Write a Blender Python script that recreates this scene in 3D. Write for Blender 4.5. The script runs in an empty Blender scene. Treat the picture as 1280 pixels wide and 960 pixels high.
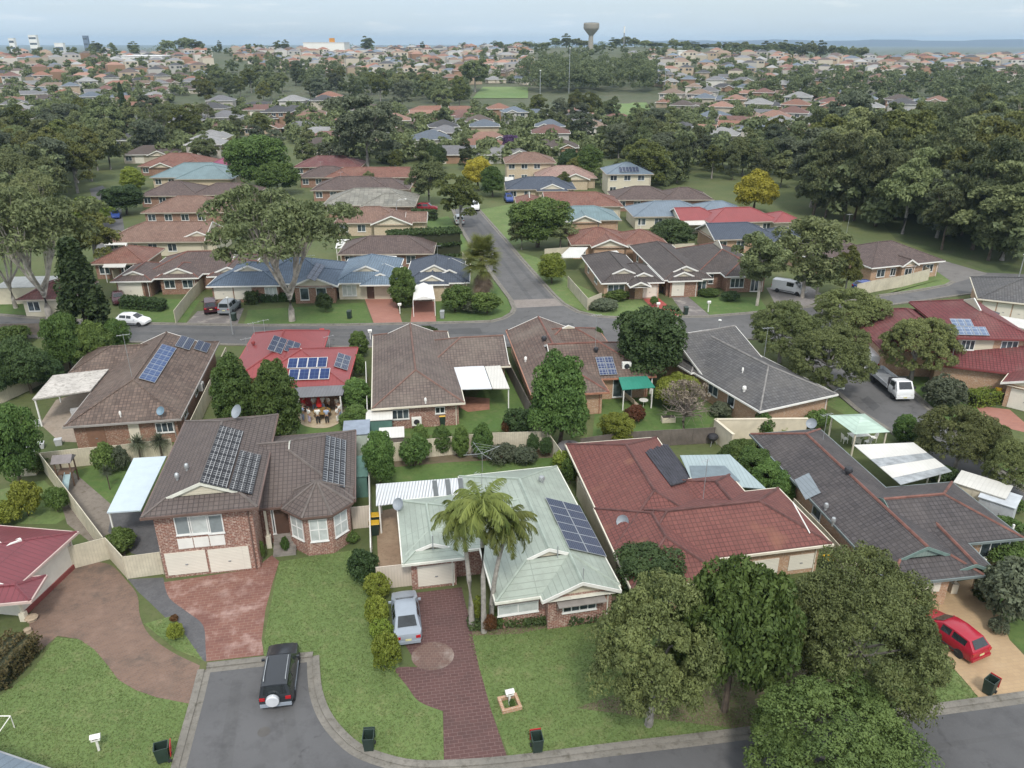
import bpy, math, random
import numpy as np
from mathutils import Vector, Matrix
R_ = math.radians
random.seed(7)
scene = bpy.context.scene
COL = scene.collection
# ------------------------------------------------------------------ camera (measured from the photograph)
F_PX = 972.0; TH = math.atan(428 / F_PX); CAM_H = 33.0
def ray(px, py):
    u = (px - 640) / F_PX; v = (480 - py) / F_PX
    c, s = math.cos(TH), math.sin(TH)
    return Vector((u, c + v * s, -s + v * c))
CAMV = Vector((0, 0, CAM_H))
def G(px, py, z=0.0):
    d = ray(px, py); t = (z - CAM_H) / d.z
    return (d.x * t, d.y * t)
def smooth(a, b, x):
    t = max(0.0, min(1.0, (x - a) / (b - a))); return t * t * (3 - 2 * t)
def terr(x, y):
    d = math.hypot(x, y)
    if d < 300: return 0.0
    a = math.atan2(x, max(y, 1))
    h = 23 * smooth(320, 950, d)
    h *= 1 + 0.10 * math.sin(a * 5 + 1.0) + 0.07 * math.sin(a * 11) * smooth(400, 800, d)
    dip = smooth(.22, .34, a)
    h -= dip * 5 * smooth(500, 900, d)
    h -= smooth(1050, 1800, d) * (h + 6)
    return h
def GT(px, py):
    """ground point under a pixel, on the rolling terrain"""
    d = ray(px, py)
    t = 5.0
    while t < 6000:
        p = CAMV + d * t
        if p.z <= terr(p.x, p.y): break
        t *= 1.01
    return (p.x, p.y)
def proj(x, y, z):
    c, s = math.cos(TH), math.sin(TH)
    dy, dz = y, z - CAM_H
    f = dy * c - dz * s; up = dy * s + dz * c
    if f <= 0.1: return (-1e4, -1e4)
    return (640 + F_PX * x / f, 480 - F_PX * up / f)
# ------------------------------------------------------------------ materials
MATS = {}
class NT:
    def __init__(s, name):
        s.m = bpy.data.materials.new(name); s.m.use_nodes = True
        s.t = s.m.node_tree; s.t.nodes.clear()
    def n(s, kind, **kw):
        o = s.t.nodes.new(kind)
        for k, v in kw.items():
            if k in o.inputs.keys():
                o.inputs[k].default_value = v
            else: setattr(o, k, v)
        return o
    def l(s, a, b): s.t.links.new(a, b)
def c4(c): return (c[0], c[1], c[2], 1)
def mixc(N, a, b, fac, mode='MIX'):
    m = N.n('ShaderNodeMix', data_type='RGBA', blend_type=mode)
    for sock, val in ((m.inputs[6], a), (m.inputs[7], b), (m.inputs[0], fac)):
        if hasattr(val, 'is_output'): N.l(val, sock)
        elif isinstance(val, (int, float)): sock.default_value = val
        else: sock.default_value = c4(val)
    return m.outputs[2]
def ramp(N, fac, lo, hi):
    r = N.n('ShaderNodeMapRange'); r.inputs[1].default_value = lo; r.inputs[2].default_value = hi
    r.clamp = True; N.l(fac, r.inputs[0]); return r.outputs[0]
def noise(N, co, scale, detail=3, rough=.6):
    t = N.n('ShaderNodeTexNoise'); t.inputs['Scale'].default_value = scale
    t.inputs['Detail'].default_value = detail; t.inputs['Roughness'].default_value = rough
    if co is not None: N.l(co, t.inputs['Vector'])
    return t.outputs['Fac']
def finish(N, col, rough=.8, bump=None, bstr=.3, bdist=.02, metal=0, spec=None, alpha=None):
    b = N.n('ShaderNodeBsdfPrincipled'); o = N.n('ShaderNodeOutputMaterial')
    if hasattr(col, 'is_output'): N.l(col, b.inputs['Base Color'])
    else: b.inputs['Base Color'].default_value = c4(col)
    b.inputs['Roughness'].default_value = rough; b.inputs['Metallic'].default_value = metal
    if spec is not None: b.inputs['Specular IOR Level'].default_value = spec
    if bump is not None:
        bp = N.n('ShaderNodeBump'); bp.inputs['Strength'].default_value = bstr; bp.inputs['Distance'].default_value = bdist
        N.l(bump, bp.inputs['Height']); N.l(bp.outputs[0], b.inputs['Normal'])
    N.l(b.outputs[0], o.inputs[0]); return N.m
def brick(N, co, c1, c2, mortar, w, h, ms=.01, off=.5, bias=0):
    t = N.n('ShaderNodeTexBrick'); t.offset = off
    t.inputs['Color1'].default_value = c4(c1); t.inputs['Color2'].default_value = c4(c2)
    t.inputs['Mortar'].default_value = c4(mortar); t.inputs['Scale'].default_value = 1
    t.inputs['Mortar Size'].default_value = ms; t.inputs['Mortar Smooth'].default_value = .3
    t.inputs['Bias'].default_value = bias
    t.inputs['Brick Width'].default_value = w; t.inputs['Row Height'].default_value = h
    N.l(co, t.inputs['Vector']); return t
def sc(c, k): return tuple(min(1, x * k) for x in c)
def uvn(N): return N.n('ShaderNodeUVMap').outputs[0]
def objn(N): return N.n('ShaderNodeNewGeometry').outputs['Position']

def plain(name, c, rough=.6, metal=0, var=.12, scale=1.5, spec=None):
    if name in MATS: return MATS[name]
    N = NT(name); p = objn(N)
    f = noise(N, p, scale, 4)
    MATS[name] = finish(N, mixc(N, sc(c, 1 - var * 1.5), sc(c, 1 + var), ramp(N, f, .3, .7)), rough, metal=metal, spec=spec)
    return MATS[name]
def tile(name, c, var=.22, lichen=(.30, .27, .22), lf=.35, tw=.32, th=.34, gap=.42, rough=.75, stain=None):
    """concrete roof tiles: one brick per tile, dark laps, weathering"""
    if name in MATS: return MATS[name]
    N = NT(name); uv = uvn(N); p = objn(N)
    b = brick(N, uv, sc(c, 1 - var), sc(c, 1 + var), sc(c, gap), tw, th, .028, 0)
    w = N.n('ShaderNodeTexWave', wave_type='BANDS', bands_direction='X'); w.inputs['Scale'].default_value = 1 / tw * .5 * .64
    N.l(uv, w.inputs['Vector'])
    n1 = noise(N, p, .35, 4); n2 = noise(N, p, 2.2, 5, .7)
    col = mixc(N, b.outputs[0], lichen, N_mul(N, ramp(N, n1, .42, .75), lf))
    col = mixc(N, col, sc(c, .62), N_mul(N, ramp(N, n2, .5, .75), .5))
    if stain: col = mixc(N, col, stain, N_mul(N, ramp(N, noise(N, p, .25, 2), .62, .72), .8))
    h = N_add(N, b.outputs[1], w.outputs[1], -1.2, .6)
    MATS[name] = finish(N, col, rough, h, .6, .03); return MATS[name]
def N_mul(N, a, k):
    m = N.n('ShaderNodeMath', operation='MULTIPLY'); N.l(a, m.inputs[0])
    if hasattr(k, 'is_output'): N.l(k, m.inputs[1])
    else: m.inputs[1].default_value = k
    return m.outputs[0]
def N_add(N, a, b, ka=1, kb=1):
    m = N.n('ShaderNodeMath', operation='ADD'); N.l(N_mul(N, a, ka), m.inputs[0]); N.l(N_mul(N, b, kb), m.inputs[1]); return m.outputs[0]
def lines(name, c, step, dark=.6, wid=.03, rough=.45, horiz=True, var=.12, metal=0, streak=.0, big=99):
    """metal sheet or boards with lines every `step` metres (parallel to the eaves, or up the slope)"""
    if name in MATS: return MATS[name]
    N = NT(name); uv = uvn(N); p = objn(N)
    b = brick(N, uv, c, sc(c, 1.06), sc(c, dark), big if horiz else step, step if horiz else big, wid, 0)
    n = noise(N, p, .6, 4)
    col = mixc(N, b.outputs[0], sc(c, 1 - var * 2), ramp(N, n, .4, .75))
    if streak:
        col = mixc(N, col, (.16, .14, .12), N_mul(N, ramp(N, noise(N, p, 3, 5, .75), .48, .68), streak))
    MATS[name] = finish(N, col, rough, b.outputs[1], .5, -.02, metal); return MATS[name]
def brickwall(name, c1, c2, mortar=(.42, .36, .30), w=.30, h=.12):
    if name in MATS: return MATS[name]
    N = NT(name); uv = uvn(N); p = objn(N)
    b = brick(N, uv, c1, c2, mortar, w, h, .013)
    col = mixc(N, b.outputs[0], sc(c1, .7), N_mul(N, ramp(N, noise(N, p, 6, 3, .7), .5, .7), .5))
    col = mixc(N, col, sc(mortar, 1.1), N_mul(N, ramp(N, noise(N, p, 7, 2), .54, .64), .7))
    MATS[name] = finish(N, col, .85, b.outputs[1], .3, -.01); return MATS[name]
def solar(name, cell=.165, base=(.015, .022, .05), line=(.30, .33, .38), ms=.012):
    if name in MATS: return MATS[name]
    N = NT(name); uv = uvn(N)
    b = brick(N, uv, base, sc(base, 1.25), line, cell, cell, ms, 0)
    MATS[name] = finish(N, b.outputs[0], .3, spec=.25); return MATS[name]
def glass(name='window_glass', c=(.05, .065, .075), var=.6):
    if name in MATS: return MATS[name]
    N = NT(name); p = objn(N)
    col = mixc(N, sc(c, 1 - var), sc(c, 1 + var * 1.5), ramp(N, noise(N, p, .9, 2), .35, .65))
    MATS[name] = finish(N, col, .06, spec=.7); return MATS[name]
def ground_mat(name, c, c2, c3, s=.25, fine=3.0, rough=.95, bump=.3, patch=.5):
    if name in MATS: return MATS[name]
    N = NT(name); p = objn(N)
    n1 = noise(N, p, s, 5, .6); n2 = noise(N, p, fine, 5, .75); n3 = noise(N, p, s * 3.3, 4, .7)
    col = mixc(N, c, c2, ramp(N, n1, .35, .65))
    col = mixc(N, col, c3, N_mul(N, ramp(N, n3, .52, .72), patch))
    col = mixc(N, col, sc(c, .45), N_mul(N, ramp(N, n2, .48, .75), .55))
    MATS[name] = finish(N, col, rough, n2, bump, .04); return MATS[name]
def asphalt(name, c):
    if name in MATS: return MATS[name]
    N = NT(name); p = objn(N)
    n1 = noise(N, p, .12, 4); n2 = noise(N, p, 6, 5, .8); n3 = noise(N, p, .7, 4, .7)
    col = mixc(N, sc(c, .85), sc(c, 1.15), ramp(N, n1, .35, .65))
    col = mixc(N, col, sc(c, .72), N_mul(N, ramp(N, n3, .48, .7), .85))
    col = mixc(N, col, sc(c, 1.35), N_mul(N, ramp(N, n2, .5, .8), .35))
    v = N.n('ShaderNodeTexVoronoi', feature='DISTANCE_TO_EDGE'); v.inputs['Scale'].default_value = .16
    wob = N.n('ShaderNodeMix', data_type='VECTOR'); wob.inputs[0].default_value = .12
    nn = N.n('ShaderNodeTexNoise'); nn.inputs['Scale'].default_value = .8; N.l(p, nn.inputs['Vector'])
    sc_ = N.n('ShaderNodeVectorMath', operation='SCALE'); sc_.inputs['Scale'].default_value = 14; N.l(nn.outputs['Color'], sc_.inputs[0])
    N.l(p, wob.inputs[4]); N.l(sc_.outputs[0], wob.inputs[5]); N.l(wob.outputs[1], v.inputs['Vector'])
    crack = ramp(N, v.outputs['Distance'], .016, .0)
    col = mixc(N, col, sc(c, .5), N_mul(N, crack, N_mul(N, ramp(N, n3, .45, .6), .8)))
    MATS[name] = finish(N, col, .85, n2, .25, .01); return MATS[name]
def paving(name, c1, c2, mortar, w=.42, h=.22, stain=(.5, .45, .4), sf=.5, dark=(.08, .06, .05), df=.5, ms=.018):
    if name in MATS: return MATS[name]
    N = NT(name); uv = uvn(N); p = objn(N)
    b = brick(N, uv, c1, c2, mortar, w, h, ms)
    col = mixc(N, b.outputs[0], stain, N_mul(N, ramp(N, noise(N, p, .7, 4, .65), .5, .72), sf))
    col = mixc(N, col, dark, N_mul(N, ramp(N, noise(N, p, .45, 5, .7), .5, .72), df))
    MATS[name] = finish(N, col, .85, b.outputs[1], .2, -.01); return MATS[name]
def leafmat(name, c, c2, translu=.25, rv=.25, rough=.6):
    """foliage: each leaf has its own shade, clumps differ, trees differ a little"""
    if name in MATS: return MATS[name]
    N = NT(name)
    at = N.n('ShaderNodeAttribute', attribute_name='rnd', attribute_type='GEOMETRY')
    oi = N.n('ShaderNodeObjectInfo')
    tc = N.n('ShaderNodeTexCoord').outputs['Object']
    n = noise(N, tc, .55, 2)
    f = N_add(N, at.outputs['Fac'], ramp(N, n, .3, .7), .45, .55)
    col = mixc(N, c, c2, f)
    hs = N.n('ShaderNodeHueSaturation'); N.l(col, hs.inputs['Color'])
    mr = N.n('ShaderNodeMapRange'); mr.inputs[3].default_value = 1 - rv; mr.inputs[4].default_value = 1 + rv
    N.l(oi.outputs['Random'], mr.inputs[0]); N.l(mr.outputs[0], hs.inputs['Value'])
    mh = N.n('ShaderNodeMapRange'); mh.inputs[3].default_value = .485; mh.inputs[4].default_value = .515
    mm = N.n('ShaderNodeMath', operation='FRACT'); N.l(N_mul(N, oi.outputs['Random'], 7.3), mm.inputs[0])
    N.l(mm.outputs[0], mh.inputs[0]); N.l(mh.outputs[0], hs.inputs['Hue'])
    d = N.n('ShaderNodeBsdfPrincipled'); d.inputs['Roughness'].default_value = rough
    d.inputs['Specular IOR Level'].default_value = .25
    N.l(hs.outputs[0], d.inputs['Base Color'])
    o = N.n('ShaderNodeOutputMaterial')
    t = N.n('ShaderNodeBsdfTranslucent'); N.l(hs.outputs[0], t.inputs[0])
    mx = N.n('ShaderNodeMixShader'); mx.inputs[0].default_value = translu
    N.l(d.outputs[0], mx.inputs[1]); N.l(t.outputs[0], mx.inputs[2]); N.l(mx.outputs[0], o.inputs[0])
    MATS[name] = N.m; return N.m
def objcol(name, kind):
    """far houses: the roof or wall colour is the object's own colour"""
    if name in MATS: return MATS[name]
    N = NT(name); oi = N.n('ShaderNodeObjectInfo'); p = objn(N); uv = uvn(N)
    b = brick(N, uv, (1, 1, 1), (.8, .8, .8), (.5, .5, .5), .4, .36, .03, 0)
    col = mixc(N, oi.outputs['Color'], b.outputs[0], 1.0 if kind == 'roof' else .0, 'MULTIPLY')
    col = mixc(N, col, (.1, .09, .08), N_mul(N, ramp(N, noise(N, p, .5, 4), .45, .8), .4))
    MATS[name] = finish(N, col, .8); return MATS[name]
# ------------------------------------------------------------------ mesh builder
class MB:
    def __init__(s): s.v = []; s.f = []; s.m = []
    def face(s, pts, m=0):
        i = len(s.v); s.v += [tuple(p) for p in pts]; s.f.append(tuple(range(i, i + len(pts)))); s.m.append(m)
    def fr(s, vs, fs, m=0):
        i = len(s.v); s.v += [tuple(p) for p in vs]
        for f in fs: s.f.append(tuple(i + k for k in f)); s.m.append(m)
    def obox(s, o, ex, ey, ez, m=0):
        """box from corner o along three edge vectors"""
        o, ex, ey, ez = map(Vector, (o, ex, ey, ez))
        P = [o, o + ex, o + ex + ey, o + ey]; P += [p + ez for p in P]
        s.fr(P, [(3, 2, 1, 0), (4, 5, 6, 7), (0, 1, 5, 4), (1, 2, 6, 5), (2, 3, 7, 6), (3, 0, 4, 7)], m)
    def box(s, c, sz, rz=0, m=0):
        """box standing on point c (centre of its base)"""
        ca, sa = math.cos(rz), math.sin(rz)
        ex = Vector((ca, sa, 0)) * sz[0]; ey = Vector((-sa, ca, 0)) * sz[1]
        s.obox(Vector(c) - ex / 2 - ey / 2, ex, ey, (0, 0, sz[2]), m)
    def prism(s, poly, z0, z1, m=0, cap=True):
        n = len(poly); i = len(s.v)
        s.v += [(p[0], p[1], z0) for p in poly] + [(p[0], p[1], z1) for p in poly]
        for k in range(n):
            s.f.append((i + k, i + (k + 1) % n, i + n + (k + 1) % n, i + n + k)); s.m.append(m)
        if cap:
            s.f.append(tuple(i + n + k for k in range(n))); s.m.append(m)
            s.f.append(tuple(i + n - 1 - k for k in range(n))); s.m.append(m)
    def tube(s, pts, r, n=6, m=0):
        pts = [Vector(p) for p in pts]
        rs = r if isinstance(r, (list, tuple)) else [r] * len(pts)
        i0 = len(s.v)
        for k, p in enumerate(pts):
            d = (pts[min(k + 1, len(pts) - 1)] - pts[max(k - 1, 0)]).normalized()
            a = d.orthogonal().normalized() if abs(d.z) < .999 else Vector((1, 0, 0))
            if abs(d.z) < .999: a = Vector((-d.y, d.x, 0)).normalized()
            b = d.cross(a)
            for j in range(n):
                t = 2 * math.pi * j / n
                s.v.append(tuple(p + (a * math.cos(t) + b * math.sin(t)) * rs[k]))
        for k in range(len(pts) - 1):
            for j in range(n):
                s.f.append((i0 + k * n + j, i0 + k * n + (j + 1) % n, i0 + (k + 1) * n + (j + 1) % n, i0 + (k + 1) * n + j)); s.m.append(m)
        s.f.append(tuple(i0 + n - 1 - j for j in range(n))); s.m.append(m)
        s.f.append(tuple(i0 + (len(pts) - 1) * n + j for j in range(n))); s.m.append(m)
    def lathe(s, prof, c=(0, 0, 0), n=16, m=0):
        i0 = len(s.v)
        for r, z in prof:
            for j in range(n):
                t = 2 * math.pi * j / n
                s.v.append((c[0] + r * math.cos(t), c[1] + r * math.sin(t), c[2] + z))
        for k in range(len(prof) - 1):
            for j in range(n):
                s.f.append((i0 + k * n + j, i0 + k * n + (j + 1) % n, i0 + (k + 1) * n + (j + 1) % n, i0 + (k + 1) * n + j)); s.m.append(m)
        s.f.append(tuple(i0 + n - 1 - j for j in range(n))); s.m.append(m)
        s.f.append(tuple(i0 + (len(prof) - 1) * n + j for j in range(n))); s.m.append(m)
    def sheet(s, poly, z, m=0):
        s.face([(p[0], p[1], z) for p in poly], m)
    def mesh(s, name, mats, smooth=False, uvrot=0.0, sharp=40):
        me = bpy.data.meshes.new(name)
        me.from_pydata(s.v, [], s.f)
        for m in (mats if isinstance(mats, (list, tuple)) else [mats]): me.materials.append(m)
        me.polygons.foreach_set('material_index', s.m)
        me.update()
        uv = me.uv_layers.new(name='UVMap')
        out = np.zeros((len(me.loops), 2), dtype=np.float32)
        cr, sr = math.cos(uvrot), math.sin(uvrot)
        for p in me.polygons:
            n = p.normal
            if n.z > .995 or n.z < -.995: u = Vector((cr, sr, 0)); w = Vector((-sr, cr, 0))
            else:
                u = Vector((-n.y, n.x, 0)).normalized(); w = n.cross(u)
            for li in p.loop_indices:
                co = me.vertices[me.loops[li].vertex_index].co
                out[li] = (co.dot(u), co.dot(w))
        uv.data.foreach_set('uv', out.ravel())
        if smooth:
            me.polygons.foreach_set('use_smooth', [True] * len(me.polygons))
            me.set_sharp_from_angle(angle=R_(sharp))
        return me
    def build(s, name, mats, parent=None, loc=None, smooth=False, uvrot=0.0, **tags):
        if not s.f: return None
        if loc is not None:
            lx, ly, lz = (list(loc) + [0])[:3]; s.v = [(x - lx, y - ly, z - lz) for x, y, z in s.v]
        o = bpy.data.objects.new(name, s.mesh(name, mats, smooth, uvrot)); COL.objects.link(o)
        if parent is not None: o.parent = parent
        elif loc is not None: o.location = (lx, ly, lz)
        for k, v in tags.items(): o[k] = v
        return o
def thing(name, label, cat, loc=(0, 0, 0), rz=0, group=None):
    o = bpy.data.objects.new(name, None); COL.objects.link(o)
    o.location = (list(loc) + [0])[:3] if len(loc) == 2 else loc
    o.rotation_euler = (0, 0, rz); o.empty_display_size = .3
    o['label'] = label; o['category'] = cat
    if group: o['group'] = group
    return o
def tag(o, label, cat, group=None):
    o['label'] = label; o['category'] = cat
    if group: o['group'] = group
    return o
def inst(src, name, parent=None, loc=None, rz=None, scale=None):
    o = src.copy(); o.name = name; COL.objects.link(o)
    if parent is not None: o.parent = parent
    if loc is not None: o.location = loc
    if rz is not None: o.rotation_euler = (0, 0, rz)
    if scale is not None: o.scale = scale
    return o
def meshobj(name, me, parent=None):
    o = bpy.data.objects.new(name, me); COL.objects.link(o)
    if parent is not None: o.parent = parent
    return o
def copy_tree(src, label=None, loc=None, rz=None):
    r = src.copy(); COL.objects.link(r)
    if label: r['label'] = label
    if loc is not None: r.location = loc
    if rz is not None: r.rotation_euler = (0, 0, rz)
    for ch in list(src.children):
        c = ch.copy(); COL.objects.link(c); c.parent = r
        for g in list(ch.children):
            d = g.copy(); COL.objects.link(d); d.parent = c
    return r
# ------------------------------------------------------------------ houses
CREAM = (.62, .56, .42); WHITE = (.75, .74, .70)
M_TRIM = plain('cream_trim', (.66, .61, .50), .5, var=.06)
M_WHITE = plain('white_paint', WHITE, .45, var=.05)
M_FRAME = plain('white_window_frame', (.72, .72, .70), .4, var=.04)
M_GDOOR = lines('cream_roller_door', (.72, .68, .59), .12, .82, .02, .5, True, .05)
M_GLASS = glass(); M_BLIND = plain('pale_blind_behind_glass', (.50, .53, .52), .15, var=.15, spec=.7)
M_DARK = plain('dark_metal', (.03, .03, .035), .5)
M_GREYM = plain('grey_metal', (.30, .31, .32), .4, .4)
M_STEEL = plain('galvanised_steel', (.42, .44, .45), .4, .5)
M_BRICK_RED = brickwall('mottled_red_brick', (.27, .115, .08), (.17, .075, .058), (.46, .37, .31))
M_BRICK_BRN = brickwall('brown_brick', (.27, .13, .085), (.19, .09, .06), (.34, .27, .21))
M_BRICK_TAN = brickwall('tan_brick', (.45, .27, .16), (.36, .20, .12), (.46, .38, .30))
M_BRICK_CRM = brickwall('cream_brick', (.52, .42, .28), (.44, .34, .22), (.5, .44, .36))
M_CLAD = lines('cream_cladding', (.60, .55, .43), .18, .75, .015, .6, True, .06)
def hit(px, py, pt, n):
    d = ray(px, py); n = Vector(n)
    t = (Vector(pt) - CAMV).dot(n) / d.dot(n)
    return CAMV + d * t
class House:
    def __init__(s, label, loc, name='house', cat='house', roof=None, wall=None, ridge=None, trim=None, gable=None, group=None):
        s.root = thing(name, label, cat, (loc[0], loc[1], loc[2] if len(loc) > 2 else 0), group=group)
        s.o = Vector((loc[0], loc[1], loc[2] if len(loc) > 2 else 0))
        s.mroof, s.mwall, s.mridge = roof, wall, ridge or roof
        s.mtrim = trim or M_TRIM; s.mgable = gable or M_CLAD
        s.R, s.W, s.T = MB(), MB(), MB()
        s.k = 0; s.blocks = []; s.mbarge = M_WHITE; s.extra = []; s.pend = []
    def blk(s, o, ang, L, W, z=2.5, pitch=22, axis=0, g0=1, g1=1, ov=.5, wall=True, zb=0, lift=0, seams=True):
        """one roof block on its own walls: o = front-left eave corner, ridge along the front (axis 0) or front to back (1);
        g0/g1: 1 hip, 0 gable, between = small gable above a hip"""
        s.k += 1; zz = z + .007 * s.k; jit = .004 * s.k
        s.C = MB(); s.extra.append(('ridge_cap', s.C))
        a = R_(ang); ex = Vector((math.cos(a), math.sin(a), 0)); ey = Vector((-ex.y, ex.x, 0))
        o = Vector((o[0], o[1], 0)) ; tp = math.tan(R_(pitch))
        A, B = (L, W) if axis == 0 else (W, L)
        ea, eb = (ex, ey) if axis == 0 else (ey, ex)
        P = lambda p, q, h: o + ea * p + eb * q + Vector((0, 0, h)) - s.o
        hs = B / 2; rz = hs * tp
        i0, i1 = min(g0 * hs, A / 2), min(g1 * hs, A / 2)
        def face(mb, pts, m=0):
            n = (pts[1] - pts[0]).cross(pts[2] - pts[0])
            mb.face(pts if n.z > 0 else pts[::-1], m)
        if i0 + i1 >= A - .01 and g0 == 1 and g1 == 1: i0 = i1 = A / 2
        def sidep(q0, sg):   # one long roof plane
            q = lambda d: q0 + sg * d
            pts = [P(0, q(0), zz)]
            pts.append(P(A, q(0), zz))
            if i1 > 0: pts.append(P(A - i1, q(min(i1, hs)), zz + min(i1, hs) * tp))
            if i1 < hs: pts.append(P(A - i1, q(hs), zz + rz))
            if i0 < hs and not (i0 + i1 >= A - .01): pts.append(P(i0, q(hs), zz + rz))
            elif i0 < hs: pts.append(P(i0, q(hs), zz + rz))
            if i0 > 0 and not (i0 + i1 >= A - .01 and i0 >= hs): pts.append(P(i0, q(min(i0, hs)), zz + min(i0, hs) * tp))
            face(s.R, pts)
        sidep(0, 1); sidep(B, -1)
        for (e, i, sg) in ((0, i0, 1), (A, i1, -1)):
            f = lambda d: e + sg * d
            m_ = min(i, hs)
            if i > 0:
                pts = [P(e, 0, zz), P(e, B, zz), P(f(i), B - m_, zz + m_ * tp)]
                if m_ < hs - 1e-4: pts.append(P(f(i), m_, zz + m_ * tp))
                face(s.R, pts)
                if seams:
                    s.C.tube([P(e, 0, zz), P(f(i), m_, zz + m_ * tp)], .10, 5); s.C.tube([P(e, B, zz), P(f(i), B - m_, zz + m_ * tp)], .10, 5)
            if m_ < hs - 1e-4:   # gable triangle, set back a little, with barge boards
                b_ = min(.35, .35 if i == 0 else .12)
                x = f(i + b_)
                Gb = MB(); Bg = MB(); s.pend.append((Gb, Bg, P(f(i + .3), hs, 0) + s.o, s.k))
                Gb.face([P(x, m_ + .02, zz + m_ * tp - .03), P(x, B - m_ - .02, zz + m_ * tp - .03), P(x, hs, zz + rz - .05)])
                for (qa, qb) in ((m_, hs), (B - m_, hs)):
                    pa, pb = P(f(i), qa, zz + m_ * tp), P(f(i), qb, zz + rz)
                    Bg.obox(pa - Vector((0, 0, .19)) + (pa - pb) * .02, (pb - pa) * 1.02, ea * (-.05 * sg), (0, 0, .23))
        if seams and A - i0 - i1 > .05: s.C.tube([P(i0, hs, zz + rz), P(A - i1, hs, zz + rz)], .11, 5)
        # gutter and fascia along the eaves, flat soffit below
        fh = .18
        s.T.face([P(0.02, 0.02, zz - fh), P(A - .02, 0.02, zz - fh), P(A - .02, B - .02, zz - fh), P(0.02, B - .02, zz - fh)])
        def gut(p, q, u):
            s.T.obox(p - Vector((0, 0, fh)), q - p, u * .09, (0, 0, fh - .012))
        gut(P(0, 0, zz), P(A, 0, zz), -eb); gut(P(0, B, zz), P(A, B, zz), eb)
        if i0 > 0: gut(P(0, -.09, zz), P(0, B + .09, zz), -ea)
        if i1 > 0: gut(P(A, -.09, zz), P(A, B + .09, zz), ea)
        # walls
        if wall:
            w0 = ov + jit; ga = w0 if i0 > 0 else .35 + jit; gb = w0 if i1 > 0 else .35 + jit
            pts = [P(ga, w0, 0), P(A - gb, w0, 0), P(A - gb, B - w0, 0), P(ga, B - w0, 0)]
            for k in range(4):
                p, q = pts[k], pts[(k + 1) % 4]
                s.W.face([p + Vector((0, 0, zb)), q + Vector((0, 0, zb)), q + Vector((0, 0, zz - fh + .01)), p + Vector((0, 0, zz - fh + .01))])
            if i0 == 0 : s.W.face([P(ga, w0, zz - fh), P(ga, B - w0, zz - fh), P(ga, hs, zz + rz - .15)])
            if i1 == 0 : s.W.face([P(A - gb, w0, zz - fh), P(A - gb, B - w0, zz - fh), P(A - gb, hs, zz + rz - .15)])
        n = lambda d: (Vector((0, 0, 1)) + d * tp).normalized()
        b = dict(o=o, ex=ex, ey=ey, L=L, W=W, z=zz, ov=ov + jit, tp=tp, rz=rz, hs=hs, axis=axis, g=(g0, g1))
        b['plane'] = {'f': (o + Vector((0, 0, zz)), n(-ey)), 'b': (o + ey * W + Vector((0, 0, zz)), n(ey)),
                      'l': (o + Vector((0, 0, zz)), n(-ex)), 'r': (o + ex * L + Vector((0, 0, zz)), n(ex))}
        gl = .35 + jit
        iv = {}
        for side, isend, gg in (('f', axis == 1, i0), ('b', axis == 1, i1), ('l', axis == 0, i0), ('r', axis == 0, i1)):
            iv[side] = (gl if (isend and gg == 0) else ov + jit)
        b['iv'] = iv
        if wall and seams:   # a downpipe at the right front corner
            q = P(*((A - w0 - .25, w0 - .06) if axis == 0 else (w0 - .06, B - w0 - .25)), 0); D_ = MB(); D_.tube([q + Vector((0, 0, zb + .02)), q + Vector((0, 0, zz - fh - .3)), q + (eb if False else (-ey)) * (ov - .1) + Vector((0, 0, zz - fh - .02))], .045, 6); s.extra.append(('downpipe', D_))
        s.blocks.append(b); return b
    def wallframe(s, b, side):
        """a wall's left foot, direction along it (left to right seen from outside) and outward normal"""
        ex, ey, iv = b['ex'], b['ey'], b['iv']
        if side == 'f': return b['o'] + ey * iv['f'] + ex * 0, ex, -ey
        if side == 'b': return b['o'] + ey * (b['W'] - iv['b']) + ex * b['L'], -ex, ey
        if side == 'r': return b['o'] + ex * (b['L'] - iv['r']), ey, ex
        return b['o'] + ex * iv['l'] + ey * b['W'], -ey, -ex
    def px2wall(s, b, side, x0, y0, x1, y1):
        w, u, n = s.wallframe(b, side)
        p, q = hit(x0, y0, w, n), hit(x1, y1, w, n)
        a0, a1 = sorted(((p - w).dot(u), (q - w).dot(u))); z0, z1 = sorted((p.z, q.z))
        return a0, a1, max(.02, z0), min(b['z'] - .22, z1)
    def win(s, b, side, x0, y0, x1, y1, n=2, rows=1, kind='window', pane=None): return s.winm(b, side, *s.px2wall(b, side, x0, y0, x1, y1), n=n, rows=rows, kind=kind, pane=pane)
    def winm(s, b, side, a0, a1, z0, z1, n=2, rows=1, kind='window', pane=None, frame=None):
        w, u, nn = s.wallframe(b, side); o = w + u * a0 + nn * .003 - s.o; o.z += z0; W_, H_ = a1 - a0, z1 - z0
        Z = Vector((0, 0, 1)); t = .07
        if kind == 'garage_door':
            m = MB(); m.obox(o, u * W_, nn * .05, Z * H_); d = m.build('garage_door', pane or M_GDOOR, s.root)
            m = MB(); m.obox(o + u * (W_ / 2 - .09) + nn * .05 + Z * (H_ * .42), u * .18, nn * .05, Z * .06); m.build('handle', M_GREYM, d); return
        if kind == 'door':
            m = MB(); m.obox(o, u * W_, nn * .05, Z * H_); d = m.build('door', pane or plain('dark_brown_door', (.09, .05, .035)), s.root)
            m = MB(); m.obox(o + u * (W_ * .85) + nn * .05 + Z * 1.0, u * .04, nn * .06, Z * .14); m.build('handle', M_GREYM, d); return
        m = MB()
        m.obox(o, u * W_, nn * .06, Z * t); m.obox(o + Z * (H_ - t), u * W_, nn * .06, Z * t)
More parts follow.
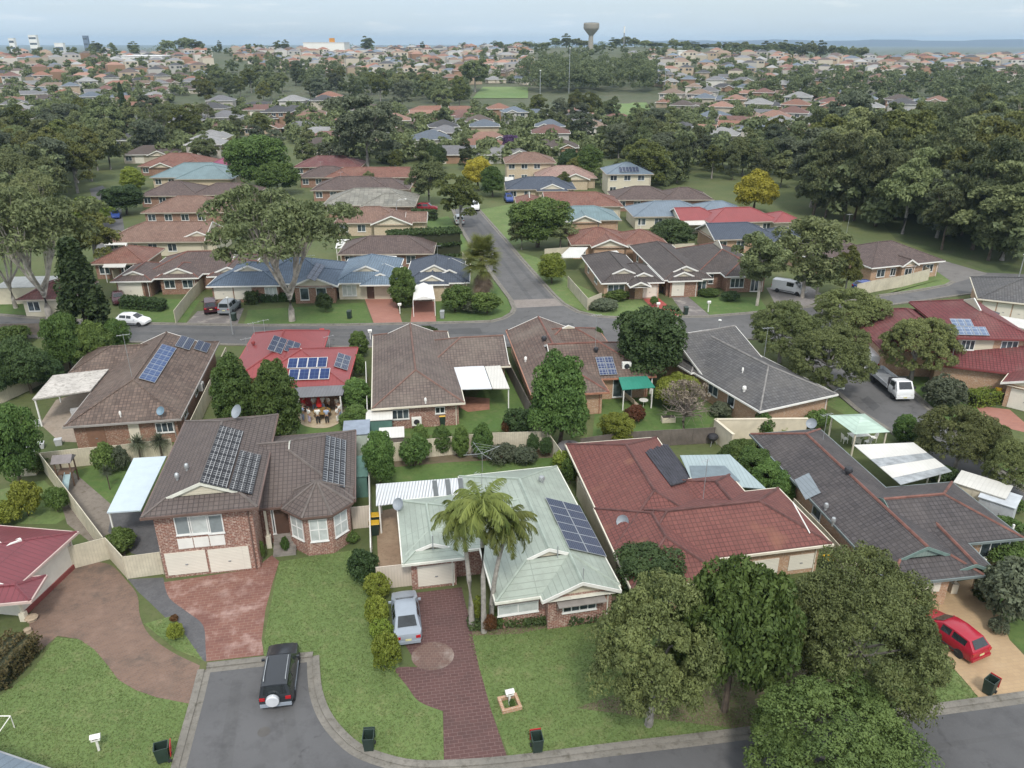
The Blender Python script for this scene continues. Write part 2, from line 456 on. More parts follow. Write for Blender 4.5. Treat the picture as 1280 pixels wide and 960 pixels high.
        for k in range(n + 1): m.obox(o + u * ((W_ - t) * k / n) + Z * t, u * t, nn * .055, Z * (H_ - 2 * t))
        for r in range(1, rows): m.obox(o + Z * (H_ * r / rows) + u * t, u * (W_ - 2 * t), nn * .05, Z * t)
        m.obox(o - Z * .06 - u * .04, u * (W_ + .08), nn * .10, Z * .055)
        f = m.build('window', frame or M_FRAME, s.root)
        m = MB(); m.obox(o + u * .02 + Z * .02, u * (W_ - .04), nn * .025, Z * (H_ - .04)); m.build('pane', pane or M_GLASS, f)
    def gar(s, b, side, x0, y0, x1, y1, pane=None): s.win(b, side, x0, y0, x1, y1, kind='garage_door', pane=pane)
    def solar(s, b, side, quad, nx, ny, mat=None, frame=None, lift=.12, proto=None):
        pt, n = b['plane'][side]
        q = [hit(x, y, pt + n * lift, n) for x, y in quad]
        u = ((q[1] - q[0]) + (q[2] - q[3])) / 2; v = ((q[3] - q[0]) + (q[2] - q[1])) / 2
        e = {'f': b['ex'], 'b': b['ex'], 'l': b['ey'], 'r': b['ey']}[side]
        if abs(u.dot(e)) > abs(v.dot(e)): uu = e * (u.dot(e)); vv = n.cross(e); vv = vv * v.dot(vv)
        else: vv = e * v.dot(e); uu = n.cross(e); uu = uu * u.dot(uu)
        c = (q[0] + q[1] + q[2] + q[3]) / 4; o = c - uu / 2 - vv / 2
        du, dv = uu / nx, vv / ny
        m = MB(); g = .03
        eu, evv = du.normalized(), dv.normalized()
        m.obox(eu * 0, du - eu * g, dv - evv * g, n * .035, 1)
        fw = .035
        m.face([n * .037 + eu * fw + evv * fw, n * .037 + (du - eu * (g + fw)) + evv * fw, n * .037 + du - eu * (g + fw) + dv - evv * (g + fw), n * .037 + eu * fw + dv - evv * (g + fw)], 0)
        me = m.mesh('solar_panel', [mat or solar('solar_cells'), frame or M_STEEL])
        for i in range(nx):
            for j in range(ny):
                p = meshobj('solar_panel', me, s.root); p.location = o + du * i + dv * j - s.o
    def at(s, b, side, px, py): pt, n = b['plane'][side]; return hit(px, py, pt, n) - s.o
    def antenna(s, p, h=2.2, yaw=0.3, arms=5):
        h *= .85; m = MB(); p = Vector(p); m.tube([p - Vector((0, 0, .1)), p + Vector((0, 0, h))], .022, 5)
        d = Vector((math.cos(yaw), math.sin(yaw), 0)); c = Vector((-d.y, d.x, 0)); t = p + Vector((0, 0, h - .1))
        m.tube([t - d * .55, t + d * .55], .014, 4)
        for k in range(arms):
            q = t + d * (-.5 + 1.0 * k / max(1, arms - 1)); l = .26 - .02 * k; m.tube([q - c * l, q + c * l], .012, 4)
        m.build('antenna', M_STEEL, s.root)
    def dish(s, p, r=.42, yaw=-.9, mat=None):
        p = Vector(p); m = MB(); m.tube([p - Vector((0, 0, .1)), p + Vector((0, 0, .6))], .03, 5)
        d = m.build('satellite_dish', M_STEEL, s.root)
        m = MB(); m.lathe([(0.02, -.10), (r * .5, -.065), (r * .85, .03), (r, .1), (r * .99, .11), (r * .8, .03), (r * .45, -.045), (.02, -.08)], n=16)
        e = m.build('reflector', mat or plain('grey_dish', (.24, .27, .30), .5), d, smooth=True)
        e.location = p + Vector((0, 0, .65)); e.rotation_euler = (R_(55), 0, yaw)
    def vent(s, p, r=.18, mat=None):
        m = MB(); m.lathe([(r * .6, -.15), (r * .6, .2), (r, .22), (r * 1.05, .35), (r * .8, .5), (.04, .56)], c=tuple(p), n=12); m.build('roof_vent', mat or M_DARK, s.root, smooth=True)
    def aircon(s, p, yaw=0, mat=None):
        m = MB(); m.box(tuple(p), (.9, .4, .75), yaw); d = m.build('air_conditioner', M_WHITE, s.root)
        c, q = math.cos(yaw), math.sin(yaw)
        m = MB(); f = Vector(p) + Vector((q, -c, 0)) * .205 + Vector((0, 0, .38))
        u = Vector((c, q, 0)); Z = Vector((0, 0, 1)); n = Vector((q, -c, 0))
        m.face([f + (u * math.cos(t) + Z * math.sin(t)) * .28 + n * .01 for t in [k * math.pi / 6 for k in range(12)]]); m.build('fan_grille', M_DARK, d)
    def slab(s, name, pts, th, mat, post=None, postmat=None, posts=(), m2=None):
        """a flat awning part hung from the house on posts; pts = world corners with heights"""
        m = MB(); n = len(pts); T = [Vector(p) - s.o for p in pts]; Bt = [p - Vector((0, 0, th)) for p in T]
        nn = (T[1] - T[0]).cross(T[2] - T[0])
        if nn.z < 0: T.reverse(); Bt.reverse()
        m.fr(T + Bt, [tuple(range(n)), tuple(range(2 * n - 1, n - 1, -1))] + [(k, k + n, (k + 1) % n + n, (k + 1) % n) for k in range(n)])
        a = m.build(name, mat, s.root)
        for k in posts:
            p = Vector(pts[k]) - s.o; c = sum((Vector(q) for q in pts), Vector()) / n - s.o
            i = p + (Vector((c.x, c.y, p.z)) - p).normalized() * .25
            m = MB(); m.box((i.x, i.y, -s.o.z), (.11, .11, i.z + s.o.z - th - .004)); m.build('post', postmat or M_WHITE, a)
        return a
    def done(s):
        s.R.build('roof', s.mroof, s.root); s.W.build('wall', s.mwall, s.root)
        s.T.build('gutter', s.mtrim, s.root); 
        for Gb, Bg, q, k in s.pend:   # a gable end swallowed by another roof block is not there to see
            hid = False
            for j, b in enumerate(s.blocks):
                u, v = (q - b['o']).dot(b['ex']), (q - b['o']).dot(b['ey'])
                if j + 1 != k and 0 < u < b['L'] and 0 < v < b['W']:
                    ac = min(v, b['W'] - v) if b['axis'] == 0 else min(u, b['L'] - u)
                    en = (u, b['L'] - u) if b['axis'] == 0 else (v, b['W'] - v)
                    ac = min([ac] + [e for e, g_ in zip(en, b['g']) if e < g_ * b['hs']])
                    if b['z'] + ac * b['tp'] > s.blocks[k - 1]['z'] + s.blocks[k - 1]['rz'] * .97: hid = True
            if not hid: s.extra += [('gable', Gb), ('barge_board', Bg)]
        for nm, mb in s.extra: mb.build(nm, {'ridge_cap': s.mridge, 'gable': s.mgable, 'barge_board': s.mbarge, 'downpipe': s.mtrim}[nm], s.root, smooth=nm == 'ridge_cap')
        return s.root
def G3(px, py, z): return G(px, py, z) + (z,)
def ang(a, b): return math.degrees(math.atan2(b[1] - a[1], b[0] - a[0]))
# ------------------------------------------------------------------ the houses of the front row
T_BROWNGREY = tile('brown_grey_roof_tile', (.10, .078, .071), var=.10, lf=.25, lichen=(.17, .14, .12))
T_RED = tile('faded_red_roof_tile', (.15, .05, .042), lichen=(.19, .08, .06), lf=.35, gap=.5, stain=(.20, .085, .055), var=.14)
T_CHAR = tile('charcoal_roof_tile', (.062, .054, .055), lichen=(.14, .12, .11), lf=.3)
T_BROWN = tile('mottled_brown_roof_tile', (.115, .08, .064), lichen=(.20, .155, .125), lf=.45, var=.35)
T_TAUPE = tile('taupe_roof_tile', (.125, .095, .082), lichen=(.20, .165, .135), lf=.5)
T_GREY = tile('grey_roof_tile', (.09, .088, .09), lichen=(.165, .155, .14), lf=.4)
T_TERRA = plain('terracotta_ridge', (.175, .078, .06), .8, var=.25)
T_MAROON = lines('maroon_metal_roof', (.165, .036, .045), .36, .7, .03, .4, False)
T_REDMET = lines('red_metal_roof', (.235, .048, .048), .4, .8, .03, .45, False, .08)
T_PGREEN = lines('pale_green_metal_roof', (.30, .345, .295), .42, .78, .03, .5, True, .12, streak=.18)
T_RIDGEGREEN = plain('pale_green_ridge', (.31, .36, .31), .45)
T_TEALTRIM = plain('teal_trim', (.15, .22, .20), .5)

# two-storey brick house
h = House('two-storey red brick house with brown-grey tiled roof, twin garage doors and a round bay', (-19, 48), roof=T_BROWNGREY, wall=M_BRICK_RED, ridge=plain('grey_ridge', (.13, .11, .10), .8, var=.2))
b1 = h.blk((-23.65, 41.95), 10.2, 7.15, 14, 5.2, 22, 1, .36, 1)
b2 = h.blk((-20.4, 45.45), 10.2, 9.4, 10.9, 3.3, 22, 0, 0, 1)
h.mtrim = plain('brown_gutter', (.14, .09, .075), .5); h.mbarge = plain('white_barge', (.68, .68, .60), .5)
h.slab('awning_roof', [G3(133.5, 640.5, 2.7), G3(176, 637.5, 2.7), G3(208, 570, 2.8), G3(167, 572.5, 2.8)], .1, plain('pale_blue_white_sheet', (.47, .55, .60), .35, var=.04), posts=(0, 3))
# bay with its turret roof
tc = Vector((-13.75, 47.25, 0)); pts = [tc + Vector((math.cos(t), math.sin(t), 0)) * 2.62 for t in [R_(10.2 - 157.5 + 45 * k) for k in range(8)]]
apx = tc + Vector((0, 0, 4.75))
for k in range(8):
    p, q = pts[k] + Vector((0, 0, 3.33)), pts[(k + 1) % 8] + Vector((0, 0, 3.33))
    h.R.face([p - h.o, q - h.o, apx - h.o]); h.C.tube([p - h.o, apx - h.o], .1, 5)
    h.T.obox(p - h.o - Vector((0, 0, .18)), q - p, (tc - (p + q) / 2) * -.03, (0, 0, .16))
h.T.face([p + Vector((0, 0, 3.14)) - h.o for p in pts])
wp = [tc + (p - tc) * .86 for p in pts]
for k in range(8):
    p, q = wp[k] - h.o, wp[(k + 1) % 8] - h.o
    h.W.face([p, q, q + Vector((0, 0, 3.2)), p + Vector((0, 0, 3.2))])
for k in (7, 0, 1, 2, 3):
    p, q = wp[k], wp[(k + 1) % 8]; u = (q - p).normalized(); n = Vector((u.y, -u.x, 0))
    if n.dot(Vector((-.18, .98, 0))) > .3: continue
    bb = dict(o=p - u * .0, ex=u, ey=-n, L=(q - p).length, W=1, z=3.5, iv=dict(f=0.0))
    if k in (0, 1, 2): h.winm(bb, 'f', .25, (q - p).length - .25, 1.15, 2.95, 2, 2, pane=M_BLIND)
h.solar(b1, 'r', [(250, 601), (286, 613), (303, 538), (275, 532)], 3, 8, solar('dark_solar_cells', .25, (.010, .011, .014), (.34, .34, .34), .022), M_DARK)
h.solar(b1, 'r', [(287.5, 613.5), (317, 617), (326, 569), (298, 562)], 3, 5, solar('dark_solar_cells'), M_DARK)
h.solar(b2, 'r', [(404, 604), (432, 610), (433, 549), (406, 545)], 4, 4, solar('striped_solar_cells', .34, (.012, .014, .02), (.24, .25, .26), .04), M_DARK)
h.gar(b1, 'f', 211, 719, 256, 687); h.gar(b1, 'f', 264.5, 715, 310, 682)
for x0, x1, y0, pn in ((221, 237, 669, plain('grey_blind', (.22, .25, .26), .2)), (238, 260, 668, M_BLIND), (261, 277, 667, plain('grey_blind', (.22, .25, .26)))): h.win(b1, 'f', x0, y0, x1, y0 - 25, 1, 1, pane=pn)
w, u, n = h.wallframe(b1, 'f'); a0, a1, z0, z1 = h.px2wall(b1, 'f', 223.5, 686, 281, 668)
m = MB()
for k in range(3): m.obox(w + u * (a0 + (a1 - a0) * k / 3 + .02) + n * .004 - h.o + Vector((0, 0, z0)), u * ((a1 - a0) / 3 - .06), n * .05, (0, 0, z1 - z0))
m.build('spandrel_panel', M_WHITE, h.root)
# porch, door, steps
w, u, n = h.wallframe(b2, 'f')
h.winm(b2, 'f', 3.75, 4.85, .8, 2.9, 1, kind='door'); h.winm(b2, 'f', 3.5, 3.72, .8, 2.9, 1); h.winm(b2, 'f', 4.88, 5.1, .8, 2.9, 1)
for s_ in (3.2, 5.35):
    m = MB(); p = w + u * s_ + n * .45 - h.o; m.box(p, (.34, .34, 1.0), R_(10)); m.box(p + Vector((0, 0, 1.0)), (.16, .16, 2.1), R_(10)); m.build('porch_column', [M_TRIM], h.root)
m = MB()
for k in range(4):
    m.obox(w + u * 3.55 + n * (.05 + .42 * k) - h.o, u * 1.55, n * .42, (0, 0, .78 - .19 * k))
m.build('entry_steps', plain('grey_steps', (.22, .20, .18), .9, var=.25), h.root)
h.dish(h.at(b1, 'r', 298, 524), .55, -.7)
h.vent(h.at(b1, 'l', 222, 600), .15, M_STEEL); h.vent(h.at(b1, 'l', 234, 588), .15, M_STEEL)
H_TWO = h; h.done()

# pale green house
h = House('single-storey house with pale green metal roof and rows of blue solar panels', (0, 45), roof=T_PGREEN, wall=M_BRICK_RED, ridge=T_RIDGEGREEN, trim=plain('white_barge', (.68, .68, .60), .5))
b1 = h.blk((-.95, 37.1), 12, 7.7, 14.9, 2.5, 22, 1, .62, 1)
b2 = h.blk((1.85, 37.15), 12, 4.85, 6, 2.5, 22, 1, 0, 0, ov=.4)
b3 = h.blk((-6.95, 40.75), 10.5, 3.95, 7.6, 2.5, 20, 1, .42, 1)
b4 = h.blk((-6.9, 41.6), 10.5, 9, 6.75, 2.5, 20, 0, 1, 0)
h.solar(b1, 'r', [(712, 683.5), (757, 698), (728, 634), (679, 620)], 2, 6, solar('blue_solar_cells', .165, (.008, .014, .042), (.20, .23, .28), .010))
h.gar(b3, 'f', 523, 733, 568, 703)
h.win(b1, 'f', 622, 770, 673, 750, 2, pane=M_BLIND)
h.win(b2, 'f', 703, 766, 746, 741, 4, 1)
m = MB(); w, u, n = h.wallframe(b2, 'f'); m.obox(w + u * .9 + n * .03 - h.o + Vector((0, 0, 2.08)), u * 3.0, n * .7, (0, 0, .06)); m.build('window_awning', plain('grey_awning', (.25, .23, .21), .8), h.root)
for nm, b, x, y in ():
    pass
for (x, y, z) in ((697, 694, 0), (729, 722, 0), (541, 681, 0)):   # finials on the three little gables
    p = Vector(G3(x, y, 3.6)) - h.o; m = MB(); m.tube([p - Vector((0, 0, .4)), p + Vector((0, 0, .7))], .035, 5); m.build('finial', M_STEEL, h.root)
h.vent(h.at(b1, 'r', 677, 603), .22, M_STEEL)
p = Vector(G3(603, 648, 2.8)) - h.o; h.antenna(p, 4.2, -.5, 6)
h.dish(Vector(G3(499, 640, 2.4)) - h.o, .45, -.6)
h.slab('pergola_roof', [G3(470, 632, 2.45), G3(590, 617, 2.45), G3(589, 596, 2.6), G3(470, 605, 2.6)], .06,
       lines('white_ribbed_sheet', (.56, .58, .60), .22, .5, .05, .4, False, .05), posts=(0, 3))
for x0 in (545, 561, 577):
    a = h.slab('skylight_strip', [G3(x0 - 2, 625.5 - (x0 - 545) * .12, 2.47), G3(x0 + 4, 625 - (x0 - 545) * .12, 2.47), G3(x0 + 1, 600.3 - (x0 - 545) * .09, 2.62), G3(x0 - 5, 600.6 - (x0 - 545) * .09, 2.62)], .03, plain('smoky_sheet', (.10, .11, .11), .3))
h.done()

# red tiled house
h = House('single-storey house with weathered red tile roof and a black pool-heating mat', (13, 47), roof=T_RED, wall=M_BRICK_TAN, ridge=plain('dusty_red_ridge', (.11, .05, .045), .85, var=.3))
b1 = h.blk((6.75, 42.5), 9, 7.8, 14.6, 2.5, 23, 1, 1, 1)
b2 = h.blk((7.3, 38.3), 9, 6.2, 9, 2.5, 23, 1, 1, 1)
b3 = h.blk((7.6, 40.28), 11, 13.9, 7.2, 2.5, 23, 0, 1, 1)
b4 = h.blk((13.6, 44.0), 11, 4.6, 7.2, 2.5, 23, 1, 0, 1)
h.gar(b3, 'f', 984, 713, 1018, 691); h.gar(b3, 'f', 938, 720, 974, 697)
h.winm(b1, 'l', 3.4, 5.4, .9, 2.1, 2); h.winm(b1, 'l', 7, 8.2, .9, 2.1, 1)
h.winm(b2, 'f', 1.2, 3.6, .9, 2.1, 3); h.winm(b3, 'f', 5.7, 7.5, .9, 2.1, 2)
m = MB()
pt, n = b1['plane']['r']; q = [hit(x, y, pt + n * .05, n) - h.o for x, y in ((839, 608), (867, 600), (833, 553), (805, 563))]
for k in range(10):
    a = q[0] + (q[1] - q[0]) * (k / 10); c = q[3] + (q[2] - q[3]) * (k / 10); e = (q[1] - q[0]) / 10 * .96
    m.obox(a + (c - a) * (.02 * ((k * 7) % 3)), (c - a) * (.95), e, n * .03)
m.build('pool_heating_mat', plain('black_rubber_mat', (.035, .034, .045), .6, var=.3), h.root)
m = MB(); m.tube([q[0] + n * .1, q[1] + n * .1], .07, 6); m.build('header_pipe', M_DARK, h.root)
h.dish(Vector(G3(778, 662, 2.45)) - h.o, .45, -.6)
m = MB(); m.tube([h.at(b3, 'f', 991, 630) + Vector((0, 0, .12)), h.at(b3, 'f', 1010, 664) + Vector((0, 0, .1)), h.at(b3, 'f', 1012, 668) + Vector((0, 0, .1))], .045, 6); m.build('flue_pipe', M_WHITE, h.root)
p = Vector(G3(879, 622, 4.0)) - h.o; h.antenna(p, 3.6, .5)
h.slab('patio_roof', [G3(866, 604, 2.5), G3(958, 611, 2.45), G3(912, 568, 2.5), G3(850, 569, 2.55)], .05, lines('pale_blue_sheet', (.29, .36, .37), .3, .8, .03, .35, False, .08), posts=(1, 2))
h.slab('patio_roof', [G3(866, 602, 2.56), G3(925, 601, 2.55), G3(906, 582, 2.58), G3(862, 582, 2.6)], .02, plain('smoky_blue_sheet', (.13, .17, .19), .3))
h.done()

# charcoal house on the right
h = House('wide dark charcoal tiled house with terracotta ridges and teal gables', (27, 50), roof=T_CHAR, wall=M_BRICK_TAN, ridge=T_TERRA, trim=plain('grey_gutter', (.16, .19, .19), .5), gable=lines('teal_boards', (.24, .31, .28), .2, .7, .02, .6, False))
b1 = h.blk((23.25, 38.75), 8.5, 6.3, 20.2, 2.5, 24, 1, .45, 1, wall=False); b2 = b1
_w = [b1['o'] + b1['ex'] * u + b1['ey'] * v - h.o for u, v in ((.5, .5), (4.5, .5), (4.5, 3.4), (5.8, 3.4), (5.8, 19.7), (.5, 19.7))]; h.W.prism([(p.x, p.y) for p in _w], 0, 2.33, cap=False)
b3 = h.blk((26.3, 42.5), 8.5, 8.2, 7.3, 2.45, 22.5, 0, 0, 1)
b4 = h.blk((27.6, 39.9), 3, 2.9, 5, 2.45, 22, 1, 0, 0, wall=False); h.mbarge = T_TEALTRIM
h.gar(b1, 'f', 1112, 745, 1180, 714)
for (x, y) in ((1190, 740), (1221, 736)):
    g = Vector(G3(x, y, 0)) - h.o; m = MB(); m.box(g, (.42, .42, .75)); m.box(g + Vector((0, 0, .75)), (.14, .14, 1.6)); m.build('porch_column', [M_TRIM], h.root)
h.winm(b3, 'r', 1.5, 3.5, .9, 2.1, 2); h.winm(b3, 'f', 5.6, 7.8, .7, 2.1, 3); h.winm(b1, 'l', 5, 6.5, 1, 2.1, 2); h.winm(b1, 'l', 10, 11.2, 1, 2.1, 1)
m = MB(); m.box(Vector(G3(1257, 690, 0)) - h.o, (.12, .12, 2.3)); m.build('post', M_WHITE, h.root)
pt, n = b1['plane']['l']; q = [hit(x, y, pt + n * .03, n) - h.o for x, y in ((1007, 625), (1026, 616), (1004, 594), (993, 600))]
m = MB(); m.face(q); m.obox(q[0], q[1] - q[0], q[3] - q[0], n * .03); m.build('skylight_sheet', lines('translucent_sheet', (.20, .235, .26), .3, .7, .03, .35), h.root)
h.vent(h.at(b1, 'l', 1060, 592), .3); h.vent(h.at(b1, 'l', 1032, 637), .16, M_STEEL); h.vent(h.at(b1, 'l', 1041, 655), .16, M_STEEL); h.vent(h.at(b1, 'l', 1079, 692), .16, M_STEEL)
h.antenna(Vector(G3(1029, 548, 4.0)) - h.o, 2.6, .4)
h.dish(Vector(G3(1013, 538, 2.6)) - h.o, .45, -.6)
M_WSHEET = lines('white_flat_sheet', (.58, .57, .53), .3, .88, .02, .4, False, .05)
for (ya, yb, mt) in ((0, .36, 0), (.36, .55, 1), (.55, .83, 0), (.83, 1, 1)):
    L0, L1, R0, R1 = Vector((1067, 556)), Vector((1126, 606)), Vector((1142, 553)), Vector((1190, 589))
    c = [L0.lerp(L1, yb - .004), R0.lerp(R1, yb - .004), R0.lerp(R1, ya), L0.lerp(L1, ya)]
    h.slab('patio_roof' if not mt else 'skylight_strip', [G3(p.x, p.y, 2.62) for p in c], .05, M_WSHEET if not mt else plain('milky_sheet', (.30, .32, .33), .25, var=.25), posts=(1, 2) if not mt else ())
h.done()

# maroon roofed house, bottom left
h = House('maroon metal roofed house with long white garage wall, bottom left corner', (-33, 40), roof=T_MAROON, wall=plain('white_render', (.68, .65, .58), .7, var=.06), ridge=T_MAROON, trim=plain('cream_maroon_trim', (.55, .42, .38), .5))
fl, fr = G(18, 735, 2.5), G(96, 665, 2.5); a = ang(fl, fr)
Lg = math.dist(fl, fr)
b1 = h.blk(fl, a, Lg, 10.5, 2.5, 17, 0, 0, 1, ov=.3)
b2 = h.blk(G(-60, 760, 2.3), 9, 4.3, 2.4, 2.3, 17, 0, 0, 1, ov=.3, wall=False)
w, u, n = h.wallframe(b1, 'f'); m = MB(); m.obox(w + u * .1 + n * .004 - h.o, u * (Lg - .6), n * .08, (0, 0, .35)); m.build('wall_footing', plain('maroon_band', (.22, .055, .05), .8), h.root)
h.slab('roof_beam', [G3(0, 682, 3.3), G3(25, 672, 3.3), G3(27, 674, 3.3), G3(0, 686, 3.3)], .15, M_WHITE)
p = Vector(G3(31, 775, 0)) - h.o; m = MB(); m.box(p, (.35, .35, .6)); m.box(p + Vector((0, 0, .6)), (.13, .13, 1.75)); m.build('porch_column', M_TRIM, h.root)
h.done()
# ------------------------------------------------------------------ second row, seen from behind
def E(px, py, z=2.5): return G(px, py, z)
# brown tiled house with carport
h = House('brown tiled house with one long solar panel strip and a stained white carport roof', (-34, 70), roof=T_BROWN, wall=M_BRICK_BRN, ridge=T_BROWN, trim=plain('slate_gutter', (.30, .28, .26), .5))
b1 = h.blk((-38.8, 60.1), 9.5, 9.6, 19.5, 2.5, 23, 1, 1, .35)
b2 = h.blk(E(86, 466), 9.5, 9, 6.5, 2.5, 23, 0, 1, 0)
PB = solar('blue_solar_cells'); PB2 = solar('pale_blue_solar_cells', .5, (.028, .055, .14), (.13, .17, .25), .05)
h.solar(b1, 'r', [(175, 473), (194, 479), (221, 435), (201, 430)], 1, 7, PB2)
h.solar(b1, 'r', [(219, 433), (238, 437.5), (244, 424), (226, 419.5)], 2, 1, PB); h.solar(b1, 'r', [(242, 438), (259, 439), (265, 430), (247, 425)], 2, 1, PB)
h.win(b1, 'f', 196, 541, 216, 527, 3); h.winm(b1, 'f', 5.0, 5.9, .1, 2.1, kind='door', pane=M_TRIM); h.winm(b1, 'f', 1.5, 3.0, .1, 2.0, kind='garage_door', pane=plain('brown_panel', (.22, .12, .08)))
h.winm(b1, 'r', 3, 4.4, 1, 2.1, 2); h.winm(b1, 'r', 8, 9.4, 1, 2.1, 2)
h.dish(h.at(b1, 'f', 203, 522), .4, -.3, plain('blue_dish', (.16, .25, .32), .5))
h.antenna(h.at(b1, 'l', 165, 471), 5.0, .4); h.vent(h.at(b1, 'f', 151, 521), .1, M_WHITE)
h.aircon(Vector(G3(243, 500, 0.2)) - h.o, R_(100)); h.aircon(Vector(G3(252, 487, 1.3)) - h.o, R_(100))
M_STAIN = lines('stained_white_sheet', (.50, .47, .43), .9, .85, .03, .7, False, .1, streak=.85)
h.slab('carport_roof', [G3(40, 499, 2.9), G3(113, 488, 2.75), G3(136, 461, 2.75), G3(66, 469, 2.9)], .1, M_STAIN, posts=(0, 3))
m = MB(); a_, b_ = Vector(G3(42, 501, 2.6)) - h.o, Vector(G3(112, 490, 2.45)) - h.o; m.obox(a_, b_ - a_, (0, .05, 0), (0, 0, .22)); m.build('carport_beam', M_WHITE, h.root)
h.done()
# red metal house
h = House('bright red metal roofed house with blue solar panels, guests on its patio', (-21, 73), roof=T_REDMET, wall=M_BRICK_BRN, ridge=T_REDMET, trim=plain('red_gutter', (.36, .06, .06), .5))
b1 = h.blk((-27.9, 69.0), 6, 8.4, 14.8, 2.5, 22, 1, 1, 1)
b2 = h.blk((-26.0, 68.2), 4.5, 10.0, 10.2, 2.5, 21, 0, 1, 1)
h.solar(b2, 'f', [(363, 476), (414, 473), (411, 459.5), (359, 462)], 4, 1, solar('royal_blue_solar', .5, (.014, .03, .10), (.06, .10, .18), .02), M_FRAME)
h.solar(b2, 'f', [(360, 461), (410.5, 458.5), (408, 446), (360, 448)], 4, 1, solar('royal_blue_solar'), M_FRAME)
h.solar(b2, 'r', [(420, 459.5), (437, 463), (437, 445), (420, 440)], 2, 3, PB)
h.solar(b1, 'r', [(336, 439), (355, 442), (357, 424), (340, 418)], 2, 3, PB); h.solar(b1, 'r', [(356, 442), (374, 440), (375, 429), (358, 424)], 2, 2, PB)
h.slab('patio_roof', [G3(370, 497, 2.4), G3(428, 494, 2.4), G3(433, 481, 2.55), G3(368, 484, 2.55)], .05, lines('grey_ribbed_sheet', (.15, .15, .16), .3, .75, .03, .5, False), posts=(0, 1))
h.winm(b2, 'f', 2.4, 4.4, .2, 2.2, 2); h.winm(b2, 'f', 5.2, 6.4, .2, 2.2, kind='door', pane=plain('dark_red_door', (.25, .02, .03)))
for (x, y) in ((309, 437), (318, 417), (331, 414), (412, 434)): h.antenna(h.at(b1, 'f', x, y), 1.5, .6, 3)
h.vent(h.at(b1, 'l', 317, 432), .2, T_REDMET)
h.done()
# brown-grey house with white patio
h = House('taupe tiled house with bright white patio roof at its right side', (-9, 73), roof=T_TAUPE, wall=M_BRICK_RED, ridge=plain('dusty_pink_ridge', (.17, .10, .08), .85, var=.25), trim=M_TRIM)
b1 = h.blk((-12.7, 63.7), 9, 8.4, 19.5, 2.5, 23, 1, 1, .4)
b2 = h.blk((-9.0, 72.6), 8.5, 8.9, 8.4, 2.5, 23, 0, 1, .02)
h.win(b1, 'f', 482, 525, 511, 511, 4); h.win(b1, 'f', 544, 517, 556, 508, 2)
h.winm(b1, 'r', 3, 5, .2, 2.2, 2); h.winm(b2, 'f', 5, 7, .2, 2.2, 2)
h.aircon(Vector(G3(521, 531, .5)) - h.o, R_(9)); h.vent(h.at(b1, 'f', 532, 504), .12, M_WHITE)
h.slab('patio_roof', [G3(575, 486.5, 2.5), G3(615, 485.5, 2.5), G3(605, 457.5, 2.6), G3(566, 458.5, 2.6)], .08, plain('white_sheet', (.60, .62, .64), .4, var=.06))
h.slab('patio_roof', [G3(615.8, 485.5, 2.46), G3(637, 485.5, 2.46), G3(625, 456, 2.56), G3(605.8, 457.3, 2.56)], .08, lines('off_white_sheet', (.56, .545, .50), .3, .85, .03, .4, False, .04), posts=(1,))
h.done()
# brown house with terracotta ridge and a green awning
h = House('brown tiled house with terracotta ridges and a green patio awning', (6, 75), roof=tile('rusty_brown_roof_tile', (.115, .075, .06), lf=.3), wall=M_BRICK_TAN, ridge=T_TERRA, trim=plain('terracotta_gutter', (.36, .17, .11), .6))
b1 = h.blk((1.9, 66.4), 8, 7.4, 18.4, 2.5, 23, 1, 1, .05)
b2 = h.blk((4.2, 70.0), 7, 10.2, 9.5, 2.5, 23, 0, 0, 1)
b3 = h.blk((2.5, 77), 8, 8.5, 7, 2.55, 23, 1, 1, 1)
h.solar(b2, 'f', [(750, 469), (772, 468), (766, 446), (744, 446)], 2, 3, solar('small_cells', .33, (.035, .05, .11), (.24, .26, .30), .03))
h.slab('green_awning', [G3(778, 487, 2.3), G3(819, 484, 2.3), G3(808, 469, 2.55), G3(773, 471, 2.55)], .07, lines('green_sheet', (.035, .22, .16), .3, .85, .02, .5, False, .08), posts=(0, 1))
h.winm(b2, 'f', 2.7, 4.2, .2, 2.2, 2); h.winm(b2, 'f', 6, 8, .2, 2.2, 2); h.winm(b1, 'l', 9, 10.5, 1, 2.1, 2); h.winm(b1, 'l', 5, 6, 1, 2.1, 1)
h.vent(h.at(b1, 'l', 680, 426), .28); h.vent(h.at(b2, 'f', 745, 440), .25); h.vent(h.at(b1, 'l', 657, 452), .15, M_WHITE); h.aircon(h.at(b2, 'f', 783, 459) - Vector((0, 0, .2)), .1)
h.antenna(h.at(b2, 'f', 744, 437), 4.5, .3)
h.done()
# grey house running to the corner
h = House('long grey tiled house at the corner with a cream courtyard wall behind', (25, 72), roof=T_GREY, wall=M_BRICK_TAN, ridge=plain('pale_grey_ridge', (.22, .21, .20), .85, var=.25), trim=M_WHITE)
A1 = E(950, 514); B1 = E(1043, 516)
b1 = h.blk(A1, 24, 9.2, 19, 2.5, 23, 1, 1, 1)
b2 = h.blk(E(879, 470), 24, 8, 11, 2.5, 23, 0, 0, 0)
b3 = h.blk(E(864, 466), 24, 6.5, 12, 2.5, 23, 1, 1, 1)
h.winm(b1, 'l', 11, 12.5, 1, 2.1, 2); h.winm(b1, 'l', 7.5, 9, .2, 2.1, 2); h.winm(b1, 'l', 14, 15, 1, 2.1, 1); h.winm(b2, 'f', .6, 2.4, .2, 2.2, 2, pane=M_BLIND)
h.vent(h.at(b1, 'l', 930, 489), .2, M_WHITE); h.vent(h.at(b1, 'l', 928, 466), .1, M_WHITE)
h.antenna(h.at(b1, 'f', 955, 446), 3.6, .2)
h.done()

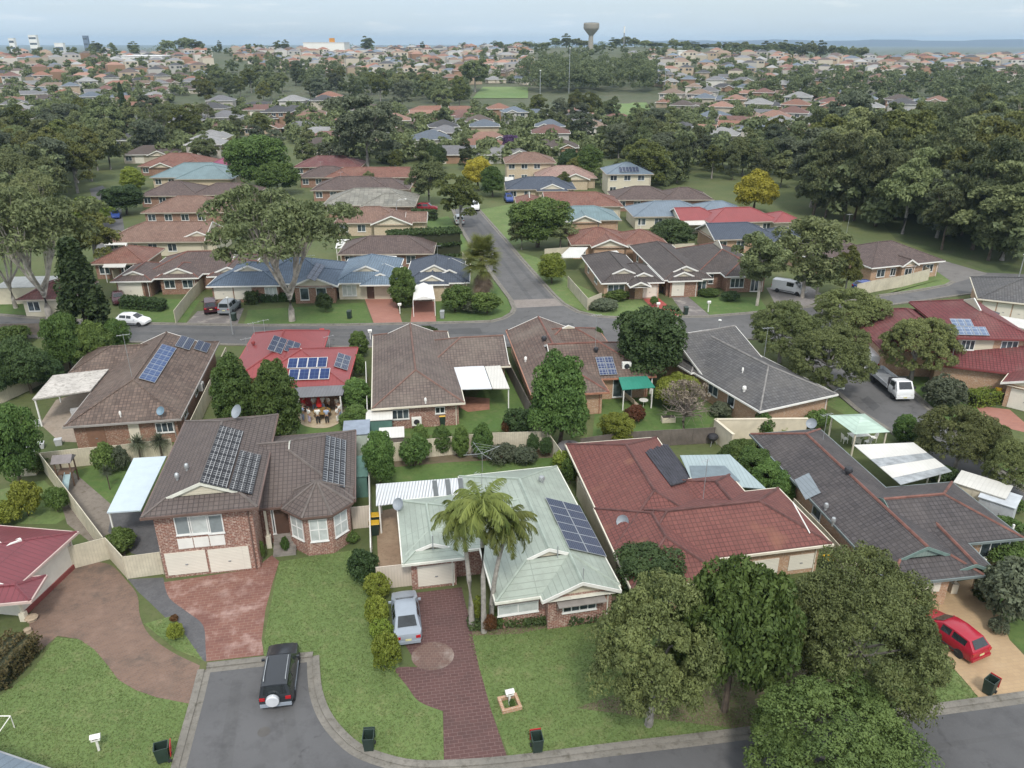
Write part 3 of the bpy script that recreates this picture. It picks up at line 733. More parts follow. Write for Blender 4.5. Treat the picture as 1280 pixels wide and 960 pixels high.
# ------------------------------------------------------------------ across the road
def awins(h, b, side, *ws):
    for w in ws: h.winm(b, side, *w)
T_BLUE = tile('slate_blue_roof_tile', (.085, .12, .17), lichen=(.13, .17, .21), lf=.25, var=.12)
T_LBLUE = tile('light_blue_grey_roof_tile', (.135, .19, .25), lichen=(.24, .28, .31), lf=.25, var=.12)
T_NAVY = tile('dark_navy_roof_tile', (.060, .075, .105), lichen=(.10, .12, .14), lf=.2, var=.12)
T_DBROWN = tile('dark_brown_roof_tile', (.066, .053, .049), lichen=(.13, .11, .10), lf=.3)
T_UMBER = tile('umber_roof_tile', (.10, .07, .063), lichen=(.16, .12, .10), lf=.3)
T_TAN = tile('pink_brown_roof_tile', (.185, .108, .08), lichen=(.25, .17, .13), lf=.35)
T_STRIPE = tile('grey_green_roof_tile', (.18, .175, .15), lichen=(.32, .30, .26), lf=.5, tw=.9, th=.8, var=.25)
T_RUST = tile('rust_roof_tile', (.18, .078, .056), lichen=(.27, .17, .13), lf=.35)
T_TEAL = lines('blue_teal_metal_roof', (.14, .205, .22), .5, .8, .04, .45, False)
T_BGREY = lines('blue_grey_metal_roof', (.14, .18, .22), .5, .8, .04, .45, False)
T_DMAROON = tile('dark_maroon_roof_tile', (.15, .055, .055), lf=.2)
W4 = M_WHITE; W5 = plain('beige_gutter', (.40, .35, .29), .6)
h = House('brown tiled house with white gablets behind a hedge', (-47, 112), roof=T_UMBER, wall=M_BRICK_BRN, ridge=T_TERRA, trim=W4)
f = E(138, 352); b1 = h.blk(f, 4, 5.5, 9, 2.5, 22, 1, .45, 1); b2 = h.blk((f[0] + 3, f[1] + 3.6), 4, 14.5, 10, 2.5, 22, 0, 1, .5); b3 = h.blk((f[0] + 5.5, f[1] + 1.5), 4, 6, 7, 2.5, 22, 1, .3, 1); b4 = h.blk((f[0] + 12.5, f[1] + 2.5), 4, 5.5, 8, 2.5, 22, 1, .3, 1)
h.winm(b1, 'f', .7, 3.9, .05, 2.15, kind='garage_door'); awins(h, b3, 'f', (1, 2.5, .9, 2.1, 2), (3.5, 5, .9, 2.1, 2)); awins(h, b4, 'f', (1.2, 4, .9, 2.1, 3)); h.winm(b1, 'f', 4.2, 4.9, .1, 2.1, kind='door'); awins(h, b2, 'r', (3, 5, .9, 2.1, 2)); h.done()
h = House('slate blue tiled double garage house behind the tall gum tree', (-32, 108), roof=T_BLUE, wall=M_BRICK_BRN, trim=W4)
f = E(258, 358); b1 = h.blk(f, 3, 10, 10, 2.5, 22, 1, .6, 1); b2 = h.blk((f[0] + 5, f[1] + 1.0), 3, 12.5, 11, 2.5, 22, 0, 1, 1); b3 = h.blk((f[0] + 11.4, f[1] - .2), 3, 6.4, 8, 2.5, 22, 1, 0, 1)
h.gar(b1, 'f', 269, 374, 290, 357); h.gar(b1, 'f', 294, 374, 314, 358); awins(h, b2, 'f', (5.0, 6.3, .8, 2.1, 2)); h.winm(b1, 'f', 7.6, 9.3, .6, 2.1, 3, pane=M_BLIND); awins(h, b3, 'f', (1.2, 2.4, .5, 2.2, 1), (3.4, 4.8, .5, 2.2, 1))
h.solar(b3, 'r', [(388, 352), (402, 352), (402, 328), (388, 328)], 2, 4, PB, M_DARK); h.antenna(Vector((b3['o'].x + 2, b3['o'].y + 5, 3.6)) - h.o, 2.4); h.done()
h = House('light blue-grey tiled house with two small cream gablets', (-19, 108), roof=T_LBLUE, wall=M_CLAD, ridge=T_LBLUE, trim=W4)
f = E(417, 354); b1 = h.blk(f, 2, 8.4, 13, 2.5, 23, 1, .55, 1); b2 = h.blk((f[0] + 3.8, f[1] - .9), 2, 5.2, 7, 2.5, 23, 1, .7, 0, wall=False); b3 = h.blk((f[0] + 5.6, f[1] + .3), 2, 3.0, 9, 2.4, 20, 1, 1, 1)
h.gar(b3, 'f', 474, 374, 491, 358); h.winm(b1, 'f', 1, 3, .5, 2.1, 3, pane=M_BLIND); h.winm(b1, 'f', 4.4, 5.4, .1, 2.1, kind='door')
for x in (453, 468):
    m = MB(); m.box(Vector(G3(x, 372, 0)) - h.o, (.18, .18, 2.2)); m.build('porch_column', W4, h.root)
h.slab('patio_roof', [G3(479, 329, 2.6), G3(497, 332, 2.6), G3(496, 320, 2.7), G3(478, 319, 2.7)], .08, M_WSHEET); h.done()
h = House('dark navy tiled house with white gablets beside the corner fan palm', (-10, 109), roof=T_NAVY, wall=M_BRICK_CRM, ridge=T_NAVY, trim=W4)
f = E(505, 354); b1 = h.blk(f, 2, 8.2, 12, 2.5, 26, 1, .5, 1); b2 = h.blk((f[0] + 1.6, f[1] - .7), 2, 4.6, 6, 2.5, 26, 1, .25, 0, ov=.3); b3 = h.blk((f[0] + 3.4, f[1] + .3), 2, 5.6, 8, 2.5, 26, 1, .6, 0)
awins(h, b3, 'f', (1.5, 3.5, .8, 2.1, 3)); h.winm(b2, 'f', .8, 2.2, .1, 2.1, kind='door'); awins(h, b1, 'r', (3, 4.5, .8, 2.1, 2)); h.antenna(Vector((b1['o'].x + 4.1, b1['o'].y + 7, 4.4)) - h.o, 2.0)
h.done()
# right of the side street
h = House('dark brown corner house with a red driveway and white front gablets', (13, 112), roof=T_DBROWN, wall=M_BRICK_TAN, ridge=T_DBROWN, trim=W4)
f = E(752, 354); b1 = h.blk(f, 6, 7, 15, 2.5, 23, 1, .5, 1); b2 = h.blk(E(784, 354), 6, 5.2, 9, 2.5, 23, 1, .45, 1); b3 = h.blk(E(788, 358), 6, 2.9, 4, 2.4, 24, 1, 0, 0, wall=False)
h.gar(b2, 'f', 803, 372, 821, 356); awins(h, b1, 'f', (1, 3.4, .7, 2.1, 3)); h.winm(b2, 'f', .4, 1.3, .1, 2.1, kind='door'); awins(h, b1, 'l', (3, 4, .8, 2, 1), (8, 10, .8, 2, 2)); h.vent(Vector((b1['o'].x + 2, b1['o'].y + 11, 3.2)) - h.o, .2)
h.slab('patio_roof', [G3(698, 322, 2.4), G3(725, 322, 2.4), G3(735, 309, 2.5), G3(712, 309, 2.5)], .08, M_WSHEET, posts=(0,))
h.slab('skylight_strip', [G3(771, 325, 3.4), G3(784, 326, 2.8), G3(771, 313, 2.9), G3(760, 314, 3.5)], .04, M_WSHEET); h.done()
h = House('brown tiled house with cream garage and two white gablets, grey driveway', (23, 113), roof=T_DBROWN, wall=M_BRICK_BRN, ridge=T_UMBER, trim=W4)
f = E(835, 350); b1 = h.blk((f[0] - .5, f[1]), 6, 7.0, 20, 2.5, 23, 1, .45, 1); b2 = h.blk((f[0], f[1] - .6), 6, 4.8, 6, 2.5, 23, 1, .35, 0, ov=.4)
h.gar(b2, 'f', 839, 370, 856, 352); awins(h, b1, 'l', (3, 4, .8, 2, 1), (7, 8.5, .8, 2, 2), (12, 13, .8, 2, 1)); awins(h, b1, 'f', (5, 6.3, .5, 2.1, 2)); h.vent(Vector((b1['o'].x + 1.8, b1['o'].y + 12, 3.2)) - h.o, .2); h.done()
h = House('brown tiled house with red-brown hip ridge behind the thin gum', (33, 115), roof=T_DBROWN, wall=M_BRICK_BRN, ridge=T_TERRA, trim=W4)
f = E(872, 341); b1 = h.blk(f, 4, 10, 14, 2.5, 23, 0, 1, 1); b2 = h.blk((f[0] + 3.5, f[1] - 2.0), 4, 6.5, 9, 2.5, 23, 1, 1, 1)
awins(h, b2, 'f', (1, 3, .7, 2.1, 3), (4, 5.2, .1, 2.1, 2)); awins(h, b1, 'f', (1, 2.6, .7, 2.1, 2)); h.done()
h = House('brown hipped house inside the curved cream fence by the park', (63, 133), roof=T_UMBER, wall=M_BRICK_TAN, ridge=T_UMBER, trim=W4)
f = E(1090, 335); b1 = h.blk(f, 18, 13.5, 11, 2.5, 22, 0, 1, 1); b2 = h.blk((f[0] - 7, f[1] + 5), 18, 12, 9, 2.5, 22, 0, 1, 1); b3 = h.blk((f[0] + 5, f[1] + .9), 18, 3, 5, 2.5, 30, 1, 0, 0, ov=.3)
awins(h, b1, 'f', (1.5, 3, .8, 2, 2), (4, 5, .8, 2, 2), (10, 12, .8, 2, 3)); awins(h, b3, 'f', (.8, 2.2, .8, 2, 2)); h.antenna(Vector((b2['o'].x + 8, b2['o'].y + 8, 4)) - h.o, 4.5); h.done()
# right edge
h = House('grey roofed house with four cream shutter doors at the right edge', (88, 112), roof=T_GREY, wall=M_BRICK_TAN, trim=M_TRIM)
f = E(1222, 374); b1 = h.blk(f, -24, 16, 11, 2.6, 20, 0, 1, 0); b2 = h.blk((f[0] + 9, f[1] - 9.5), -24, 9, 9, 2.6, 18, 0, 0, 0, wall=False)
for k in range(4): h.winm(b1, 'f', .7 + 1.75 * k, 2.3 + 1.75 * k, .1, 2.2, kind='garage_door')
awins(h, b1, 'f', (9, 11, .8, 2, 2)); h.slab('verandah_roof', [G3(1209, 388, 2.0), G3(1248, 399, 2.0), G3(1250, 391, 2.3), G3(1215, 380, 2.3)], .08, plain('charcoal_sheet', (.06, .06, .065), .5), posts=(0, 1)); h.done()
h = House('two-storey maroon roofed house with pale solar panels and a white upper wall', (66, 88), roof=tile('maroon_roof_tile', (.15, .035, .037), lf=.15, var=.12), wall=M_BRICK_TAN, trim=plain('maroon_gutter', (.2, .05, .05), .5))
f = E(1195, 422, 5.1); g_ = E(1268, 418, 5.1)
b1 = h.blk(f, -4, 8.0, 12, 5.1, 22, 0, 1, 1); b2 = h.blk(E(1165, 455, 2.5), -20, 14, 8, 2.5, 22, 0, 1, 1); b3 = h.blk((f[0] - 6.5, f[1] + 1.5), -4, 10, 13, 3.2, 22, 1, 1, 1)
h.solar(b1, 'f', [(1190, 421), (1238, 417), (1229, 407), (1187, 409)], 5, 1, solar('sky_blue_solar', .5, (.11, .15, .23), (.32, .36, .42), .03)); h.solar(b1, 'f', [(1192, 408.5), (1218, 407), (1212, 398), (1187, 399)], 3, 1, solar('sky_blue_solar'))
h.winm(b1, 'f', .9, 2.3, 3.6, 4.7, 3); h.winm(b1, 'f', 4.9, 6.6, 3.6, 4.7, 3); awins(h, b2, 'f', (7.6, 9.0, .6, 2.0, 2), (10, 12.6, .6, 2.0, 3))
w, u, n = h.wallframe(b1, 'f'); m = MB(); m.obox(w + u * .55 + n * .002 - h.o + Vector((0, 0, 2.9)), u * 3.6, n * .02, (0, 0, 2.0)); m.build('white_wall_panel', M_CLAD, h.root)
h.slab('patio_roof', [G3(1235, 449, 2.7), G3(1330, 468, 2.7), G3(1335, 437, 2.7), G3(1262, 435, 2.7)], .1, M_WSHEET, posts=(0, 1))
h.slab('patio_roof', [G3(1262, 433, 3.0), G3(1330, 440, 3.0), G3(1330, 425, 3.1), G3(1270, 424, 3.1)], .1, M_WSHEET)
h.slab('patio_roof', [G3(1230, 398, 2.8), G3(1300, 416, 2.8), G3(1310, 404, 2.8), G3(1246, 394, 2.8)], .12, M_WSHEET, posts=(0, 1)); h.done()
h = House('red tiled house with two cream panelled garage doors at the right edge', (62, 70), roof=tile('dull_red_roof_tile', (.16, .042, .04), lf=.15), wall=M_BRICK_TAN, trim=M_TRIM)
b1 = h.blk(E(1252, 478), -42, 9, 9, 2.5, 20, 1, 0, 1); h.winm(b1, 'f', .9, 3.6, .05, 2.1, kind='garage_door'); h.winm(b1, 'f', 4.6, 7.3, .05, 2.1, kind='garage_door'); h.done()
# fourth row and beyond, still near enough to tell apart
def row(label, px, py, L, W, roof, an=2, z=2.5, axis=0, g=(1, 1), wall=M_BRICK_BRN, extra=(), ridge=None, trim=None, base=None):
    o = G(px, py, z); h = House(label, o, roof=roof, wall=wall, ridge=ridge or roof, trim=trim or W5)
    b = h.blk(o, an, L, W, z, 22, axis, *g)
    lim = L - 1.2
    for k in range(int(lim // 3.2)):
        a0 = 1 + 3.2 * k
        if z > 4: h.winm(b, 'f', a0, a0 + 1.6, 3.5, 4.7, 2)
        h.winm(b, 'f', a0, a0 + 1.5, .8, 2.1, 2)
    for e in extra:
        if e[0] == 'b': h.blk((o[0] + e[1], o[1] + e[2]), an, e[3], e[4], z, 22, e[5], *e[6])
        if e[0] == 's': h.slab('patio_roof', [G3(e[1], e[2], 2.4), G3(e[3], e[2], 2.4), G3(e[3] + e[5], e[4], 2.5), G3(e[1] + e[5], e[4], 2.5)], .08, M_WSHEET, posts=(0, 1))
        if e[0] == 'a': h.antenna(Vector((o[0] + e[1], o[1] + e[2], z + 1.2)) - h.o, 2.5)
        if e[0] == 'g': h.winm(b, 'f', e[1], e[1] + 2.6, .05, 2.1, kind='garage_door')
        if e[0] == 'p':
            pt, n = b['plane']['f']; h.solar(b, 'f', e[1], e[2], e[3], PB)
    h.done(); return h
row('pink-brown tiled house with white rear wall left of the gum', 126, 303, 17, 11, T_TAN, 2, g=(1, .02), wall=M_CLAD, extra=[('b', 12, 1, 7, 9, 1, (.2, 1)), ('s', 130, 306, 158, 298, 4)])
row('pink-brown hipped house behind the long tan roof', 176, 266, 16, 11, T_TAN, 2, extra=[('b', 11, 2, 9, 8, 0, (1, 1))])
row('dark brown roofed house with small white pergola, left', 172, 245, 13, 11, T_UMBER, 2, extra=[('b', 11, 1, 14, 9, 0, (1, 1)), ('s', 246, 241, 274, 237, 1)])
row('teal metal roofed house on the left', 187, 222, 20, 13, T_TEAL, 1, wall=M_BRICK_CRM, extra=[('b', 7, -2.5, 14, 12, 0, (1, 1)), ('s', 277, 223, 295, 217, -1)])
row('umber roofed house with twin white gables, far left', 172, 208, 18, 13, T_RUST, 1, extra=[('b', 4, -2, 6, 8, 1, (0, 1)), ('b', 11, -2, 6, 8, 1, (0, 1))])
row('magenta roofed house left of the round green tree', 258, 207, 14, 12, lines('magenta_metal_roof', (.22, .05, .10), .4, .8, .03, .5, False), 1)
row('dark brown roofed house with white patio roof behind light blue house', 422, 318, 15, 9, T_UMBER, 2, extra=[('s', 419, 310, 468, 299, 3)])
row('tan tiled house with cream front gable beside the side street', 417, 279, 13, 10, T_TAN, 2, wall=M_BRICK_CRM, extra=[('b', 7, -1.2, 7.5, 9, 1, (0, 1)), ('b', 13, 1, 4, 6, 0, (0, 0))])
row('grey-green ribbed roof house near the side street', 402, 257, 19, 12, T_STRIPE, 2, extra=[('b', 8, -1, 11, 9, 0, (1, 1))])
row('dark umber roofed house with small palm in front', 388, 238, 18, 11, T_UMBER, 1, extra=[('b', 10, 1, 12, 9, 0, (1, 1)), ('a', 6, 5)])
row('dull brown roofed house left of the side street trees', 372, 222, 13, 10, T_UMBER, 1, extra=[('a', 5, 4)])
row('rust roofed bungalow left of the side street trees', 405, 222, 25, 9, T_RUST, 1)
row('dark maroon roofed house behind the brown bungalow', 366, 209, 18, 11, T_DMAROON, 1, extra=[('a', 9, 5)])
# right of the side street
row('brown tiled house with tan front gable facing the side street', 714, 306, 10, 9, T_RUST, 3, wall=M_BRICK_TAN, ridge=T_TERRA, extra=[('b', 3.2, -1.6, 6, 9, 1, (0, 1)), ('b', 8, 0, 8, 8, 0, (1, 1))])
row('blue-teal roofed house with white eaves right of side street', 690, 276, 13, 9, T_TEAL, 3, wall=M_BRICK_TAN, extra=[('b', 3, -1.5, 6, 8, 1, (0, 1)), ('s', 702, 279, 714, 272, -2)])
row('long rust-brown roofed house right of the side street', 646, 258, 5.5, 10, T_RUST, 2, wall=M_CLAD, extra=[('b', 5.6, -.4, 16, 10, 0, (0, 1))])
row('brown roofed house behind the blue-teal roof', 768, 250, 13, 10, T_UMBER, 2, extra=[('b', 10, 0, 11, 9, 0, (1, 1))])
row('white two-storey house with dark solar roof', 758, 218, 11, 10, T_BGREY, 2, z=5.0, wall=M_CLAD, extra=[('p', [(772, 216), (800, 214), (797, 208), (776, 209)], 6, 1)])
row('blue-grey metal roofed house with long white verandah', 792, 271, 15, 10, T_BGREY, 3, wall=M_CLAD, extra=[('b', 12, 1.5, 11, 9, 0, (1, 1)), ('s', 800, 271, 872, 264, 3)])
row('bright red metal roofed house with grey awning beside yellow tree', 887, 279, 14, 9, T_REDMET, 8, wall=M_CLAD, extra=[('b', -5, 2, 9, 8, 0, (0, 1)), ('b', 12, .5, 6, 7, 1, (1, 1)), ('s', 850, 281, 884, 272, -6)])
row('dark slate roofed house with tan gable wall below the red roof', 893, 300, 12, 9, T_NAVY, 8, wall=M_BRICK_TAN, g=(0, 1), extra=[('b', 9, -1.5, 8, 8, 0, (1, 1))])
row('navy roofed house with cream gable by the purple jacaranda', 632, 237, 16, 10, T_NAVY, 2, wall=M_BRICK_CRM, extra=[('b', 7, -2, 7, 9, 1, (.2, 1)), ('s', 631, 226, 642, 221, 0)])
row('pink roofed house with cream walls beyond the navy roof', 670, 223, 15, 11, tile('pale_pink_roof_tile', (.30, .19, .16)), 2, wall=M_BRICK_CRM, extra=[('b', 6, -2, 7, 9, 1, (0, 1))])
row('two-storey tan house with cream balcony by the purple tree', 631, 204, 13, 10, T_TAN, 3, z=5.0, wall=M_BRICK_CRM)
row('dark brown roofed house on the far left lane', 20, 375, 7, 8, T_DMAROON, 4, wall=M_CLAD)
row('red roofed house glimpsed under the big gum trees on the left', 112, 330, 8, 9, T_RUST, 4, extra=[('s', 128, 334, 156, 328, 3)])
# ------------------------------------------------------------------ vegetation
def leaf_mesh(name, cen, rad, per, size, rs, asp=1.5, squash=.8, low=-.35, tilt=.6, mat=None, droop=0.0):
    """many small leaf faces spread over the outside of each clump"""
    n = len(cen); N = n * per
    C_ = np.repeat(np.asarray(cen, dtype=np.float64), per, 0); Rr = np.repeat(np.asarray(rad, dtype=np.float64), per)
    d = rs.normal(size=(N, 3)); d /= np.linalg.norm(d, axis=1)[:, None]
    bad = d[:, 2] < low; d[bad, 2] *= -1
    r = Rr * (1 - .35 * rs.random(N) ** 2)
    p = C_ + d * r[:, None] * np.array([1, 1, squash])
    p[:, 2] -= droop * rs.random(N) * Rr
    nn = d + rs.normal(size=(N, 3)) * tilt; nn /= np.linalg.norm(nn, axis=1)[:, None]
    t = np.cross(nn, rs.normal(size=(N, 3)) + np.array([0, 0, droop * 3])[None]); t /= np.linalg.norm(t, axis=1)[:, None] + 1e-9
    b = np.cross(nn, t)
    s = size * (.65 + .7 * rs.random(N))
    if droop: t, b = b, t
    t = t * (s * asp / 2)[:, None]; b = b * (s / 2)[:, None]
    v = np.stack([p - t, p - b * .9, p + t, p + b * .9], 1).reshape(-1, 3)
    return quads(name, v, rs.random(N), mat)
def quads(name, v, rnd, mat):
    N = len(v) // 4
    me = bpy.data.meshes.new(name)
    me.vertices.add(N * 4); me.vertices.foreach_set('co', v.astype(np.float32).ravel())
    me.loops.add(N * 4); me.loops.foreach_set('vertex_index', np.arange(N * 4, dtype=np.int32))
    me.polygons.add(N); me.polygons.foreach_set('loop_start', np.arange(0, N * 4, 4, dtype=np.int32))
    me.update(calc_edges=True)
    a = me.attributes.new('rnd', 'FLOAT', 'FACE'); a.data.foreach_set('value', np.asarray(rnd, dtype=np.float32))
    me.materials.append(mat); return me
def spread(n, rs, zmin=-1.0):
    k = np.arange(n) + .5; z = 1 - (1 - zmin) * k / n; ph = k * 2.399963 + rs.random() * 6
    q = np.sqrt(np.maximum(0, 1 - z * z)); d = np.stack([q * np.cos(ph), q * np.sin(ph), z], 1)
    d += rs.normal(size=d.shape) * .10; return d / np.linalg.norm(d, axis=1)[:, None]
L_OLIVE = leafmat('olive_leaves', (.066, .084, .030), (.205, .235, .084))
L_GREEN = leafmat('green_leaves', (.042, .082, .022), (.15, .225, .058))
L_DARK = leafmat('dark_leaves', (.028, .052, .019), (.085, .13, .045))
L_GUM = leafmat('gum_leaves', (.082, .105, .044), (.245, .275, .12))
L_CASU = leafmat('casuarina_needles', (.056, .074, .036), (.175, .20, .09))
L_YELLOW = leafmat('yellow_green_leaves', (.10, .13, .018), (.28, .31, .055))
L_LIME = leafmat('lime_leaves', (.10, .15, .02), (.32, .38, .07))
L_GOLD = leafmat('golden_leaves', (.17, .15, .02), (.44, .38, .05))
L_PURPLE = leafmat('purple_blossom', (.06, .035, .09), (.15, .09, .20))
L_REDB = leafmat('red_brown_leaves', (.06, .04, .02), (.20, .075, .035))
L_GREYG = leafmat('grey_green_leaves', (.06, .075, .045), (.16, .185, .115)); L_OLIVE2 = leafmat('yellow_olive_leaves', (.058, .072, .02), (.19, .205, .06))
L_PALM = leafmat('palm_leaves', (.06, .095, .022), (.28, .31, .085), translu=.35)
L_DRY = leafmat('dry_twigs', (.10, .085, .06), (.22, .19, .14), translu=0)
B_BARK = plain('brown_bark', (.11, .085, .065), .9, var=.3, scale=3); B_PALE = plain('pale_gum_bark', (.42, .38, .33), .8, var=.35, scale=1.2)
B_GREY = plain('grey_trunk', (.26, .24, .22), .85, var=.3, scale=2)
PROTO = {}
def limbs(mb, rs, base_r, top, ends, n=6):
    """trunk up to `top`, then a limb to each end point"""
    top = Vector(top)
    bend = Vector((rs.normal() * .15, rs.normal() * .15, 0))
    mid = top * .5 + bend
    mb.tube([(0, 0, -.3), mid, top], [base_r * 1.15, base_r * .85, base_r * .62], n)
    for e in ends:
        e = Vector(e); k = .35 + .55 * rs.random(); s = mid.lerp(top, k) if rs.random() < .6 else top * 1.0
        m = s.lerp(e, .5) + Vector((rs.normal() * .3, rs.normal() * .3, .25 * abs(rs.normal())))
        mb.tube([s, m, e], [base_r * .42, base_r * .28, base_r * .08], 5)
def proto(kind, var=0):
    key = (kind, var)
    if key in PROTO: return PROTO[key]
    rs = np.random.RandomState(hash(kind) % 9973 if False else sum(map(ord, kind)) * 31 + var * 17)
    mb = MB(); bark = B_BARK
    def ell(n, rx, rz, cz, rin=.72, lump=.12, zmin=-.8):
        d = spread(n, rs, zmin); k = rin + (1 - rin) * rs.random(n) ** .6
        ph = rs.random(3) * 6
        lumps = 1 + lump * (np.sin(d[:, 0] * 3 + ph[0]) + np.sin(d[:, 1] * 3.4 + ph[1]) + np.sin(d[:, 2] * 3.1 + ph[2])) / 1.5
        return d * (k * lumps)[:, None] * np.array([rx, rx, rz]) + np.array([0, 0, cz])
    def lobed(nl, rx, rz, cz, R, ns, rsub, rin=.8, lump=.15, zmin=-.7, vary=.35, flat=.8):
        """a crown of rounded lobes, each covered with small clumps on its outer side"""
        L = ell(nl, rx, rz, cz, rin, lump, zmin); C_, r_ = [], []
        for l in L:
            Rl = R * (1 - vary + 2 * vary * rs.random()); d = spread(ns, rs, -.35); out = (l - np.array([0, 0, cz - rz * .4])); out /= np.linalg.norm(out) + 1e-9
            up = d + out * .55; up /= np.linalg.norm(up, axis=1)[:, None]
            C_.append(l + up * Rl * np.array([1, 1, flat]) * (.75 + .3 * rs.random(ns))[:, None]); r_.append(rsub * Rl * (.75 + .5 * rs.random(ns)))
        return np.concatenate(C_), np.concatenate(r_), L
    if kind in ('round', 'roundbig'):
        big = kind == 'roundbig'; n = 260 if big else 170
        w, h = (10., 8.5) if big else (7.2, 7.)
        rx, rz = w / 2 - .45, h / 2 - .75; cz = h / 2 + .3
        c, r, L_ = lobed(36 if not big else 38, rx * .86, rz * .86, cz, 1.0 if not big else 1.45, 14 if not big else 18, .34, .84, .2)
        me = leaf_mesh('crown', c, r, 120, .092 if not big else .105, rs, 1.7, .9, -.35, .4, L_OLIVE)
        limbs(mb, rs, .24, (0, 0, h * .42), ell(9, rx * .8, rz * .7, cz)); bark = B_GREY
    elif kind in ('broad', 'lime', 'darkbroad', 'yellow', 'gold', 'purple'):
        w, h = 6.5, 7.; n = 105; rx, rz = 2.5, 2.6; c = ell(n, rx, rz, 4.0, .6, .24); r = .5 + .5 * rs.random(n)
        me = leaf_mesh('crown', c, r, 270, .165, rs, 1.7, .85, -.4, .65, dict(broad=L_GREEN, lime=L_LIME, darkbroad=L_DARK, yellow=L_YELLOW, gold=L_GOLD, purple=L_PURPLE)[kind], .15)
        limbs(mb, rs, .2, (0, 0, 2.9), ell(7, rx * .8, rz * .7, 4.0))
    elif kind == 'gum':
        w, h = 15., 16.; n = 96; bark = B_PALE
        c, r, L_ = lobed(34, 5.9, 3.7, 11.0, 1.45, 9, .42, .5, .25, -.6, .4, .75); c[:, 2] = np.maximum(c[:, 2], 6.3 + 2.2 * rs.random(len(c))); n = len(c)
        me = leaf_mesh('crown', c, r, 58, .20, rs, 2.3, .85, -.6, .8, L_GUM, .35)
        mb.tube([(0, 0, -.3), (.05, 0, 1.4), (0, .1, 3.2)], [.36, .30, .28], 9)
        for k in range(5):   # the trunk forks low into long pale limbs
            a = k * 1.2566 + .4 + rs.normal() * .15; R1 = 2.2 + 1.6 * (k % 2); q = [Vector((0, .1, 2.6 + .3 * k)), Vector((R1 * .45 * math.cos(a), R1 * .45 * math.sin(a), 5.2)), Vector((R1 * math.cos(a), R1 * math.sin(a), 8.3)), Vector((R1 * 1.35 * math.cos(a), R1 * 1.35 * math.sin(a), 11.2))]
            mb.tube(q, [.20, .15, .11, .05], 7)
            near = sorted(range(n), key=lambda i: (c[i][0] - q[2].x) ** 2 + (c[i][1] - q[2].y) ** 2)[:40:5]
            for i in near: e = Vector(c[i]); mb.tube([q[1].lerp(q[2], rs.random()), q[2].lerp(e, .5) - Vector((0, 0, .2)), e], [.08, .055, .025], 5)
    elif kind == 'thingum':
        w, h = 8., 13.; n = 44; bark = B_PALE
        c = ell(n, 3.1, 4.4, 7.8, .35, .25, -.9); r = .7 + .6 * rs.random(n)
        me = leaf_mesh('crown', c, r, 240, .22, rs, 2.0, .75, -.6, .8, L_GUM, .3)
        limbs(mb, rs, .2, (.3, 0, 7.5), c[rs.choice(n, 13, False)], 7)
    elif kind == 'bushtree':
        w, h = 11., 13.; n = 60; bark = B_GREY
        c, r, L_ = lobed(30, 4.2, 4.4, 7.7, 1.35, 10, .42, .55, .28, -.85, .4); n = len(c)
        me = leaf_mesh('crown', c, r, 75, .25, rs, 1.9, .85, -.5, .7, [L_GUM, L_GREYG, L_OLIVE2][var], .2)
        limbs(mb, rs, .3, (0, 0, 5.5), c[rs.choice(n, 10, False)])
    elif kind == 'casuarina':
        w, h = 9., 15.; n = 62; bark = B_BARK
        c, r, L_ = lobed(30, 3.3, 5.7, 8.6, 1.2, 9, .45, .5, .28, -.9, .4, 1.0); n = len(c)
        me = leaf_mesh('crown', c, r, 80, .22, rs, 2.8, 1.0, -.7, .85, L_CASU, .6)
        limbs(mb, rs, .26, (0, 0, 7.5), c[rs.choice(n, 9, False)])
    elif kind == 'cypress':
        w, h = 5., 13.; n = 150; t = rs.random(n) ** .8; z = .6 + t * 12; R0 = 2.2 * (1 - t) ** .8 + .15
        a = rs.random(n) * 6.283; q = R0 * (.65 + .35 * rs.random(n)); c = np.stack([q * np.cos(a), q * np.sin(a), z], 1)
        me = leaf_mesh('crown', c, .35 + .45 * rs.random(n), 130, .24, rs, 1.8, 1.3, -.5, .8, L_DARK)
        mb.tube([(0, 0, -.2), (0, 0, 12)], [.25, .04], 6)
    elif kind in ('column', 'columnlime'):
        w, h = 4.6, 7.; n = 110; d = spread(n, rs, -.95); k = .75 + .25 * rs.random(n)
        c = d * k[:, None] * np.array([1.95, 1.95, 3.1]) + np.array([0, 0, 3.45]); c[:, :2] *= (1 - .22 * np.clip((c[:, 2:3] - 3.5) / 3, -.4, 1))
        me = leaf_mesh('crown', c, .4 + .3 * rs.random(n), 200, .15, rs, 1.6, 1.0, -.5, .6, L_GREEN if kind == 'column' else L_LIME)
        mb.tube([(0, 0, -.2), (0, 0, 4)], [.15, .06], 6)
    elif kind in ('shrub', 'shrubdark', 'shrublime', 'shrubred', 'shrubgrey', 'shrubyellow'):
        w, h = 2., 1.7; n = 46; c = ell(n, .78, .66, .85, .7, .14, -.7); r = .18 + .16 * rs.random(n)
        me = leaf_mesh('crown', c, r, 120, .085, rs, 1.7, .9, -.5, .7, dict(shrub=L_GREEN, shrubdark=L_DARK, shrublime=L_LIME, shrubred=L_REDB, shrubgrey=L_GREYG, shrubyellow=L_YELLOW)[kind])
        limbs(mb, rs, .05, (0, 0, .7), c[:5], 5)
    elif kind == 'spiky':
        w, h = 1.8, 3.; N = 260; a = rs.random(N) * 6.283; e = rs.random(N) * 1.9 - .5
        base = np.array([0, 0, 2.0]) + rs.normal(size=(N, 3)) * .08; L_ = .75 + .35 * rs.random(N)
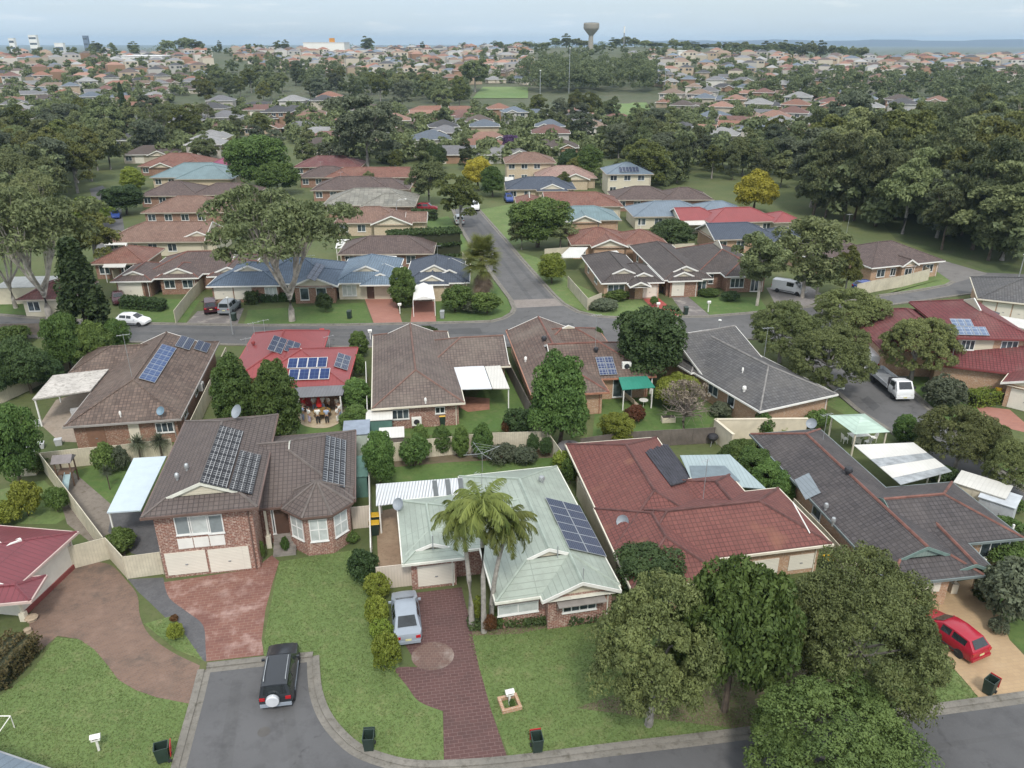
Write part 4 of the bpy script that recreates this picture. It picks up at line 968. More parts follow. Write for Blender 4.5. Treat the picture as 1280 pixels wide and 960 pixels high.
        d = np.stack([np.cos(a) * np.cos(e), np.sin(a) * np.cos(e), np.sin(e)], 1); sd = np.stack([-np.sin(a), np.cos(a), 0 * a], 1) * .035
        tip = base + d * L_[:, None]; tip[:, 2] -= .25 * L_; v = np.stack([base - sd, base + sd, tip + sd * .2, tip - sd * .2], 1).reshape(-1, 3)
        me = quads('crown', v, rs.random(N), L_GREYG); mb.tube([(0, 0, -.1), (0, 0, 2)], [.09, .07], 6)
    elif kind == 'bare':
        w, h = 5.5, 5.; c = ell(60, 2.3, 1.9, 3.0, .5, .2); bark = plain('dry_bark', (.24, .20, .17), .9)
        limbs(mb, rs, .16, (0, 0, 1.6), c, 5)
        for e in c:
            for k in range(5):
                q = Vector(e) + Vector(rs.normal(size=3) * .5); mb.tube([Vector(e) * .85 + Vector((0, 0, .2)), q], [.02, .008], 3)
        me = leaf_mesh('crown', c[:24], np.full(24, .5), 60, .14, rs, 1.6, .8, -.5, .8, L_DRY)
    elif kind == 'far':
        w, h = 10., 11.; n = 26; c = ell(n, 3.7, 3.9, 6.6, .6, .22, -.8); r = 1.1 + .8 * rs.random(n)
        me = leaf_mesh('crown', c, r, 150, .5, rs, 1.5, .8, -.4, .7, L_GUM)
        mb.tube([(0, 0, -1), (0, 0, 6)], [.3, .15], 5); bark = B_GREY
    elif kind == 'fardark':
        w, h = 8., 13.; n = 26; c = ell(n, 2.9, 5.2, 7.4, .5, .22, -.9); r = 1.0 + .8 * rs.random(n)
        me = leaf_mesh('crown', c, r, 150, .45, rs, 1.7, .9, -.4, .7, L_CASU)
        mb.tube([(0, 0, -1), (0, 0, 7)], [.3, .15], 5)
    tr = mb.mesh('trunk', bark, True)
    PROTO[key] = (me, tr, w, h); return PROTO[key]
NAMES = dict(round='round_tree', roundbig='round_tree', broad='leafy_tree', lime='leafy_tree', darkbroad='leafy_tree', yellow='leafy_tree', gold='golden_tree', purple='jacaranda_tree',
             gum='gum_tree', thingum='gum_tree', bushtree='gum_tree', casuarina='casuarina_tree', cypress='cypress_tree', column='column_tree', columnlime='column_tree', spiky='yucca_plant', bare='bare_tree', far='gum_tree', fardark='casuarina_tree')
RV = random.Random(5)
def plant(kind, x, y, h, w, label, z=None, var=None, group=None, mat=None, cat=None):
    var = RV.randrange(3) if var is None else var
    cm, tm, w0, h0 = proto(kind, var)
    nm = NAMES.get(kind, 'shrub')
    z = terr(x, y) if z is None else z
    t = thing(nm, label, cat or ('shrub' if nm == 'shrub' else 'plant' if nm == 'yucca_plant' else 'tree'), (x, y, z), RV.random() * 6.28, group)
    t.scale = (w / w0, w / w0, h / h0)
    c = meshobj('crown' if nm != 'shrub' else 'foliage', cm, t); meshobj('trunk' if nm != 'shrub' else 'stems', tm, t)
    if mat:
        c.material_slots[0].link = 'OBJECT'; c.material_slots[0].material = mat
    return t
def tree(kind, px, by, ty, wpx, label, **kw):
    if by < 425 or kind in ('gum', 'thingum', 'cypress', 'spiky', 'bare'): return tree_foot(kind, px, by, ty, wpx, label, **kw)
    # crown seen from above: its outline, not its foot, fixes where it stands and how tall it is
    my = (by + ty) / 2; d = ray(px, my); dn = d.length; sp, cp = -d.z / dn, math.hypot(d.x, d.y) / dn; t = CAM_H / -d.z
    for _ in range(12):
        a = wpx * t / F_PX / 2; E2 = ((by - ty) / 2 * t / F_PX) ** 2 * 1.0
        b = math.sqrt(max((.55 * a) ** 2, (E2 - (a * sp) ** 2) / cp ** 2)); b = min(b, 2.2 * a); t = (CAM_H - 1.12 * b) / -d.z
    p = CAMV + d * t
    return plant(kind, p.x, p.y, b / .47, 2 * a, label, z=0, **kw)
def tree_foot(kind, px, by, ty, wpx, label, **kw):
    """a plant whose foot is seen at (px, by), its top at ty, its crown wpx wide"""
    X, Y = G(px, by) if by > 150 else GT(px, by)
    z0 = terr(X, Y); d = ray(px, ty); t = Y / d.y; zt = CAM_H + d.z * t
    c, s = math.cos(TH), math.sin(TH)
    dm = ray(px, ty + .55 * (by - ty) if kind not in ('gum', 'thingum', 'cypress') else by); X = dm.x / dm.y * Y if by > 150 else X
    depth = Y * c - ((z0 + zt) / 2 - CAM_H) * s
    return plant(kind, X, Y, max(.5, zt - z0), wpx * depth / F_PX, label, z=z0, **kw)
def hedge(pts, wid, h, label, mat=None, per=420, leaf=.11, name='hedge'):
    """a clipped hedge along ground points: leaves over a rounded box"""
    rs = np.random.RandomState(len(label) * 7); cen = []; rad = []
    core = MB(); P = [Vector((p[0], p[1], 0)) for p in pts]; o = P[0].copy()
    for a, b in zip(P, P[1:]):
        d = (b - a); L_ = d.length; d.normalize(); n = Vector((-d.y, d.x, 0))
        k = max(1, int(L_ / (.32))); 
        for i in range(k + 1):
            for j in (-1, 0, 1):
                for l in (0, 1, 2):
                    q = a + d * (L_ * i / k) + n * (j * (wid / 2 - .2)) + Vector((0, 0, .2 + (h - .42) * l / 2))
                    cen.append(np.array(q - o) + rs.normal(size=3) * .06); rad.append(.24 + .08 * rs.random())
    me = leaf_mesh('foliage', np.array(cen), np.array(rad), 46, leaf, rs, 1.6, 1, -.9, .7, mat or L_GREEN)
    t = thing(name, label, 'hedge', o); meshobj('foliage', me, t)
    m = MB()
    for a, b in zip(P, P[1:]):
        d = (b - a).normalized(); n = Vector((-d.y, d.x, 0))
        m.obox(a - o - n * (wid / 2 - .25), b - a, n * (wid - .5), (0, 0, h - .3))
    m.build('branches', plain('hedge_wood', (.03, .035, .015), .95), t)
    return t
def palm(x, y, h, lean, R, label, var=0, trunk_r=.16, nf=30, fan=False):
    rs = np.random.RandomState(40 + var)
    t = thing('palm_tree', label, 'palm', (x, y, 0))
    top = Vector((lean[0], lean[1], h)); m = MB()
    pts = [Vector((lean[0] * k * k, lean[1] * k * k, h * k)) for k in (0, .25, .5, .75, 1)]
    m.tube(pts, [trunk_r * 1.25, trunk_r, trunk_r * .9, trunk_r * .8, trunk_r * .75], 9); m.build('trunk', plain('grey_palm_trunk', (.30, .28, .25), .8, var=.25, scale=4), t, smooth=True)
    m = MB(); m.tube([top - Vector((0, 0, .1)), top + Vector((0, 0, .5)), top + Vector((0, 0, 1.0))], [trunk_r * .9, trunk_r * 1.0, .06], 8); m.build('crownshaft', plain('green_crownshaft', (.16, .20, .07), .5), t, smooth=True)
    V_, rn = [], []
    for k in range(nf):
        a = k * 2.4 + rs.normal() * .15; el = 1.45 - 1.35 * (k / nf) + rs.normal() * .1
        L_ = R * (.9 + .3 * rs.random()); d = Vector((math.cos(a), math.sin(a), 0)); side = Vector((-d.y, d.x, 0))
        p = top + Vector((0, 0, .6)); e = el; S = 34; fr = rs.random()
        for i in range(S):
            step = L_ / S; q = p + (d * math.cos(e) + Vector((0, 0, math.sin(e)))) * step
            e -= (2.0 + .7 * rs.random()) / S
            tt = i / S; ll = R * .25 * (math.sin(math.pi * min(1, .12 + tt * .9)) ** .6) * (.85 + .3 * rs.random())
            for sg in (-1, 1):
                for jj in (0, .5):
                    o = p.lerp(q, jj); ld = (side * sg * (.5 + .35 * rs.random()) + (q - p).normalized() * .6 + Vector((0, 0, -.5 - .6 * rs.random())) + Vector(rs.normal(size=3) * .12)).normalized()
                    wv = (q - p).normalized() * .036
                    tip = o + ld * ll
                    V_ += [o - wv, o + wv, tip + wv * .35, tip - wv * .35]; rn.append(min(1, max(0, fr * .5 + .5 * rs.random())))
            up = Vector((0, 0, .03)); V_ += [p - side * .025, p + side * .025, q + side * .02, q - side * .02]; rn.append(.9)
            p = q
    me = quads('fronds', np.array([tuple(v) for v in V_]), rn, L_PALM); meshobj('fronds', me, t)
    return t
def fanpalm(x, y, h, w, label):
    rs = np.random.RandomState(3); t = thing('fan_palm_tree', label, 'palm', (x, y, 0)); m = MB(); m.tube([(0, 0, -.1), (0, 0, h * .75)], [.35, .3], 9); m.build('trunk', B_BARK, t)
    def fans(n, z0, z1, e0, e1, r, mat, nm):
        V_, rn = [], []
        for k in range(n):
            a = rs.random() * 6.28; e = e0 + (e1 - e0) * rs.random(); b = Vector((0, 0, z0 + (z1 - z0) * rs.random()))
            d = Vector((math.cos(a) * math.cos(e), math.sin(a) * math.cos(e), math.sin(e))); c = b + d * r * .62; s = Vector((-math.sin(a), math.cos(a), 0)); u = d.cross(s)
            for j in range(15):
                g = (j / 14 - .5) * 3.6; q = d * math.cos(g) + s * math.sin(g); tip = c + q * r * .46 - Vector((0, 0, .12 * r)); wv = u.cross(q).normalized() * .05 + s * .02
                V_ += [c - wv, c + wv, tip + wv * .2, tip - wv * .2]; rn.append(rs.random())
        meshobj(nm, quads(nm, np.array([tuple(v) for v in V_]), rn, mat), t)
    fans(150, h * .55, h * .8, -.5, 1.5, w * .55, L_PALM, 'fronds'); fans(60, h * .3, h * .55, -1.4, -.7, w * .42, leafmat('dead_fronds', (.10, .075, .05), (.20, .16, .11)), 'dead_fronds')
    return t
# ------------------------------------------------------------------ the land, roads, drives and lawns
def struct(name, mb, mat, uvrot=0, smooth=False):
    o = mb.build(name, mat, uvrot=uvrot, smooth=smooth); o['kind'] = 'structure'; return o
M_GRASS = ground_mat('yard_grass', (.066, .092, .028), (.10, .118, .04), (.13, .115, .06), .09, 2.2, patch=.45)
M_LAWN = ground_mat('front_lawn', (.098, .150, .043), (.13, .185, .058), (.19, .19, .085), .28, 3.0, patch=.75)
M_LAWN2 = ground_mat('rich_lawn', (.065, .122, .026), (.095, .15, .038), (.15, .16, .06), .3, 3.0, patch=.55)
M_PARK = ground_mat('park_grass', (.10, .17, .05), (.15, .21, .07), (.16, .17, .08), .03, .5, patch=.3)
M_DIRT = ground_mat('bare_dirt', (.24, .165, .11), (.30, .22, .15), (.17, .12, .08), .4, 4, patch=.6)
M_BED = ground_mat('garden_bed', (.12, .095, .06), (.17, .13, .085), (.08, .09, .035), .5, 4, patch=.8)
M_FARLAND = ground_mat('suburban_ground', (.06, .078, .034), (.085, .092, .05), (.14, .12, .09), .02, .3, patch=.6)
M_ROAD = asphalt('road_asphalt', (.095, .095, .098)); M_ROAD2 = asphalt('far_road_asphalt', (.108, .106, .106))
M_CONC = ground_mat('concrete', (.165, .155, .135), (.21, .195, .17), (.085, .078, .06), .7, 4, patch=.85, bump=.1)
# terrain sheet: fine near, coarse to the horizon
m = MB(); ys = [-60, -20, 10, 40, 80, 120, 170, 230, 290] + [300 + 22 * k for k in range(60)] + [1700, 1900, 2200, 2700, 3400, 4500, 6000, 8000, 10500]
nx = 70; grid = []
for y in ys:
    half = 60 + max(y, 0) * .95 + 60
    grid.append([(-half + 2 * half * i / nx, y) for i in range(nx + 1)])
i0 = 0
for r in grid: m.v += [(x, y, terr(x, y)) for x, y in r]
for j in range(len(ys) - 1):
    for i in range(nx):
        a = j * (nx + 1) + i; m.f.append((a, a + 1, a + nx + 2, a + nx + 1)); m.m.append(0 if ys[j] < 300 else 1)
struct('ground', m, [M_GRASS, M_FARLAND], smooth=True)
def poly(name, px, mat, z, uvrot=0, w=False):
    m = MB(); m.sheet([p if w else G(p[0], p[1]) for p in px], z); return struct(name, m, mat, uvrot)
def curve(pts, n=6, closed=False):
    """smooth a pixel polyline (Catmull-Rom)"""
    out = []; N = len(pts)
    for i in range(N if closed else N - 1):
        p = [pts[(i + k) % N] if closed else pts[max(0, min(N - 1, i + k))] for k in (-1, 0, 1, 2)]
        for j in range(n):
            t = j / n
            out.append(tuple(.5 * ((2 * p[1][c]) + (-p[0][c] + p[2][c]) * t + (2 * p[0][c] - 5 * p[1][c] + 4 * p[2][c] - p[3][c]) * t * t + (-p[0][c] + 3 * p[1][c] - 3 * p[2][c] + p[3][c]) * t ** 3) for c in (0, 1)))
    if not closed: out.append(pts[-1])
    return out
def kerb(px, w=.38, h=.13, mat=None, inward=1, gut=.34):
    P = [Vector(G(*p)) for p in px]; m = MB()
    ns = []
    for i in range(len(P)):
        d = (P[min(i + 1, len(P) - 1)] - P[max(i - 1, 0)]).normalized(); ns.append(Vector((-d.y, d.x)) * inward)
    for i in range(len(P) - 1):
        a, b, na, nb = P[i], P[i + 1], ns[i], ns[i + 1]
        A = [a, a + na * .22, a + na * w]; Bq = [b, b + nb * .22, b + nb * w]
        v = [(a.x, a.y, 0), (A[0].x, A[0].y, h * .75), (A[1].x, A[1].y, h), (A[2].x, A[2].y, h * .92), (A[2].x, A[2].y, 0)]
        v2 = [(b.x, b.y, 0), (Bq[0].x, Bq[0].y, h * .75), (Bq[1].x, Bq[1].y, h), (Bq[2].x, Bq[2].y, h * .92), (Bq[2].x, Bq[2].y, 0)]
        m.fr(v + v2, [(k, k + 1, k + 6, k + 5) for k in range(4)])
        g = a - na * gut, b - nb * gut
        m.fr([(g[0].x, g[0].y, .014), (a.x, a.y, .03), (b.x, b.y, .03), (g[1].x, g[1].y, .014)], [(0, 1, 2, 3)])
    return struct('kerb', m, mat or M_CONC)
# front street and its cul-de-sac
nk = [(391, 822), (392, 845), (395, 868), (404, 893), (420, 916), (445, 938), (480, 952), (520, 960), (575, 959), (640, 954), (720, 944), (800, 934), (870, 926), (933, 918), (1030, 905), (1133, 893), (1280, 873), (1420, 852)]
nk = curve(nk, 3); wk = [(256, 838), (247, 875), (236, 915), (224, 960), (205, 1030)]
m = MB(); m.sheet([G(*p) for p in wk[::-1]] + [G(256, 838), G(391, 822)] + [G(*p) for p in nk] + [(44, 24), (10, 12), (-14, 12), (-17, 18)], .008); struct('road', m, M_ROAD)
kerb(nk, inward=-1 if False else 1); kerb(wk[::-1], inward=1); kerb([(258, 836), (320, 829), (391, 822)], inward=1)
# tarry patch and lane stain on the street
# cross street, side street, branch street
nkerb = [(-60, 394), (0, 394), (60, 399), (190, 405), (320, 407), (430, 406.5), (525, 404.5), (590, 403), (615, 402), (630, 398), (640, 392), (643, 386)]
wside = [(643, 386), (638, 374), (620, 350), (600, 322), (590, 308), (578, 288), (572, 276), (566, 262)]
eside = [(594, 258), (600, 264), (614, 280), (630, 298), (650, 322), (675, 350), (692, 369), (704, 380), (722, 390), (748, 396), (785, 398)]
nk2 = [(785, 398), (830, 397), (885, 396), (945, 391), (1000, 385), (1060, 377), (1100, 370), (1150, 363), (1183, 357), (1192, 352)]
sk = [(1310, 356), (1262, 362), (1205, 368), (1150, 376), (1105, 382), (1070, 395)]
bre = [(1070, 395), (1085, 430), (1120, 472), (1163, 512), (1205, 552), (1250, 590), (1300, 628)]
brw = [(1245, 640), (1200, 605), (1140, 556), (1073, 513), (1045, 489), (1010, 455), (985, 430)]
sk2 = [(985, 430), (960, 424), (900, 423), (800, 427), (700, 432), (600, 434), (450, 434), (300, 431), (150, 427), (0, 420), (-60, 417)]
m = MB(); m.sheet([G(*p) for p in nkerb] + [G(*p) for p in wside[1:]] + [G(*p) for p in eside] + [G(*p) for p in nk2[1:]] + [G(1215, 340), G(1310, 344)] + [G(*p) for p in sk] + [G(*p) for p in bre[1:]] + [G(*p) for p in brw] + [G(*p) for p in sk2[1:]], .008); struct('road', m, M_ROAD2)
for k_ in (nkerb, wside, eside, nk2): kerb(k_, inward=1, w=.35)
for k_ in (sk, bre, brw, sk2): kerb(k_, inward=1, w=.35)
poly('road', [(1192, 354), (1235, 342), (1180, 326), (1140, 317), (1138, 321), (1165, 335)], asphalt('lane_asphalt', (.17, .16, .15)), .012)
poly('road_threshold', [(646, 385), (707, 382), (700, 373), (640, 375)], ground_mat('brown_threshold', (.21, .185, .165), (.25, .22, .20), (.15, .13, .12), .6, 3), .013)
poly('road', [(120, 318), (160, 318), (150, 250), (128, 232), (112, 236), (118, 260)], M_ROAD2, .012)
# drives
P_RED = paving('red_stencilled_drive', (.20, .094, .07), (.165, .075, .058), (.24, .15, .12), .5, .25, (.42, .30, .26), .8, (.13, .055, .045), .7)
P_BROWN = paving('brown_brick_drive', (.185, .115, .082), (.145, .092, .068), (.17, .125, .10), .3, .15, (.26, .175, .135), .5, (.075, .062, .05), .85)
P_PLUM = paving('plum_paver_drive', (.105, .052, .048), (.088, .044, .041), (.17, .11, .10), .46, .23, (.12, .07, .062), .4, (.055, .035, .032), .5, .016)
P_TAN = paving('tan_stencilled_drive', (.40, .285, .165), (.36, .255, .148), (.34, .245, .15), .4, .25, (.46, .35, .22), .4, (.30, .20, .115), .45)
P_PINK = paving('pink_drive', (.34, .15, .11), (.30, .13, .10), (.3, .17, .13), .4, .2, (.38, .2, .16), .4, (.2, .1, .08), .3)
P_GREY = paving('grey_paver_drive', (.15, .135, .13), (.125, .115, .11), (.18, .16, .15), .4, .2)
M_SLATE = ground_mat('blue_metal_gravel', (.085, .085, .09), (.11, .11, .115), (.15, .14, .14), 1.2, 6, patch=.5)
drv = curve([(205, 728), (212, 748), (234, 765), (254, 782), (257, 810), (258, 827)], 4)
poly('driveway', drv + [(330, 819), (327, 800), (332, 762), (341, 728), (349, 702), (340, 694), (318, 711)], P_RED, .012, R_(10))
poly('gravel_path', [(160, 724), (204, 722), (206, 729)] + drv[1:] + [(256, 827), (232, 806), (214, 779), (186, 752), (173, 740)], M_SLATE, .010)
bl = curve([(84, 712), (110, 704), (138, 706), (160, 728), (172, 745), (175, 770), (187, 794), (215, 815), (250, 832)], 4)
poly('driveway', bl + [(238, 880), (196, 872), (170, 863), (148, 850), (133, 830), (118, 812), (98, 799), (72, 795), (50, 814), (38, 800), (36, 770), (60, 735)], P_BROWN, .014, R_(35))
pl = curve([(523, 834), (494, 836), (509, 858), (524, 877), (553, 889)], 4)
poly('driveway', [(577, 734), (585, 768), (598, 830), (614, 888), (636, 952), (555, 957), (554, 889)] + pl[::-1][1:] + [(497, 790), (489, 745)], P_PLUM, .012, R_(9))
m = MB(); c_ = Vector(G(541, 820)); m.sheet([(c_.x + 1.25 * math.cos(t), c_.y + 1.15 * math.sin(t)) for t in [k * .2618 for k in range(24)]], .016); struct('driveway_rosette', m, paving('rosette_pavers', (.15, .09, .072), (.125, .075, .062), (.17, .12, .10), .25, .2))
poly('driveway', [(1128, 745), (1186, 729), (1228, 722), (1246, 760), (1262, 800), (1296, 836), (1300, 870), (1228, 878), (1205, 850), (1183, 826), (1160, 780)], P_TAN, .012, R_(10))
poly('driveway', [(456, 374), (494, 373), (503, 404), (468, 406)], P_PINK, .012); poly('driveway', [(516, 375), (543, 374), (545, 402), (513, 404)], P_PINK, .012)
poly('driveway', [(802, 372), (821, 371), (855, 397), (828, 398)], plain('red_concrete', (.33, .07, .06), .85), .012); poly('driveway', [(839, 371), (858, 369), (888, 395), (858, 397)], P_GREY, .012)
poly('driveway', [(247, 389), (305, 385), (297, 405), (232, 405)], P_GREY, .012)
poly('driveway', [(958, 360), (1002, 352), (1034, 372), (1000, 386), (968, 378)], ground_mat('gravel_yard', (.22, .20, .19), (.27, .25, .24), (.14, .13, .12), .5, 3), .012)
poly('driveway', [(1219, 507), (1262, 512), (1300, 545), (1262, 536), (1228, 519)], P_PINK, .012)
poly('footpath', [(470, 640), (508, 632), (506, 706), (473, 712)], M_DIRT, .010)
# patio of the red house, bed strips, dirt and lawns
poly('patio', curve([(366, 498), (368, 520), (378, 531), (395, 535), (412, 534), (428, 526), (436, 514), (437, 497)], 4) , paving('cream_patio', (.44, .36, .24), (.41, .33, .22), (.4, .32, .22), .6, .6), .012)
poly('patio', [(74, 552), (140, 555), (232, 548), (240, 520), (130, 480), (70, 500), (50, 530)], ground_mat('dusty_concrete', (.27, .22, .17), (.33, .28, .23), (.18, .15, .11), .4, 3), .010)
poly('patio', [(570, 495), (612, 498), (612, 512), (585, 515), (572, 508)], plain('brick_patio', (.30, .15, .10), .9, var=.2), .010)
poly('path', [(84, 655), (160, 715), (150, 640), (92, 590), (60, 575)], ground_mat('stained_concrete', (.17, .145, .12), (.22, .19, .16), (.10, .085, .06), .5, 3, patch=.8), .008)
poly('gravel', [(140, 640), (200, 640), (205, 700), (165, 692), (135, 665)], M_SLATE, .009)
poly('lawn', [(88, 590), (150, 570), (215, 575), (210, 640), (150, 655), (120, 630)], M_LAWN2, .006)
poly('lawn', [(0, 612), (55, 600), (95, 640), (70, 655), (0, 655)], M_LAWN, .006)
poly('lawn', [(0, 870), (40, 840), (70, 797), (98, 799), (118, 812), (133, 830), (148, 850), (170, 863), (196, 872), (240, 880), (226, 962), (205, 1030), (-80, 1030), (-80, 900)], M_LAWN, .006)
poly('lawn', [(180, 780), (215, 770), (254, 826), (220, 812)], M_LAWN, .012)
poly('lawn', [(349, 702), (400, 694), (440, 688), (463, 690), (465, 720), (500, 836), (553, 890), (555, 957), (520, 961), (480, 953), (445, 939), (404, 894), (392, 846), (391, 823), (330, 829), (330, 800)], M_LAWN, .004)
poly('lawn', [(585, 793), (760, 770), (900, 800), (960, 914), (800, 936), (640, 954), (614, 888)], M_LAWN, .005)
poly('lawn', [(1090, 830), (1183, 826), (1228, 878), (1133, 893), (1060, 902)], M_LAWN, .005); poly('lawn', [(1240, 735), (1300, 760), (1300, 830), (1262, 800)], M_LAWN2, .005)
poly('lawn', [(470, 585), (690, 565), (700, 578), (690, 590), (470, 607)], M_LAWN2, .005); poly('garden_bed', [(470, 568), (690, 558), (690, 572), (560, 578), (470, 586)], M_BED, .008)
poly('lawn', [(480, 532), (575, 515), (618, 470), (626, 440), (650, 490), (666, 518), (640, 538), (580, 541), (480, 547)], M_LAWN2, .005)
poly('lawn', [(745, 500), (860, 480), (895, 520), (880, 545), (740, 552)], M_LAWN2, .005); poly('garden_bed', [(620, 775), (680, 765), (770, 745), (775, 765), (650, 792), (588, 795), (580, 760)], M_BED, .009)
poly('lawn', [(372, 528), (395, 536), (415, 535), (440, 520), (450, 545), (370, 548)], M_LAWN2, .006)
poly('lawn', [(310, 388), (455, 378), (466, 405), (305, 406)], M_LAWN2, .005); poly('lawn', [(545, 375), (622, 352), (641, 384), (632, 396), (600, 402), (546, 402)], M_LAWN2, .005)
poly('lawn', [(150, 372), (250, 375), (232, 403), (150, 402)], M_LAWN2, .005); poly('lawn', [(0, 378), (60, 378), (62, 395), (0, 392)], M_LAWN2, .005)
poly('lawn', [(640, 312), (672, 322), (710, 350), (760, 374), (800, 374), (826, 397), (785, 397), (740, 393), (700, 376), (660, 335)], M_LAWN, .005); poly('lawn', [(860, 370), (950, 372), (960, 388), (888, 394)], M_LAWN2, .005)
poly('lawn', [(600, 262), (640, 255), (668, 300), (640, 307), (622, 290)], M_LAWN, .005); poly('lawn', [(515, 280), (560, 270), (598, 322), (570, 318), (520, 300)], M_LAWN2, .005)
poly('lawn', [(1160, 510), (1218, 500), (1300, 600), (1300, 626), (1225, 568)], M_LAWN2, .005); poly('lawn', [(1080, 400), (1110, 440), (1180, 480), (1170, 515), (1110, 460)], M_LAWN2, .005)
poly('lawn', [(1095, 372), (1170, 340), (1192, 345), (1183, 356), (1100, 369)], M_LAWN, .005); poly('grass_strip', [(1030, 480), (1050, 490), (1078, 515), (1060, 520), (1020, 500)], M_LAWN, .005)
poly('grass_strip', [(1120, 300), (1180, 320), (1250, 345), (1300, 300), (1200, 250), (1080, 250)], ground_mat('creek_grass', (.05, .075, .024), (.07, .09, .03), (.09, .075, .045), .1, 1.5), .006)
poly('garden_bed', [(720, 885), (830, 900), (960, 915), (1060, 900), (1090, 840), (960, 800), (850, 840)], ground_mat('leaf_litter', (.12, .10, .06), (.15, .13, .075), (.09, .10, .04), .4, 3), .011)
for nm, px in (('park_oval', [(596, 121), (640, 113), (700, 113), (745, 122), (740, 131), (640, 128)]), ('park_oval', [(750, 136), (815, 131), (822, 141), (760, 146)])):
    pass

# road repairs, oil stains and lids
M_PATCH = asphalt('dark_asphalt_patch', (.078, .078, .08)); M_OIL = asphalt('worn_asphalt', (.089, .089, .091))
for px in ([(560, 411), (600, 410), (603, 417), (562, 418)], [(700, 404), (716, 404), (718, 412), (700, 412)], [(1085, 495), (1100, 508), (1092, 514), (1076, 500)]): poly('road_patch', px, M_PATCH, .017)
for px in ([(290, 850), (303, 850), (290, 960), (272, 960)], [(352, 880), (366, 880), (380, 960), (362, 960)], [(0, 402), (640, 416), (640, 419), (0, 406)], [(0, 411), (640, 424), (640, 427), (0, 415)], [(661, 375), (667, 375), (590, 272), (587, 272)], [(684, 375), (690, 375), (597, 272), (594, 272)], [(980, 958), (1290, 912), (1290, 918), (980, 966)]): poly('tyre_wear', px, M_OIL, .0125)
for px, py in ((330, 915), (520, 415), (648, 330)):
    c_ = G(px, py); m = MB(); m.sheet([(c_[0] + .33 * math.cos(t), c_[1] + .33 * math.sin(t)) for t in [k * .3927 for k in range(16)]], .021); o = m.build('manhole_cover', plain('iron_lid', (.09, .085, .08), .7)); o['label'] = {330: 'round manhole cover on the cul-de-sac', 520: 'round manhole cover on the cross street', 648: 'round manhole cover on the side street'}[px]; o['category'] = 'manhole cover'
# grass blades over the front lawns: shaggy texture and ragged edges
def grass(polys, per_m2, seed=4):
    rs = np.random.RandomState(seed); P_, out = [], []
    for px in polys:
        W = np.array([G(*p) for p in px]); lo, hi = W.min(0), W.max(0); n = int((hi - lo).prod() * per_m2); q = lo + rs.random((n, 2)) * (hi - lo); ins = np.zeros(n, bool); j = len(W) - 1
        for i in range(len(W)):
            cnd = ((W[i, 1] > q[:, 1]) != (W[j, 1] > q[:, 1])) & (q[:, 0] < (W[j, 0] - W[i, 0]) * (q[:, 1] - W[i, 1]) / (W[j, 1] - W[i, 1] + 1e-12) + W[i, 0]); ins ^= cnd; j = i
        P_.append(q[ins])
    q = np.concatenate(P_); n = len(q); a = rs.random(n) * 6.283; h = .02 + .03 * rs.random(n); w = .025 + .03 * rs.random(n); b = np.stack([q[:, 0], q[:, 1], np.full(n, .008)], 1); u = np.stack([np.cos(a), np.sin(a), 0 * a], 1) * w[:, None]; t = np.stack([rs.normal(size=n) * .05, rs.normal(size=n) * .05, h], 1)
    v = np.stack([b - u, b + u, b + u * .4 + t, b - u * .4 + t], 1).reshape(-1, 3); return v, rs.random(n)
FL = [[(0, 870), (40, 840), (70, 797), (98, 799), (118, 812), (133, 830), (148, 850), (170, 863), (196, 872), (238, 880), (224, 962), (-20, 990)], [(349, 702), (400, 694), (440, 688), (463, 690), (465, 720), (485, 800), (495, 840), (507, 861), (522, 880), (552, 892), (555, 957), (520, 958), (480, 950), (445, 936), (404, 890), (392, 842), (391, 820), (330, 826), (330, 800)], [(585, 793), (760, 770), (900, 800), (955, 912), (800, 932), (640, 952), (614, 888)], [(1090, 830), (1183, 826), (1228, 876), (1133, 890), (1060, 900)], [(180, 780), (215, 770), (254, 826), (220, 812)]]
v_, r_ = grass(FL, 150); o = meshobj('grass', quads('grass', v_, r_, leafmat('grass_blades', (.125, .172, .056), (.205, .255, .095), translu=.3, rv=.02))); o['kind'] = 'stuff'; o['label'] = 'short grass blades on the front lawns'; o['category'] = 'grass'
